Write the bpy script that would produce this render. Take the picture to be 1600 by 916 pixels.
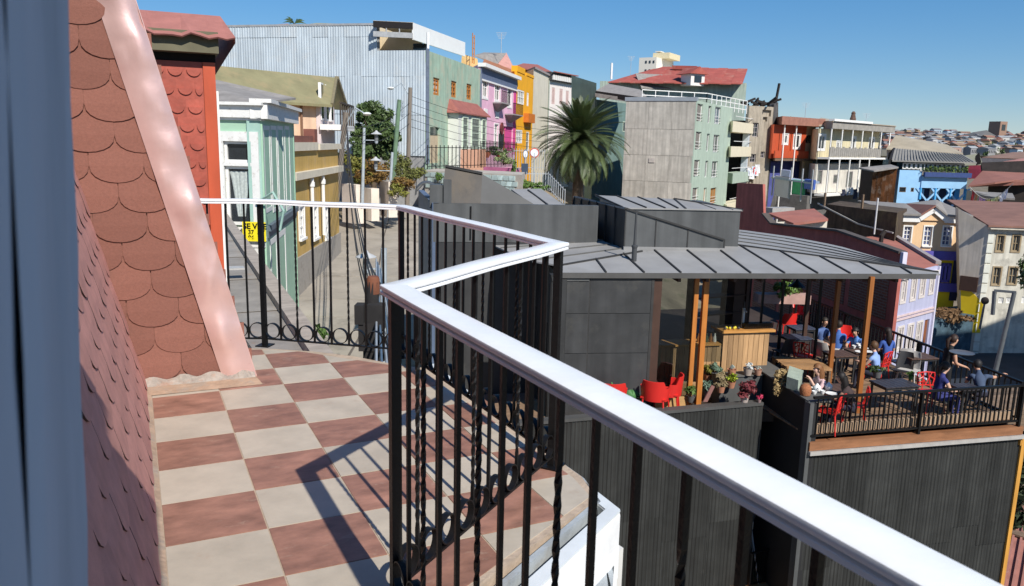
import bpy, bmesh, math, random
import numpy as np
from mathutils import Vector, Matrix, Quaternion
random.seed(11)
SC = bpy.context.scene
for o in list(bpy.data.objects): bpy.data.objects.remove(o)
COL = SC.collection
rad = math.radians

# ------------------------------------------------------------------ camera, sky, sun, exposure
F_PX, YAW, PIT, ROL = 1235.0, rad(25.68), rad(10.78), rad(1.32)
CAM = Vector((0, 0, 1.33))
_f = Vector((math.sin(YAW)*math.cos(PIT), math.cos(YAW)*math.cos(PIT), -math.sin(PIT)))
_r0 = Vector((math.cos(YAW), -math.sin(YAW), 0)); _u0 = _r0.cross(_f)
_r = _r0*math.cos(ROL) + _u0*math.sin(ROL); _u = -_r0*math.sin(ROL) + _u0*math.cos(ROL)
cd = bpy.data.cameras.new('camera'); cam = bpy.data.objects.new('camera', cd); COL.objects.link(cam)
cam.matrix_world = Matrix(((_r.x, _u.x, -_f.x, CAM.x), (_r.y, _u.y, -_f.y, CAM.y), (_r.z, _u.z, -_f.z, CAM.z), (0, 0, 0, 1)))
cd.sensor_width = 36; cd.lens = F_PX/1600*36; cd.clip_start = 0.02; cd.clip_end = 6000
cd.dof.use_dof = True; cd.dof.focus_distance = 7.0; cd.dof.aperture_fstop = 13
SC.camera = cam
SUN_TO = Vector((0.06, -1.06, 0.95)).normalized()
w = bpy.data.worlds.new('World'); SC.world = w; w.use_nodes = True
nt = w.node_tree; bg = nt.nodes['Background']
sky = nt.nodes.new('ShaderNodeTexSky'); sky.sky_type = 'NISHITA'; sky.sun_disc = False
sky.sun_elevation = math.asin(SUN_TO.z); sky.sun_rotation = math.atan2(SUN_TO.x, SUN_TO.y)
sky.altitude = 0; sky.air_density = 1.0; sky.dust_density = 0.0; sky.ozone_density = 10.0
gm_ = nt.nodes.new('ShaderNodeGamma'); gm_.inputs[1].default_value = .66; hs_ = nt.nodes.new('ShaderNodeHueSaturation'); hs_.inputs['Saturation'].default_value = 1.36; hs_.inputs['Value'].default_value = 1.10; hs_.inputs['Hue'].default_value = .504
nt.links.new(sky.outputs[0], gm_.inputs[0]); nt.links.new(gm_.outputs[0], hs_.inputs['Color']); nt.links.new(hs_.outputs[0], bg.inputs[0]); bg.inputs[1].default_value = 0.15
sd = bpy.data.lights.new('sun', 'SUN'); sd.energy = 4.9; sd.angle = rad(0.5); sd.color = (1, 0.95, 0.87)
so = bpy.data.objects.new('sun', sd); COL.objects.link(so); so.rotation_euler = (-SUN_TO).to_track_quat('-Z', 'Y').to_euler()
SC.view_settings.view_transform = 'Standard'; SC.view_settings.look = 'None'
SC.view_settings.exposure = 0.22; SC.view_settings.gamma = 1.0
SC.cycles.max_bounces = 8; SC.cycles.transparent_max_bounces = 16

# ------------------------------------------------------------------ survey: photo pixel -> point at a real distance
def ray(x, y): return _f*F_PX + _r*(x-800) - _u*(y-458)
def Z(x, y, z):
    d = ray(x, y); return CAM + d*((z-CAM.z)/d.z)
def D(x, y, dist):
    d = ray(x, y); return CAM + d*(dist/math.hypot(d.x, d.y))
def PL(x, y, p, n):
    d = ray(x, y); n = Vector(n); return CAM + d*((Vector(p)-CAM).dot(n)/d.dot(n))
def P3(x, y, a, b, c): return PL(x, y, a, (b-a).cross(c-a))
def unit(v): return v.normalized()

# ------------------------------------------------------------------ materials
_M = {}
def M(name, col=(.5, .5, .5), rough=.75, var=.15, scale=4.0, bump=.0, bscale=40.0, metal=0.0, dirt=None, stretch=(1, 1, 1), rnd=.0, spec=.4, streak=0.0):
    if name in _M: return _M[name]
    m = bpy.data.materials.new(name); m.use_nodes = True; t = m.node_tree; N = t.nodes; L = t.links
    b = N['Principled BSDF']; b.inputs['Roughness'].default_value = rough; b.inputs['Metallic'].default_value = metal
    b.inputs['Specular IOR Level'].default_value = spec
    tc = N.new('ShaderNodeTexCoord'); mp = N.new('ShaderNodeMapping'); mp.inputs['Scale'].default_value = stretch
    oi = N.new('ShaderNodeObjectInfo'); va = N.new('ShaderNodeVectorMath'); va.operation = 'ADD'
    sc_ = N.new('ShaderNodeVectorMath'); sc_.operation = 'SCALE'; sc_.inputs[0].default_value = (17.3, 9.1, 23.7)
    L.new(oi.outputs['Random'], sc_.inputs['Scale']); L.new(tc.outputs['Object'], va.inputs[0]); L.new(sc_.outputs[0], va.inputs[1])
    L.new(va.outputs[0], mp.inputs['Vector'])
    n1 = N.new('ShaderNodeTexNoise'); n1.inputs['Scale'].default_value = scale; n1.inputs['Detail'].default_value = 6; n1.inputs['Roughness'].default_value = .62
    L.new(mp.outputs[0], n1.inputs['Vector'])
    mr = N.new('ShaderNodeMapRange'); mr.inputs[1].default_value = .3; mr.inputs[2].default_value = .7
    mr.inputs[3].default_value = 1-var; mr.inputs[4].default_value = 1+var; L.new(n1.outputs['Fac'], mr.inputs[0])
    val = mr.outputs[0]
    if rnd:
        r2 = N.new('ShaderNodeMapRange'); r2.inputs[3].default_value = 1-rnd; r2.inputs[4].default_value = 1+rnd
        L.new(oi.outputs['Random'], r2.inputs[0]); mu = N.new('ShaderNodeMath'); mu.operation = 'MULTIPLY'
        L.new(val, mu.inputs[0]); L.new(r2.outputs[0], mu.inputs[1]); val = mu.outputs[0]
    if streak:
        m3 = N.new('ShaderNodeMapping'); m3.inputs['Scale'].default_value = (1, 1, .06); L.new(va.outputs[0], m3.inputs['Vector'])
        n3 = N.new('ShaderNodeTexNoise'); n3.inputs['Scale'].default_value = 5; n3.inputs['Detail'].default_value = 5; L.new(m3.outputs[0], n3.inputs['Vector'])
        r3 = N.new('ShaderNodeMapRange'); r3.inputs[1].default_value = .35; r3.inputs[2].default_value = .7
        r3.inputs[3].default_value = 1+streak*.3; r3.inputs[4].default_value = 1-streak; L.new(n3.outputs['Fac'], r3.inputs[0])
        mu = N.new('ShaderNodeMath'); mu.operation = 'MULTIPLY'; L.new(val, mu.inputs[0]); L.new(r3.outputs[0], mu.inputs[1]); val = mu.outputs[0]
    vm = N.new('ShaderNodeVectorMath'); vm.operation = 'SCALE'; vm.inputs[0].default_value = col; L.new(val, vm.inputs['Scale'])
    out = vm.outputs[0]
    if dirt:
        n2 = N.new('ShaderNodeTexNoise'); n2.inputs['Scale'].default_value = dirt[2]; n2.inputs['Detail'].default_value = 8; n2.inputs['Roughness'].default_value = .7
        L.new(mp.outputs[0], n2.inputs['Vector'])
        cr = N.new('ShaderNodeMapRange'); cr.inputs[1].default_value = dirt[3] if len(dirt) > 3 else .5; cr.inputs[2].default_value = cr.inputs[1].default_value+.12
        cr.inputs[4].default_value = dirt[1]; L.new(n2.outputs['Fac'], cr.inputs[0])
        mx = N.new('ShaderNodeMix'); mx.data_type = 'RGBA'; L.new(cr.outputs[0], mx.inputs[0]); L.new(out, mx.inputs[6]); mx.inputs[7].default_value = (*dirt[0], 1)
        out = mx.outputs[2]
    L.new(out, b.inputs['Base Color'])
    if bump:
        nb = N.new('ShaderNodeTexNoise'); nb.inputs['Scale'].default_value = bscale; nb.inputs['Detail'].default_value = 4; L.new(mp.outputs[0], nb.inputs['Vector'])
        bp = N.new('ShaderNodeBump'); bp.inputs['Strength'].default_value = bump; bp.inputs['Distance'].default_value = .02
        L.new(nb.outputs['Fac'], bp.inputs['Height']); L.new(bp.outputs[0], b.inputs['Normal'])
    _M[name] = m; return m

def glass(name, tint=(.8, .85, .85), amount=.75):
    if name in _M: return _M[name]
    m = bpy.data.materials.new(name); m.use_nodes = True; t = m.node_tree; N = t.nodes; L = t.links
    N.remove(N['Principled BSDF']); o = N['Material Output']
    tr = N.new('ShaderNodeBsdfTransparent'); tr.inputs[0].default_value = (*[c*amount for c in tint], 1)
    gl = N.new('ShaderNodeBsdfGlossy'); gl.inputs['Roughness'].default_value = .02
    fr = N.new('ShaderNodeFresnel'); fr.inputs[0].default_value = 1.5
    mx = N.new('ShaderNodeMixShader'); L.new(fr.outputs[0], mx.inputs[0]); L.new(tr.outputs[0], mx.inputs[1]); L.new(gl.outputs[0], mx.inputs[2]); L.new(mx.outputs[0], o.inputs[0])
    _M[name] = m; return m

# ------------------------------------------------------------------ mesh building
ORG = {}
def new_obj(name, me, parent=None):
    o = bpy.data.objects.new(name, me); COL.objects.link(o)
    if parent is not None: o.parent = parent
    return o
def tag(o, label=None, cat=None, group=None, kind=None):
    if label: o['label'] = label
    if cat: o['category'] = cat
    if group: o['group'] = group
    if kind: o['kind'] = kind
    return o
def T(name, label, cat, loc=(0, 0, 0), group=None, rotz=0):
    o = bpy.data.objects.new(name, None); COL.objects.link(o); o.empty_display_size = .1
    o.location = loc; o.rotation_euler = (0, 0, rotz); ORG[o.name] = Vector(loc); return tag(o, label, cat, group)
def org_of(o):
    while o.parent is not None: o = o.parent
    return ORG.get(o.name, Vector((0, 0, 0)))

class MB:
    def __init__(s): s.v = []; s.f = []; s.mi = []; s.m = 0
    def add(s, vs, fs):
        b = len(s.v); s.v += [tuple(v) for v in vs]
        for f in fs: s.f.append(tuple(b+i for i in f)); s.mi.append(s.m)
        return s
    def box8(s, p):   # p: 4 bottom, 4 top
        return s.add(p, [(0, 3, 2, 1), (4, 5, 6, 7), (0, 1, 5, 4), (1, 2, 6, 5), (2, 3, 7, 6), (3, 0, 4, 7)])
    def box(s, a, b):
        x0, y0, z0 = a; x1, y1, z1 = b
        return s.box8([(x0, y0, z0), (x1, y0, z0), (x1, y1, z0), (x0, y1, z0), (x0, y0, z1), (x1, y0, z1), (x1, y1, z1), (x0, y1, z1)])
    def obox(s, c, ux, uy, uz, hx, hy, hz):
        c = Vector(c); X = Vector(ux)*hx; Y = Vector(uy)*hy; W = Vector(uz)*hz
        return s.box8([c-X-Y-W, c+X-Y-W, c+X+Y-W, c-X+Y-W, c-X-Y+W, c+X-Y+W, c+X+Y+W, c-X+Y+W])
    def beam(s, a, b, wd, ht, up=(0, 0, 1)):
        a = Vector(a); b = Vector(b); d = unit(b-a); up = Vector(up)
        x = d.cross(up)
        if x.length < 1e-4: x = d.cross(Vector((1, 0, 0)))
        x = unit(x); y = unit(x.cross(d))
        X = x*wd/2; Y = y*ht/2
        return s.box8([a-X-Y, a+X-Y, b+X-Y, b-X-Y, a-X+Y, a+X+Y, b+X+Y, b-X+Y])
    def tube(s, pts, r, n=8, cap=True):
        pts = [Vector(p) for p in pts]; k = len(pts); rr = r if isinstance(r, (list, tuple)) else [r]*k
        rings = []; prev = None
        for i, p in enumerate(pts):
            d = unit((pts[min(i+1, k-1)]-pts[max(i-1, 0)]))
            if prev is None:
                x = d.cross(Vector((0, 0, 1)))
                if x.length < 1e-3: x = d.cross(Vector((1, 0, 0)))
            else: x = prev - d*prev.dot(d)
            x = unit(x); prev = x; y = d.cross(x)
            rings.append([p + (x*math.cos(2*math.pi*j/n)+y*math.sin(2*math.pi*j/n))*rr[i] for j in range(n)])
        vs = [v for R in rings for v in R]; fs = []
        for i in range(k-1):
            for j in range(n): fs.append((i*n+j, i*n+(j+1) % n, (i+1)*n+(j+1) % n, (i+1)*n+j))
        if cap: fs.append(tuple(range(n-1, -1, -1))); fs.append(tuple((k-1)*n+j for j in range(n)))
        return s.add(vs, fs)
    def prism(s, poly, vec):     # planar polygon extruded by vec
        n = len(poly); vec = Vector(vec); p = [Vector(q) for q in poly]; q = [a+vec for a in p]
        return s.add(p+q, [tuple(range(n)), tuple(range(2*n-1, n-1, -1))]+[(i, i+n, (i+1) % n+n, (i+1) % n) for i in range(n)])
    def face(s, poly): return s.add(poly, [tuple(range(len(poly)))])
    def ball(s, c, r, nu=8, nv=6, sq=(1, 1, 1)):
        c = Vector(c); vs = [c+Vector((0, 0, r*sq[2]))]; fs = []
        for i in range(1, nv):
            a = math.pi*i/nv
            for j in range(nu):
                b = 2*math.pi*j/nu; vs.append(c+Vector((r*sq[0]*math.sin(a)*math.cos(b), r*sq[1]*math.sin(a)*math.sin(b), r*sq[2]*math.cos(a))))
        vs.append(c-Vector((0, 0, r*sq[2]))); e = len(vs)-1
        for j in range(nu):
            fs.append((0, 1+j, 1+(j+1) % nu)); fs.append((e, e-nu+(j+1) % nu, e-nu+j))
            for i in range(nv-2): fs.append((1+i*nu+j, 1+(i+1)*nu+j, 1+(i+1)*nu+(j+1) % nu, 1+i*nu+(j+1) % nu))
        return s.add(vs, fs)
    def lathe(s, c, prof, n=12):  # prof: (r, z)
        c = Vector(c); vs = []; fs = []; k = len(prof)
        for r, z in prof:
            for j in range(n): vs.append(c+Vector((r*math.cos(2*math.pi*j/n), r*math.sin(2*math.pi*j/n), z)))
        for i in range(k-1):
            for j in range(n): fs.append((i*n+j, i*n+(j+1) % n, (i+1)*n+(j+1) % n, (i+1)*n+j))
        fs.append(tuple(range(n-1, -1, -1))); fs.append(tuple((k-1)*n+j for j in range(n)))
        return s.add(vs, fs)
    def mesh(s, name, mats, org=(0, 0, 0), smooth=None, fix=True):
        me = bpy.data.meshes.new(name); o = Vector(org)
        me.from_pydata([tuple(Vector(v)-o) for v in s.v], [], s.f)
        for m in (mats if isinstance(mats, (list, tuple)) else [mats]): me.materials.append(m)
        if any(s.mi): me.polygons.foreach_set('material_index', s.mi)
        if fix:
            bm = bmesh.new(); bm.from_mesh(me); bmesh.ops.recalc_face_normals(bm, faces=bm.faces); bm.to_mesh(me); bm.free()
        if smooth is not None:
            me.polygons.foreach_set('use_smooth', [True]*len(me.polygons)); me.set_sharp_from_angle(angle=rad(smooth))
        me.update(); return me
    def build(s, name, mats, parent=None, smooth=None, org=None, fix=True):
        if parent is not None: return new_obj(name, s.mesh(name, mats, org_of(parent), smooth, fix), parent)
        o = new_obj(name, s.mesh(name, mats, org or (0, 0, 0), smooth, fix)); o.location = org or (0, 0, 0); ORG[o.name] = Vector(org or (0, 0, 0)); return o

def inst(name, me, parent, mat):
    """a piece that shares its mesh with others; mat in world space, thing at unrotated origin"""
    o = new_obj(name, me, parent); m = mat.copy(); m.translation = m.translation - (org_of(parent) if parent else Vector((0, 0, 0)))
    o.matrix_local = m; return o

def frame_m(p, x, y, z):
    return Matrix(((x[0], y[0], z[0], p[0]), (x[1], y[1], z[1], p[1]), (x[2], y[2], z[2], p[2]), (0, 0, 0, 1)))

class Fac:
    """a vertical wall plane: s along it, z up, out towards the viewer"""
    def __init__(s, A, B):
        s.o = Vector((A[0], A[1], 0)); d = Vector((B[0]-A[0], B[1]-A[1], 0)); s.len = d.length; s.t = unit(d)
        n = Vector((s.t.y, -s.t.x, 0))
        if n.dot(CAM-s.o) < 0: n = -n
        s.n = n; m = s.o+s.t*(s.len*.5)-CAM; m.z = 0; m = unit(m); s.dv = -n if m.dot(-n) > .9 else unit(m*.8-n*.2)
    def P(s, sv, z, out=0): return s.o+s.t*sv+s.n*out+Vector((0, 0, z))
    def sz(s, x, y):
        p = PL(x, y, s.o, s.n); return (p-s.o).dot(s.t), p.z
    def px(s, x, y, out=0):
        a, z = s.sz(x, y); return s.P(a, z, out)
    def rect(s, x0, y0, x1, y1):
        a = s.sz(x0, y0); b = s.sz(x0, y1); c = s.sz(x1, y0); d = s.sz(x1, y1); m = .5
        return (a[0]+b[0])*m, (c[0]+d[0])*m, (b[1]+d[1])*m, (a[1]+c[1])*m
    def box(s, mb, s0, s1, z0, z1, o0, o1):
        if o1 < -.5 and o0 > -.5:
            k = s.dv*(o0-o1); f = [s.P(s0, z0, o0), s.P(s1, z0, o0), s.P(s1, z1, o0), s.P(s0, z1, o0)]
            return mb.prism(f, k)
        return mb.box8([s.P(s0, z0, o1), s.P(s1, z0, o1), s.P(s1, z0, o0), s.P(s0, z0, o0), s.P(s0, z1, o1), s.P(s1, z1, o1), s.P(s1, z1, o0), s.P(s0, z1, o0)])
    def wall(s, parent, name, mat, s0, s1, z0, z1, holes=(), thick=.18, depth=6.0):
        mb = MB(); S = sorted({s0, s1, *[h[0] for h in holes], *[h[1] for h in holes]}); S = [v for v in S if s0 <= v <= s1]
        for a, b in zip(S, S[1:]):
            if b-a < 1e-4: continue
            cut = sorted([(max(h[2], z0), min(h[3], z1)) for h in holes if h[0] < (a+b)/2 < h[1]]); z = z0
            for h0, h1 in cut:
                if h0 > z: s.box(mb, a, b, z, h0, 0, -thick)
                z = max(z, h1)
            if z < z1: s.box(mb, a, b, z, z1, 0, -thick)
        s.box(mb, s0+.002, s1-.002, z0, z1-.003, -thick-.001, -depth)
        return mb.build(name, mat, parent)
    def window(s, parent, h, fm, pm, fw=.07, mull=(2, 2), rec=.1, sill=None, trim=None, tw=.1, lab=None, name='window'):
        s0, s1, z0, z1 = h; mb = MB(); o0, o1 = -rec+.03, -rec-.03
        s.box(mb, s0, s0+fw, z0, z1, o0, o1); s.box(mb, s1-fw, s1, z0, z1, o0, o1)
        s.box(mb, s0+fw, s1-fw, z0, z0+fw, o0, o1); s.box(mb, s0+fw, s1-fw, z1-fw, z1, o0, o1)
        for i in range(1, mull[0]):
            a = s0+(s1-s0)*i/mull[0]; s.box(mb, a-fw*.32, a+fw*.32, z0+fw, z1-fw, o0-.008, o1)
        for i in range(1, mull[1]):
            a = z0+(z1-z0)*i/mull[1]; s.box(mb, s0+fw, s1-fw, a-fw*.32, a+fw*.32, o0-.014, o1)
        if trim:
            for a, b, c, d in ((s0-tw, s0, z0-tw, z1+tw), (s1, s1+tw, z0-tw, z1+tw), (s0, s1, z1, z1+tw), (s0, s1, z0-tw, z0)): s.box(mb, a, b, c, d, .035, -.02)
        w_ = mb.build(name, fm if not trim else (fm if fm == trim else fm), parent)
        if lab: w_['label'] = lab
        p = MB(); s.box(p, s0+.004, s1-.004, z0+.004, z1-.004, -rec-.032, -rec-.045); p.build('pane', pm, w_)
        if sill:
            q = MB(); s.box(q, s0-.06, s1+.06, z0-.08, z0-.003, .1, -.05); q.build('sill', sill, w_)
        return w_
def lev(x1, y1, d1, x2, y2):
    A = D(x1, y1, d1); B = Z(x2, y2, A.z); return Fac(A, B)
def slab(pts, th, name, mat, parent, smooth=None):
    return MB().prism(pts, (0, 0, -th)).build(name, mat, parent, smooth)

DARKPANE = M('dark pane', (.02, .025, .03), .06, .3, 2, spec=.8)
PALEPANE = M('curtained pane', (.45, .45, .42), .15, .5, 3, stretch=(4, 4, 1), spec=.6)
REDPANE = M('red curtained pane', (.3, .06, .03), .12, .5, 3, spec=.6)
BLACK = M('black iron', (.006, .006, .0065), .45, .3, 30, bump=.15, bscale=120, spec=.28)
WHITE = M('white trim paint', (.78, .77, .74), .55, .06, 5, dirt=((.5, .46, .4), .35, 9, .58))
TIMBER = M('weathered timber', (.19, .13, .085), .8, .35, 4, bump=.3, stretch=(1, 1, 8), rnd=.25)
CONC = M('concrete', (.3, .28, .25), .9, .2, 2, bump=.3, bscale=25, dirt=((.15, .135, .12), .6, 1.2, .52), streak=.3)
# ------------------------------------------------------------------ terrain and street
ctrl = [(0, 6, -4.7), (4, 20, -4.25), (6.5, 26, -3.95), (13.5, 47, -2.75), (17, 56, -1.2), (24, 70, -.9), (2, 50, 1.0), (-10, 40, 3), (-10, 10, -3), (-40, 60, 9),
        (10, 12, -9.5), (16, 10, -10), (20, 20, -9.5), (28, 30, -8.5), (37, 25, -10), (45, 30, -10.5), (34, 50, -4), (45, 62, -6), (60, 60, -8), (80, 60, -10), (60, 40, -10),
        (100, 40, -12), (40, 5, -12), (20, -10, -9), (0, -10, -4.7), (-30, -20, -2), (30, 90, 0), (60, 110, 2), (0, 100, 8), (120, 90, -14), (160, 20, -18), (15, 35, -3.9), (20, 36, -5)]
CT = np.array(ctrl)
def ground_h(x, y):
    d2 = (CT[:, 0]-x)**2+(CT[:, 1]-y)**2+.5; wgt = d2**-1.6; near = float((wgt*CT[:, 2]).sum()/wgt.sum())
    far = math.hypot(x, y)
    k = min(1, max(0, (far-110)/120)); return near*(1-k)+(-16)*k
mb = MB(); xs = [-3000, -900, -300, -120]+list(range(-80, 140, 4))+[160, 220, 400, 900, 1700, 3000]; ys = [-3000, -700, -200, -60]+list(range(-28, 136, 4))+[160, 220, 400, 900, 1700, 3000]
for y in ys:
    for x in xs: mb.v.append((x, y, ground_h(x, y)))
nx = len(xs)
for j in range(len(ys)-1):
    for i in range(nx-1): mb.f.append((j*nx+i, j*nx+i+1, (j+1)*nx+i+1, (j+1)*nx+i)); mb.mi.append(0)
tag(mb.build('ground', M('dry earth', (.2, .16, .11), .95, .35, .6, bump=.4, bscale=3, dirt=((.09, .1, .045), .8, .25, .5)), smooth=60), kind='structure')
# the street climbing away below the balcony: a strip laid over the ground, with kerb, gutters and slab joints
ST = [(Vector((-1.2, 9.0)), -4.75, 4.0, 4.5), (Vector((1.6, 14.5)), -4.5, 3.6, 4.5), (Vector((4.3, 20.5)), -4.2, 2.3, 4.0), (Vector((6.8, 26)), -3.9, 2.3, 3.2), (Vector((10.4, 36)), -3.3, 2.4, 2.6), (Vector((14.2, 47)), -2.6, 2.5, 2.8), (Vector((17.5, 53)), -1.95, 2.6, 3.0), (Vector((21.5, 58.5)), -1.35, 2.4, 2.6), (Vector((28, 67)), -1.0, 2.4, 2.6)]
SLABC = M('street concrete', (.33, .295, .245), .9, .16, .8, bump=.25, bscale=30, rnd=.07, dirt=((.2, .18, .15), .7, .7, .53))
def st_at(u):
    k = min(int(u), len(ST)-2); a = u-k
    p = ST[k][0].lerp(ST[k+1][0], a); return p, ST[k][1]*(1-a)+ST[k+1][1]*a, ST[k][2]*(1-a)+ST[k+1][2]*a, ST[k][3]*(1-a)+ST[k+1][3]*a
def st_n(u):
    a = st_at(max(u-.3, 0))[0]; b = st_at(min(u+.3, len(ST)-1.001))[0]; d = (b-a).normalized(); return Vector((d.y, -d.x))
N_ST = 22
base = MB(); edge = []
for i in range(N_ST+1):
    u = (len(ST)-1.001)*i/N_ST; p, z, wl, wr = st_at(u); n = st_n(u); edge.append((p-n*wl, p+n*wr, z, p, n))
for i in range(N_ST):
    a = edge[i]; b = edge[i+1]
    base.prism([(*(a[0]-a[4]*.6), a[2]-.02), (*(a[1]+a[4]*.6), a[2]-.02), (*(b[1]+b[4]*.6), b[2]-.02), (*(b[0]-b[4]*.6), b[2]-.02)], (0, 0, -1.5))
street = tag(base.build('street', M('street joint', (.12, .105, .09), .95)), kind='structure')
for i in range(N_ST):     # cast slabs, two across, with open joints
    a = edge[i]; b = edge[i+1]
    for q0, q1 in ((0.0, .5), (.5, 1.0)):
        def L(e, q): return e[0].lerp(e[1], q)
        g = .006; k0, k1 = .012, .988
        pa = [L(a, q0+g), L(a, q1-g), L(b, q1-g), L(b, q0+g)]; za = a[2]; zb = b[2]
        pts = [(*pa[0].lerp(pa[3], k0), za+(zb-za)*k0), (*pa[1].lerp(pa[2], k0), za+(zb-za)*k0), (*pa[2].lerp(pa[1], k0), zb-(zb-za)*k0), (*pa[3].lerp(pa[0], k0), zb-(zb-za)*k0)]
        MB().prism(pts, (0, 0, -.03)).build('paving_slab', SLABC, street)
kb = MB()
for i in range(N_ST):
    a = edge[i]; b = edge[i+1]
    kb.prism([(*(a[0]-a[4]*.02), a[2]+.12), (*(a[0]-a[4]*1.0), a[2]+.14), (*(b[0]-b[4]*1.0), b[2]+.14), (*(b[0]-b[4]*.02), b[2]+.12)], (0, 0, -.5))
tag(kb.build('pavement', M('pavement cement', (.36, .33, .29), .9, .2, 1.5, bump=.2, dirt=((.2, .18, .15), .6, 1.5))), kind='structure')
kb = MB()
for i in range(N_ST):
    a = edge[i]; b = edge[i+1]
    kb.prism([(*(a[1]+a[4]*.02), a[2]+.12), (*(a[1]+a[4]*1.3), a[2]+.14), (*(b[1]+b[4]*1.3), b[2]+.14), (*(b[1]+b[4]*.02), b[2]+.12)], (0, 0, -.5))
tag(kb.build('red_pavement', M('red pavement', (.3, .15, .11), .9, .2, 2, bump=.2)), kind='structure')
# ------------------------------------------------------------------ the balcony: slab, tiles, ledges
TS = .33
def clip(poly, reg):
    out = poly
    for i in range(len(reg)):
        a = reg[i]; b = reg[(i+1) % len(reg)]; inp = out; out = []
        if not inp: return []
        side = lambda p: (b[0]-a[0])*(p[1]-a[1])-(b[1]-a[1])*(p[0]-a[0])
        for k in range(len(inp)):
            p = inp[k]; q = inp[(k+1) % len(inp)]; sp = side(p); sq = side(q)
            if sp >= 0: out.append(p)
            if (sp >= 0) != (sq >= 0):
                t = sp/(sp-sq); out.append((p[0]+(q[0]-p[0])*t, p[1]+(q[1]-p[1])*t))
    return out
R1 = [(.028, -.6), (.86, -.6), (.86, 1.978), (.028, 1.978)]
R2 = [(.028, 1.978), (.75, 1.978), (1.52, 2.425), (1.545, 2.6), (1.475, 4.28), (1.335, 4.44), (1.16, 4.70), (.95, 4.9), (.72, 5.06), (.50, 5.12), (.028, 5.12)]
fl = MB(); fl.prism([(x, y, -.0035) for x, y in [(-.02, -.6), (.9, -.6), (.9, 1.98), (.75, 1.955), (1.535, 2.40), (1.585, 2.6), (1.53, 4.3), (1.36, 4.47), (1.18, 4.73), (.97, 4.93), (.73, 5.09), (.5, 5.2), (-.02, 5.2)]], (0, 0, -.3))
floor = tag(fl.build('balcony_floor', M('grout cement', (.42, .33, .25), .95, .15, 12, bump=.3)), kind='structure')
BROWN = M('brown tile', (.275, .14, .10), .5, .34, 7, bump=.05, rnd=.10, dirt=((.46, .34, .26), .5, 9, .60), spec=.35, stretch=(1, 1.8, 1))
CREAM = M('cream tile', (.44, .385, .31), .5, .12, 6, bump=.04, rnd=.05, dirt=((.36, .25, .18), .55, 5, .62), spec=.35)
for i in range(-1, 6):
    for j in range(-14, 3):
        x0, y0 = (i+.07)*TS, (j+12.995)*TS; g = .0028; sq = [(x0+g, y0+g), (x0+TS-g, y0+g), (x0+TS-g, y0+TS-g), (x0+g, y0+TS-g)]
        for reg in (R1, R2):
            p = clip(sq, reg)
            if len(p) < 3: continue
            dz = random.uniform(-.0008, .0008)
            MB().prism([(a, b, dz) for a, b in p], (0, 0, -.003)).build('tile', BROWN if (i+j) % 2 else CREAM, floor)
edge_l = [(.88, 1.975), (1.52, 2.392), (1.570, 2.6), (1.517, 4.3), (1.35, 4.46), (1.17, 4.72), (.96, 4.92), (.72, 5.08)]
q = MB()
for a, c in zip([(.9, -.6)]+edge_l, edge_l): q.prism([(a[0], a[1], -.006), (c[0], c[1], -.006), (c[0]+.02, c[1]-.012, -.006), (a[0]+.02, a[1]-.012, -.006)], (0, 0, -.2))
# silver-painted kerb, gutter and outer parapet round the balcony edge
SILV = M('silver waterproof paint', (.46, .5, .52), .5, .25, 3, bump=.35, bscale=14, metal=.1, dirt=((.3, .28, .24), .75, 3, .52), streak=.3)
GZ = -.012; pC, pE, pB = Z(964, 799, GZ), Z(848, 908, GZ), Z(873, 727, GZ); dE = (pE-pC).normalized(); dB = (pB-pC).normalized(); pE2 = pC+dE*1.3; pB2 = pC+dB*2.1
nE_ = Vector((dE.y, -dE.x, 0)); nE_ = nE_ if nE_.dot(Vector((1, 2.2, 0))-pC) > 0 else -nE_; nB_ = Vector((dB.y, -dB.x, 0)); nB_ = nB_ if nB_.dot(Vector((1, 2.6, 0))-pC) > 0 else -nB_
iC = pC+(dE+dB)*.05
kb = MB(); kb.prism([pE2-Vector((0, 0, .135)), pC-Vector((0, 0, .135)), pB2-Vector((0, 0, .135)), Vector((1.46, 4.35, GZ-.135)), Vector((1.53, 2.6, GZ-.135)), Vector((1.46, 2.42, GZ-.135)), Vector((.8, 1.95, GZ-.135)), Vector((.8, 1.2, GZ-.135))], (0, 0, -.06))
tag(kb.build('gutter_floor', SILV), kind='structure'); q.build('slab_edge', SILV, floor)
led = T('edge_parapet', 'silver painted gutter parapet with a white outer face beside the railing corner', 'parapet', tuple(pC))
kb = MB(); kb.prism([pC, pB2, pB2+nB_*.045, iC], (0, 0, -.5)); kb.build('gutter_wall', SILV, led)
kb = MB(); kb.prism([pC+dE*.001, pE2, pE2+nE_*.05, iC+dE*.002], (0, 0, -.5)); kb.build('front_wall', SILV, led)
WBOARD = M('white fascia board', (.8, .8, .79), .5, .05, 3, dirt=((.55, .55, .55), .3, 4, .6))
for k in range(7):   # white boards of the outer face
    zt = GZ-.012-k*.13; bd = MB(); o = -nE_*(.014+.003*(k % 2)); z_ = Vector((0, 0, zt-GZ)); bd.prism([pC+o+z_, pE2+o+z_, pE2+z_-nE_*.002, pC+z_-nE_*.002], (0, 0, -.125)); bd.build('board', WBOARD, led)
    bd = MB(); o = -nB_*(.014+.003*(k % 2)); bd.prism([pC+o+z_, pB2+o+z_, pB2+z_-nB_*.002, pC+z_-nB_*.002], (0, 0, -.125)); bd.build('board', WBOARD, led)
kb = MB(); kb.beam(pC+nE_*.012+Vector((0, 0, .004)), pE2+nE_*.012+Vector((0, 0, .004)), .05, .008); kb.build('coping', M('pale grey coping', (.62, .66, .68), .5, .1, 5), led)
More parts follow.
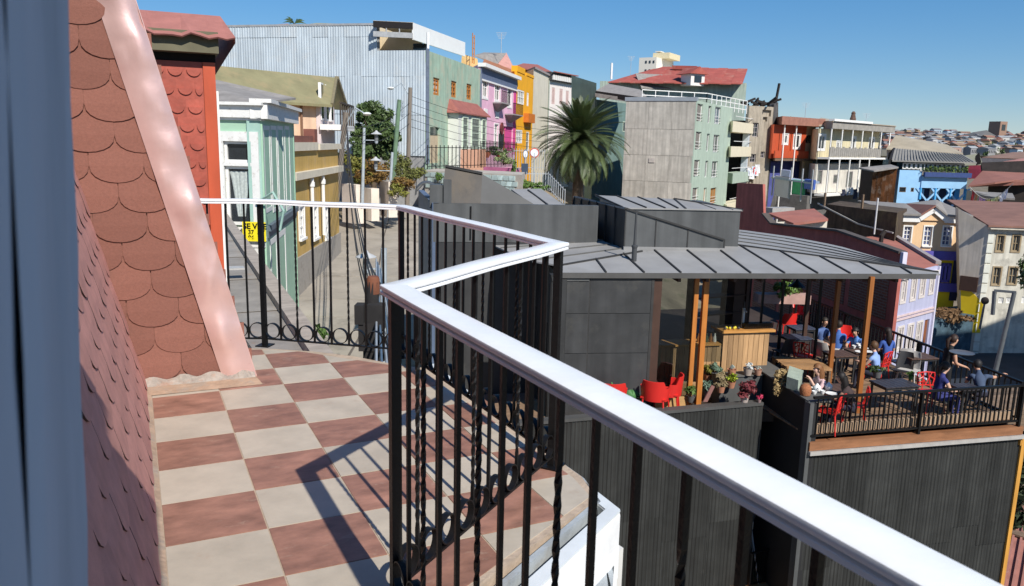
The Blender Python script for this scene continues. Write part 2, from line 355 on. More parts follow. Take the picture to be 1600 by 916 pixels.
kb = MB(); kb.beam(pC+nB_*.012+Vector((0, 0, .002)), pB2+nB_*.012+Vector((0, 0, .002)), .05, .008); kb.build('coping', M('pale grey coping'), led)
kb = MB()
for k in range(40):
    a = random.uniform(0, 1); x = iC.x+dE.x*.22*a-.01+random.uniform(-.02, .02); y = iC.y+dE.y*.22*a+random.uniform(.0, .05); kb.obox((x, y, GZ-.12+random.uniform(.0, .05)), (1, .5, .1), (-.5, 1, 0), (0, 0, 1), random.uniform(.008, .02), .003, random.uniform(.008, .025))
kb.build('torn_felt', M('torn black felt', (.03, .03, .028), .9, .3, 10), led)

# ------------------------------------------------------------------ own house: shingled walls, flashing, blue window frame
house = T('house', 'red shingled mansard house with dented pink flashing and a blue window frame at the balcony', 'house', (-.6, 2.5, -.3))
SHC = M('gritty red shingle', (.215, .092, .068), .95, .11, 90, bump=.25, bscale=260, rnd=.10, dirt=((.42, .36, .3), .6, 7, .68))
SHP = M('lightened pink shingle', (.62, .29, .235), .95, .12, 12, bump=.2, bscale=200, rnd=.07, dirt=((.7, .55, .5), .5, 9, .68))  # slope shingles lightened in colour to make up for the grazing sun
WY = 4.52; LEAN = .225
un = Vector((-LEAN, 0, 1)).normalized(); nn = Vector((1, 0, LEAN)).normalized()
b = MB(); b.prism([(-LEAN*-.4-.012, y, -.4) for y in ()] or [(-.012-LEAN*-.3, -.9, -.3), (-.012-LEAN*-.3, WY+.3, -.3), (-.012-LEAN*2.6, WY+.3, 2.6), (-.012-LEAN*2.6, -.9, 2.6)], (-.3, 0, 0))
b.build('side_wall', M('roof underlay', (.06, .04, .035), .9), house)
ftop = 2.9; e0 = PL(362, 606, (0, WY, 0), (0, 1, 0)); e1 = PL(160, 0, (0, WY, 0), (0, 1, 0)); eu = (e1-e0)/(e1.z-e0.z)
def ex(z): return e0.x+eu.x*(z-e0.z)
b = MB(); b.prism([(-1.5, WY+.008, -.3), (ex(-.3)+.08, WY+.008, -.3), (ex(2.9)+.08, WY+.008, 2.9), (-1.5, WY+.008, 2.9)], (0, .3, 0)); b.build('front_wall', M('roof underlay'), house)
def shingle_mesh(name, mat, wd, ex_, arc, tl=-.012, th=.007):
    m = MB(); pts = [(-wd/2+.002, ex_*1.9, tl)]; k = 10
    for i in range(k+1):
        a = math.pi*i/k; pts.append((-(wd/2-.0012)*math.cos(a), -arc*math.sin(a)**.85+arc, th))
    pts.append((wd/2-.002, ex_*1.9, tl)); n = len(pts)
    back = [(p[0], p[1], p[2]-.007) for p in pts]
    m.add(pts+back, [tuple(range(n)), tuple(range(2*n-1, n-1, -1))]+[(i, i+n, (i+1) % n+n, (i+1) % n) for i in range(n)])
    me = m.mesh(name, [mat, M('shingle cut edge', (.05, .028, .024), .95) if th > .008 else M('worn shingle edge', (.11, .05, .04), .95)])
    for f in me.polygons:
        if abs(f.normal.z) < .6: f.material_index = 1
    return me
SW, SE = .25, .152
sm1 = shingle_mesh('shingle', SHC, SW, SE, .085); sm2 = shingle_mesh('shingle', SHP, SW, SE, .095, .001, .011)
def pxy(p):
    d = p-CAM; z = d.dot(_f)
    return (800+F_PX*d.dot(_r)/z, 458-F_PX*d.dot(_u)/z) if z > .05 else (-9999, 0)
for r_ in range(-1, 15):
    z = .0+r_*SE+.02
    for c_ in range(-5, 4):
        x = (c_+(.5 if r_ % 2 else 0))*SW+.06
        if x-SW*.5 > ex(z)+.03 or x+SW/2 < -LEAN*z-.18: continue
        q = Vector((x, WY-.004+random.uniform(-.0015, .0015), z)); ang = random.uniform(-.012, .012)
        over = x+SW/2-(ex(z)+.10); kx = 1.0
        if over > 0: kx = max(.2, (SW-over)/SW); q.x -= (1-kx)*SW/2
        inst('shingle', sm1, house, frame_m(q, (kx*math.cos(ang), 0, kx*math.sin(ang)), (-math.sin(ang), 0, math.cos(ang)), (0, -1, 0)))
cnt = 0
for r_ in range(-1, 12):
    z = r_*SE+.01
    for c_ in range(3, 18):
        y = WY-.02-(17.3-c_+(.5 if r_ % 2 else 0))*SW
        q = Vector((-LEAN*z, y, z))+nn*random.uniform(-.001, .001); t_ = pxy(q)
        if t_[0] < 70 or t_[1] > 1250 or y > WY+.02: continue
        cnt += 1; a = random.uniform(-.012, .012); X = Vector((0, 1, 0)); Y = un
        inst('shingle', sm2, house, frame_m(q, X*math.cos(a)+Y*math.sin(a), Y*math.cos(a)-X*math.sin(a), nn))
# mortar fillet at the foot of the walls
b = MB(); k = 26; pts = []
for i in range(k+1):
    x = .0+.56*i/k; h = .035+.012*math.sin(i*.9)+.01*random.random()
    pts.append((x, h))
for (x0, h0), (x1, h1) in zip(pts, pts[1:]):
    b.face([(x0, WY-.022, h0), (x1, WY-.022, h1), (x1, WY-.075, .010), (x0, WY-.075, .010)])
b.build('mortar_fillet', M('mortar', (.33, .29, .25), .95, .3, 14, bump=.5, dirt=((.36, .19, .12), .7, 6, .5)), house, fix=False)
b = MB(); b.face([(-.0, -.6, .012), (.024, -.6, .0), (.026, WY-.02, .0), (.0, WY-.02, .014)]); b.face([(-.0, WY-.2, .004), (.58, WY-.2, .002), (.56, WY-.04, .012), (0, WY-.04, .014)])
b.build('grout_strip', M('orange grout', (.40, .28, .195), .95, .22, 9, bump=.3, dirt=((.33, .28, .23), .7, 8, .5)), house, fix=False)
# dented metal flashing over the hip edge
FW = .178; n_l, n_w = 60, 8; vs = []; fs = []
random.seed(5); dents = [(random.uniform(0, 1), random.uniform(0, 1), random.uniform(.015, .05), random.uniform(-.022, .024)) for _ in range(46)]
creases = [(.24, .018, .02), (.365, .02, -.018), (.74, .026, .018), (.115, .018, -.015), (.55, .012, .02), (.66, .014, -.02), (.20, .03, .05), (.33, .022, -.04), (.82, .03, .03)]
for i in range(n_l+1):
    u_ = i/n_l; zz = -.01+(2.75)*u_
    for j in range(n_w+1):
        v_ = j/n_w; x = ex(zz)-.03+FW*v_
        o = .018+.016*math.sin(math.pi*v_)
        for a, c, r0, h in dents:
            d2 = ((u_-a)*2.75/r0)**2*.3+((v_-c)*FW/r0)**2*.5; o += h*math.exp(-d2)*.8
        for a, h, tl in creases: o += h*math.exp(-abs((u_-a-tl*(v_-.5)*2)*2.75)/.022)*(.3+.7*v_)
        vs.append((x, WY-o, zz+.02*math.sin(v_*3)))
for i in range(n_l):
    for j in range(n_w): a = i*(n_w+1)+j; fs.append((a, a+1, a+n_w+2, a+n_w+1))
b = MB(); b.add(vs, fs)
b.prism([(ex(-.01)-.03+FW, WY-.018, -.01), (ex(2.74)-.03+FW, WY-.018, 2.74), (ex(2.74)-.03+FW+.004, WY+.25, 2.74), (ex(-.01)-.03+FW+.004, WY+.25, -.01)], (.004, 0, 0))
FL = M('pink metal flashing', (.70, .47, .43), .38, .10, 3, metal=.5, bump=.05, bscale=20, dirt=((.42, .12, .08), .8, 6, .66), spec=.5)
b.build('flashing', FL, house, smooth=50)
# blue window frame next to the lens, its moulded edge profile run vertically with the slight tilt it has
fr = MB(); YF = .62
top_e = PL(102, 0, (0, YF, 0), (0, 1, 0)); bot_e = PL(133, 900, (0, YF, 0), (0, 1, 0)); tilt = (top_e-bot_e)/(top_e.z-bot_e.z)
def fxy(p, y): return (y*math.tan(math.atan((p-800)/F_PX)+YAW)-bot_e.x-tilt.x*(1.33-bot_e.z), y)
prof = [(-.34, -.30), (-.16, -.30)]+[fxy(p, y) for p, y in ((-60, .25), (20, .30), (24, .35), (31, .355), (31, .31), (52, .325), (57, .36), (66, .385), (68, .40), (86, .455), (88, .475), (94, .49), (96, .512), (102, .53), (104, .548), (110, .57), (112, .59), (118, .605), (118.2, YF))]+[(-.34, YF)]
def fp(p, z): return (bot_e.x+tilt.x*(z-bot_e.z)+p[0], p[1], z)
zs = [-.35+.1*i for i in range(27)]; n = len(prof); vs = []; fs = []
for zi, z in enumerate(zs):
    for k, p in enumerate(prof):
        j = .0012*math.sin(z*9+k*2.1)+.001*math.sin(z*31+k)
        vs.append(fp((p[0]+j, p[1]), z))
for a in range(len(zs)-1):
    for k in range(n): fs.append((a*n+k, a*n+(k+1) % n, (a+1)*n+(k+1) % n, (a+1)*n+k))
fs.append(tuple(range(n))); fs.append(tuple((len(zs)-1)*n+k for k in range(n)))
fr.add(vs, fs); fr.build('window_frame', M('blue window paint', (.39, .445, .51), .9, .2, 3, bump=.35, bscale=9, spec=.12, dirt=((.12, .14, .17), .6, 5, .66), stretch=(1, 1, .25)), house, smooth=40)
# the dormer head above the frame (throws the shade at the foot of the slope)
def trace(p): return p+SUN_TO*((YF-.02-p.y)/SUN_TO.y)
c1_ = trace(PL(118, 628, (0, 0, 0), nn)); c2_ = trace(Z(243, 790, .0)); c1_ = c2_+(c1_-c2_)*1.8
b = MB(); q = [tuple(c2_), tuple(c1_), (-3, YF-.02, c1_.z+.2), (-3, YF-.02, 1.95), (c2_.x-.01, YF-.02, 1.95)]
b.prism(q, (0, -2.4, 0)); b.prism([(-.31, YF-.03, -.4), (-3, YF-.03, -.4), (-3, YF-.03, 2.02), (-.31, YF-.03, 2.02)], (0, -2.4, 0)); b.build('dormer_head', M('blue window paint'), house)
b = MB(); b.prism([(-.4, 1.0, -.34), (.88, -.6, -.34), (.88, 1.7, -.34), (1.2, 2.25, -.34), (1.78, 2.56, -.34), (1.55, 4.36, -.34), (.6, 5.1, -.34), (-1.5, 5.1, -.34), (-1.5, 1, -.34)], (0, 0, -5)); b.build('lower_wall', M('pale lower wall', (.6, .58, .54), .85, .12, 1), house)

# ------------------------------------------------------------------ the railing
rail = T('balcony_railing', 'zigzag balcony railing of black iron bars and rings under a white moulded handrail', 'railing', (1.0, 3.0, 0))
RP = [Vector(p) for p in [(.10, 5.40), (.715, 5.16), (1.452, 4.585), (1.517, 2.735), (.625, 2.035), (.682, -.55)]]
TOP = .945
half = [(.033, -.031), (.0395, -.029), (.0395, -.0215), (.0315, -.019), (.0315, -.0165), (.040, -.014), (.0415, -.008), (.040, -.002), (.036, 0)]
half = [(x*.88, z*.92) for x, z in half]
prof = half+[(-x, z) for x, z in reversed(half)]
RW = M('white handrail paint', (.86, .87, .885), .27, .04, 8, bump=.05, bscale=16, spec=.5)
def mit(i):
    if i == 0: d = (RP[1]-RP[0]).normalized(); return Vector((d.y, -d.x))
    if i == len(RP)-1: d = (RP[-1]-RP[-2]).normalized(); return Vector((d.y, -d.x))
    a = (RP[i]-RP[i-1]).normalized(); c = (RP[i+1]-RP[i]).normalized(); na = Vector((a.y, -a.x)); nc = Vector((c.y, -c.x)); m = (na+nc).normalized(); return m/m.dot(na)
for i in range(len(RP)-1):
    m0, m1 = mit(i), mit(i+1); vs = []; n = len(prof); K = 12; mb = MB()
    for k in range(K+1):
        t = k/K; c = RP[i].lerp(RP[i+1], t); mm = m0 if k == 0 else (m1 if k == K else None)
        if mm is None: d = (RP[i+1]-RP[i]).normalized(); mm = Vector((d.y, -d.x))
        sag = .0015*math.sin(t*9+i)
        for x, z in prof: vs.append((c.x+mm.x*x, c.y+mm.y*x, TOP+z+sag*(0 < k < K)))
    fs = [(k*n+j, k*n+(j+1) % n, (k+1)*n+(j+1) % n, (k+1)*n+j) for k in range(K) for j in range(n)]+[tuple(range(n)), tuple(K*n+j for j in range(n))]
    mb.add(vs, fs).build('handrail', RW, rail, smooth=28)
def bar_mesh(tw):
    m = MB(); z0, z1 = .05, TOP-.027; K = 40 if tw else 1; h = .0054; vs = []
    for k in range(K+1):
        t = k/K; z = z0+(z1-z0)*t; a = 0
        if tw: a = min(max((t-.16)/.68, 0), 1)*math.pi*7
        for j in range(4):
            an = a+math.pi/4+j*math.pi/2; vs.append((h*1.414*math.cos(an), h*1.414*math.sin(an), z))
    fs = [(k*4+j, k*4+(j+1) % 4, (k+1)*4+(j+1) % 4, (k+1)*4+j) for k in range(K) for j in range(4)]+[(3, 2, 1, 0), tuple(K*4+j for j in range(4))]
    m.add(vs, fs); return m.mesh('baluster', BLACK)
bm0, bm1 = bar_mesh(False), bar_mesh(True)
def ring_mesh():
    m = MB(); n = 22; R0, R1, wd = .0465, .0505, .012; vs = []
    for j in range(n):
        a = 2*math.pi*j/n
        for R, y in ((R0, -wd), (R1, -wd), (R1, wd), (R0, wd)): vs.append((R*math.cos(a), y, R*math.sin(a)))
    fs = [(j*4+k, j*4+(k+1) % 4, ((j+1) % n)*4+(k+1) % 4, ((j+1) % n)*4+k) for j in range(n) for k in range(4)]
    m.add(vs, fs); return m.mesh('ring', BLACK, smooth=40)
rm = ring_mesh()
pm = MB(); pm.box((-.0145, -.0145, .0), (.0145, .0145, TOP-.027)); pm.box((-.045, -.045, .001), (.045, .045, .008)); pm = pm.mesh('post', BLACK)
for i in range(len(RP)-1):
    a, c = RP[i], RP[i+1]; d = (c-a).normalized(); Ln = (c-a).length; nrm = Vector((-d.y, d.x, 0)); d3 = Vector((d.x, d.y, 0))
    st = .06 if i else .2; sp = .112; n = int((Ln-.1)/sp); sp = (Ln)/(n+1) if i else sp
    for k in range(1, n+1):
        p = a+d*(sp*k)
        if p.y < .25: continue
        inst('baluster', bm1 if (k+i) % 3 == 0 else bm0, rail, frame_m((p.x, p.y, 0), d3, nrm, (0, 0, 1)))
    for k in range(0, n+1):
        p = a+d*(sp*(k+.5))
        if p.y < .9: continue
        inst('ring', rm, rail, frame_m((p.x, p.y, .105), d3, nrm, (0, 0, 1)))
    q = MB(); q.beam((*a, .05), (*c, .05), .022, .008); q.build('bottom_bar', BLACK, rail)
    if i: inst('post', pm, rail, frame_m((a.x, a.y, 0), d3, nrm, (0, 0, 1)))
q = MB(); q.tube([(.43, 5.30, .06), (.52, 5.26, .045), (.60, 5.21, .03), (.63, 5.18, -.02), (.64, 5.17, -.1)], .008, 6); q.build('bracket', BLACK, rail)

# ------------------------------------------------------------------ red neighbour: dormer and its flat roof below the balcony
DN = Fac((-.6, 8.0), (1.2, 7.96))
red = T('red_house', 'red house next door with embossed metal shingles and a torn red felt roof edge', 'house', DN.P(.7, 0))
s_r = DN.sz(321, 200)[0]; s_e = DN.sz(340, 200)[0]; zt = DN.sz(290, 96)[1]; zb = -.45
REDM = M('red embossed metal', (.38, .085, .055), .5, .2, 8, bump=.1, dirt=((.5, .2, .12), .5, 6, .62), streak=.2)
q = MB(); DN.box(q, -.6, s_r, zb, zt, -.03, -3); q.build('wall', REDM, red)
pw, ph = .155, .165     # pressed sheets with rows of scales
zrow = zt
for r_ in range(9):
    for c_ in range(-1, 7):
        s1 = s_r-c_*pw-(pw/2 if r_ % 2 else 0); s0 = s1-pw
        if s0 > s_r-.03: continue
        s1 = min(s1, s_r)
        z1 = zrow-r_*ph; z0 = z1-ph
        m = MB(); cx = (s0+s1)/2; k = 8; pts = []
        for i in range(k+1):
            a = math.pi*i/k; pts.append((cx-min(.062, (s1-s0)*.42)*math.cos(a), z1-.07-.06*math.sin(a)))
        outer = [DN.P(s0, z1, 0)]+[DN.P(s0, z0, 0), DN.P(s1, z0, 0), DN.P(s1, z1, 0)]
        m.prism([v for v in outer], DN.n*-.028)
        m.prism([DN.P(x, z, .014) for x, z in pts], DN.n*-.014)
        m.build('metal_scale', REDM, red)
q = MB(); DN.box(q, s_r+.002, s_e, zb, zt+.0, .02, -.2); q.build('corner_trim', M('orange red paint', (.48, .085, .035), .45, .15, 2, stretch=(3, 3, .5)), red)
q = MB(); DN.box(q, s_e+.003, s_e+.022, zb, zt-.25, .0, -3); q.build('white_edge', WHITE, red)
q = MB(); DN.box(q, -.7, s_e+.01, zt+.005, zt+.12, -.02, -.3); q.build('dark_gap', M('bitumen', (.012, .01, .01), .9), red)
q = MB(); a0 = DN.px(222, 82, .16); a1 = DN.px(337, 86, .16); zf0 = DN.sz(337, 64)[1]; zf1 = DN.sz(338, 86)[1]
DN.box(q, -.8, s_e+.03, zf1-.0, zf0+.06, .14, -2.5); q.build('fascia', M('olive fascia', (.13, .12, .075), .8, .2, 3, dirt=((.65, .5, .22), .9, 2.2, .64)), red)
q = MB()      # folded felt roof, ragged lower edge
k = 30; topz = DN.sz(360, 22)[1]
for i in range(k):
    def ed(i):
        s_ = -.7+(s_e+.17+.7)*i/k; s_u = -.7+(s_e+.10+.7)*i/k; jz = .014*math.sin(i*2.3)+.012*math.sin(i*5.1)
        t_ = i/k
        return DN.P(s_, zf0+.02+jz-.01*t_, .22), DN.P(s_u, topz+.03-.0*t_, -.42)
    a, b_ = ed(i); c, d_ = ed(i+1); q.prism([a, c, d_, b_], DN.n*-.01+Vector((0, 0, -.012)))
q.build('felt_roof', M('red roofing felt', (.36, .145, .12), .85, .14, 6, bump=.15), red)
q = MB(); q.prism([DN.P(s_e+.17, zf0+.02, .20), DN.P(s_e+.10, topz+.03, -.42), DN.P(s_e+.1, topz+.03, -2.5), DN.P(s_e+.17, zf0-.1, -2.5)], (0, 0, -.05)); q.build('felt_edge', M('red roofing felt'), red)
# flat roof with felt strips and an edge board
zr = -.45; A = Z(343, 322, zr); B = Z(520, 562, zr); ed = unit(B-A); nr = Vector((-ed.y, ed.x, 0)); nr = nr if nr.x < 0 else -nr
A = A-ed*.5; B = B+ed*2.0
q = MB(); q.prism([A+nr*.08, B+nr*.08, B+nr*6, A+nr*6], (0, 0, -3.6)); q.build('flat_roof', M('grey roof felt', (.25, .23, .21), .95, .25, 1.5, bump=.3, dirt=((.3, .17, .1), .7, 2, .58)), red)
for k in range(9):
    t0 = k/9; p = A.lerp(B, t0); m = MB(); p2 = A.lerp(B, t0+.108)
    m.prism([p+nr*.10+Vector((0, 0, .006)), p2+nr*.10+Vector((0, 0, .012)), p2+nr*5+Vector((0, 0, .012)), p+nr*5+Vector((0, 0, .006))], (0, 0, -.005)); m.build('felt_strip', M('grey felt strip', (.27, .25, .225), .95, .25, 2.5, bump=.3, rnd=.15, dirt=((.32, .2, .12), .7, 3, .6)), red)
q = MB(); q.beam(A+nr*.10+Vector((0, 0, .045)), B+nr*.10+Vector((0, 0, .045)), .17, .09); q.build('edge_board', M('grey timber', (.36, .31, .26), .85, .25, 2, bump=.3, stretch=(2, 6, 2)), red)
q = MB(); q.beam(A+Vector((0, 0, -.1)), B+Vector((0, 0, -.1)), .012, .3); q.build('metal_drip', M('galvanised', (.55, .53, .5), .4, .15, 5, metal=.4), red)
q = MB(); p = Z(362, 416, zr+.16); q.prism([p+nr*1.0, p+nr*.1, p+nr*.1+ed*.6, p+nr*1.0+ed*.55], (0, 0, -.012)); q.prism([p+nr*.05, p-nr*.14, p-nr*.14+ed*.2, p+nr*.05+ed*.2], (0, 0, -.02)); q.build('tin_sheet', M('galvanised'), red)
# ------------------------------------------------------------------ the dark metal restaurant across the gap
ZF = -3.8
SHEET = M('dark sheet metal', (.042, .043, .044), .5, .28, 1.2, bump=.06, bscale=8, metal=.0, streak=.25, rnd=.10, dirt=((.07, .068, .062), .6, 1.6, .56), spec=.45)
ROOFM = M('zinc roof sheet', (.285, .28, .272), .6, .12, 1.5, bump=.05, bscale=10, rnd=.06, dirt=((.25, .24, .225), .5, 1.2, .52), streak=.0)
SEAM = M('dark seam', (.035, .034, .033), .6, .2, 5)
CORR = M('corrugated dark metal', (.034, .035, .033), .62, .25, 2, bump=.05, rnd=.16, streak=.35, dirt=((.065, .063, .058), .45, 3, .62))
ORW = M('orange varnished wood', (.47, .17, .035), .45, .2, 3, stretch=(6, 6, .6), bump=.1)
GREYM = M('mid grey metal', (.088, .091, .091), .55, .15, 1.5, bump=.06, bscale=10, streak=.3, rnd=.05)
rest = T('restaurant', 'dark metal clad restaurant with zinc seamed roofs and an open canopy over its terrace', 'restaurant', (9, 13, ZF))
E0, E1 = Z(872, 426, -1.0), Z(1462, 428, -1.0)
EV = Fac(E0, E1); tE, nE = EV.t, EV.n
FA, FB, FC = E0, E1, Z(1009, 391, -.8)
def onroof(x, y): return P3(x, y, FA, FB, FC)
# front slope panels between seams
bots = [872, 947, 1006.6, 1064, 1119, 1173, 1226, 1277.7, 1328.5, 1377, 1424, 1469]
tops = [(879, 415), (931, 405), (974, 396.5), (1022.5, 391.5), (1073.6, 391.5), (1124.6, 391), (1157, 384.6), (1218.6, 392.6), (1281, 401), (1343, 409.4), (1406.7, 417.5), (1466, 426)]
bp = [Z(x, 426.2+(x-893)*.0035, -1.0) for x in bots]; tp = [onroof(*t) for t in tops]
for i in range(len(bots)-1):
    q = [bp[i], bp[i+1], tp[i+1], tp[i]]
    if i == 5: q = [bp[5], bp[6], tp[6], onroof(1133, 381), tp[5]]
    MB().prism(q, (0, 0, -.03)).build('roof_panel', ROOFM, rest)
for i in range(1, len(bots)-1):
    MB().beam(bp[i]+Vector((0, 0, .012)), tp[i]+Vector((0, 0, .012)), .028, .03).build('seam', SEAM, rest)
q = MB(); q.beam(E0+Vector((0, 0, -.05)), E1+Vector((0, 0, -.05)), .05, .10); q.build('eave_trim', M('eave trim', (.08, .078, .075), .6, .2, 2), rest)
q = MB(); pl = [tp[0], tp[3]+Vector((0, 0, 0))]; q.beam(tp[0]+Vector((0, 0, .015)), tp[2].lerp(tp[3], .6)+Vector((0, 0, .015)), .04, .03); q.build('hip_cap', SEAM, rest); q = MB(); q.beam(onroof(1133, 381)+Vector((0, 0, .015)), tp[-1]+Vector((0, 0, .015)), .03, .03); q.build('hip_cap', SEAM, rest)
# slope behind the fold, seams running along it
G0, G1, G2 = onroof(1133, 381), tp[-1], Z(1165, 361, -.86)
lo = [G0, tp[-1]]; hi_ = [(1060, 351), (1165, 360), (1240, 370.5), (1310, 384), (1385, 406), (1427, 417.5), (1466, 426)]
hp = [P3(x, y, G0, G1, G2) for x, y in hi_]
def along(pl, u):
    L = [0]
    for a, b in zip(pl, pl[1:]): L.append(L[-1]+(b-a).length)
    t = u*L[-1]
    for i in range(len(pl)-1):
        if t <= L[i+1]+1e-9: return pl[i].lerp(pl[i+1], (t-L[i])/(L[i+1]-L[i]))
NS = 5; lowl = [onroof(1052, 381)]+[G0.lerp(G1, k/8) for k in range(9)]
for k in range(NS):
    f0, f1 = k/NS, (k+1)/NS; st = []; m = 14
    A_ = [along(lowl, i/m).lerp(along(hp, i/m), f0) for i in range(m+1)]; B_ = [along(lowl, i/m).lerp(along(hp, i/m), f1) for i in range(m+1)]
    q = MB()
    for i in range(m): q.prism([A_[i], A_[i+1], B_[i+1], B_[i]], (0, 0, -.03))
    q.build('roof_panel', ROOFM, rest)
    if k:
        q = MB()
        for i in range(m): q.beam(A_[i]+Vector((0, 0, .01)), A_[i+1]+Vector((0, 0, .01)), .022, .025)
        q.build('seam', M('grey seam', (.1, .098, .092), .6), rest)
# back-left roof field
H0, H1, H2 = tp[0], tp[2].lerp(tp[3], .7), Z(715, 355, -.76)
def onleft(x, y): return P3(x, y, H0, H1, H2)
Lft = [onleft(700, 350), onleft(745, 372), onleft(800, 396), onleft(838, 410), onleft(878, 415)]
Rgt = [onleft(880, 350), onleft(930, 372), onleft(965, 385), onleft(990, 391), onleft(1010, 392)]
NB = 8
for k in range(NB):
    f0, f1 = k/NB, (k+1)/NB; a = along(Lft, f0); b_ = along(Rgt, f0); c = along(Rgt, f1); d = along(Lft, f1)
    MB().prism([a, b_, c, d], (0, 0, -.03)).build('roof_panel', ROOFM, rest)
    if k: MB().beam(a+Vector((0, 0, .012)), b_+Vector((0, 0, .012)), .022, .026).build('seam', M('grey seam'), rest)
# the plain black wall under the eave, three courses of sheet in two bays
WL = Fac(E0-nE*.03, E1-nE*.03); s0 = WL.sz(862, 470)[0]; s1 = WL.sz(921, 470)[0]; s2 = WL.sz(1017, 470)[0]; zt = -1.06
q = MB(); WL.box(q, s0-.02, s2, ZF-6, zt, -.02, -.25); q.build('wall', M('wall backing', (.02, .02, .02), .8), rest)
z1 = WL.sz(960, 490)[1]; z2 = WL.sz(960, 552)[1]
for a, b_ in ((s0, s1-.012), (s1+.012, s2)):
    for c, d in ((z1+.004, zt), (z2+.004, z1-.004), (ZF-.9, z2-.004)):
        q = MB(); m = 8     # slightly buckled sheets
        g = [[WL.P(a+(b_-a)*i/m, c+(d-c)*j/m, -.004+.006*math.sin(i*1.3+a*3)*math.sin(j*1.1+c)*(0 < i < m)*(0 < j < m)) for i in range(m+1)] for j in range(m+1)]
        q.v = [tuple(p) for r_ in g for p in r_]; n = m+1
        for j in range(m):
            for i in range(m): q.f.append((j*n+i, j*n+i+1, (j+1)*n+i+1, (j+1)*n+i)); q.mi.append(0)
        q.build('wall_sheet', SHEET, rest, smooth=30)
q = MB(); WL.box(q, s0, s1-.02, zt-.10, zt-.03, .015, -.01); q.build('flashing_strip', GREYM, rest)
q = MB(); WL.box(q, s2-.0, s2+.05, ZF-.9, zt, .005, -.4); WL.box(q, s1-.011, s1+.011, ZF-.9, zt, -.006, -.02); q.build('edge_strip', SEAM, rest)
# left flank wall, in shade, with windows
FLK = Fac(E0+tE*.02, E0+tE*.02-nE*7.5)
C0 = Vector((E0.x, E0.y, 0)); hs = [(.9, 2.0, -3.5, -2.2), (2.6, 3.7, -3.5, -2.2), (4.4, 5.6, -3.6, -2.0)]
FLK.wall(rest, 'side_wall', SHEET, 0, 8.4, -9, -1.05, hs, .15, 2.0)
for h in hs: FLK.window(rest, h, SEAM, DARKPANE, .06, (1, 1))
# low taller block behind, with grey parapet
PA = Z(677, 318, 0.02); PBk = Z(893, 321, 0.02); PF = Fac(PA, PBk); zb = PF.sz(804, 354)[1]
q = MB(); PF.box(q, 0, PF.len+.6, zb-.35, .02, 0, -.16); q.build('parapet', GREYM, rest)
q = MB(); PF.box(q, .003, PF.len+.6, -9, zb-.36, -.003, -3.6); PF.box(q, .003, PF.len+.6, zb-.35, -.35, -.163, -3.6); q.build('rear_block', SHEET, rest)
BS = Fac(PA, Z(655, 297, .02)); q = MB(); BS.box(q, .0, BS.len, -9, .02, .02, -.12); q.build('shade_side_wall', M('shade blue cladding', (.10, .14, .22), .55, .15, 2, streak=.3), rest)  # bluish shade of this side is put into the cladding colour
q = MB(); PF.box(q, .78, .815, zb-.3, -.03, .016, -.02); q.build('downpipe', BLACK, rest)
# leaning roof lantern, brownish reflection painted into its dark metal face
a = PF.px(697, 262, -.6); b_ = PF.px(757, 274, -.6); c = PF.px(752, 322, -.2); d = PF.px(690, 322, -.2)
q = MB(); q.prism([a, b_, c, d], (.02, .03, 0)); q.build('lantern_face', M('brown reflection sheet', (.05, .043, .036), .6, .4, 1.6, dirt=((.085, .066, .046), .8, 1.1, .5), stretch=(1, 1, .5)), rest)
e = PF.px(838, 321, -.3); f_ = PF.px(800, 300, -1.6)
q = MB(); q.prism([b_, e, c], (0, .02, -.02)); q.prism([b_, f_, e], (0, .02, -.02)); q.prism([a, b_, f_, PF.px(740, 280, -3)], (0, 0, -.02)); q.build('lantern_roof', M('lantern sheet', (.055, .056, .056), .55, .2, 1.5), rest)
q = MB(); q.beam(a+Vector((0, 0, .02)), b_+Vector((0, 0, .02)), .09, .05); q.build('lantern_cap', SEAM, rest)
q = MB(); q.prism([PF.px(812, 303, -1.6), PF.px(866, 303, -1.9), PF.px(884, 322, -.2), PF.px(836, 322, -.2)], (0, 0, -.03)); q.build('roof_panel', ROOFM, rest)
q = MB(); q.beam(PF.px(840, 304, -1.55), PF.px(858, 321, -.2), .03, .03); q.build('seam', SEAM, rest)
# cowl and boxes at the rear corner
q = MB(); c = PF.px(668, 312, -1.2)
n = 10
for i in range(n):
    a0, a1 = math.pi*i/n, math.pi*(i+1)/n
    p0 = c+PF.t*(-.28*math.cos(a0))+Vector((0, 0, .30*math.sin(a0)+.0)); p1 = c+PF.t*(-.28*math.cos(a1))+Vector((0, 0, .30*math.sin(a1)))
    q.prism([p0, p1, p1-PF.n*.9, p0-PF.n*.9], (p0-c)*-.08)
q.build('vent_cowl', GREYM, rest)
q = MB(); sA = PF.sz(672, 300)[0]; PF.box(q, sA, sA+.28, -.1, PF.sz(680, 290)[1], -.2, -.7); PF.box(q, sA+.29, sA+.46, -.1, PF.sz(690, 282)[1], -.15, -.5); q.build('vent_box', GREYM, rest)
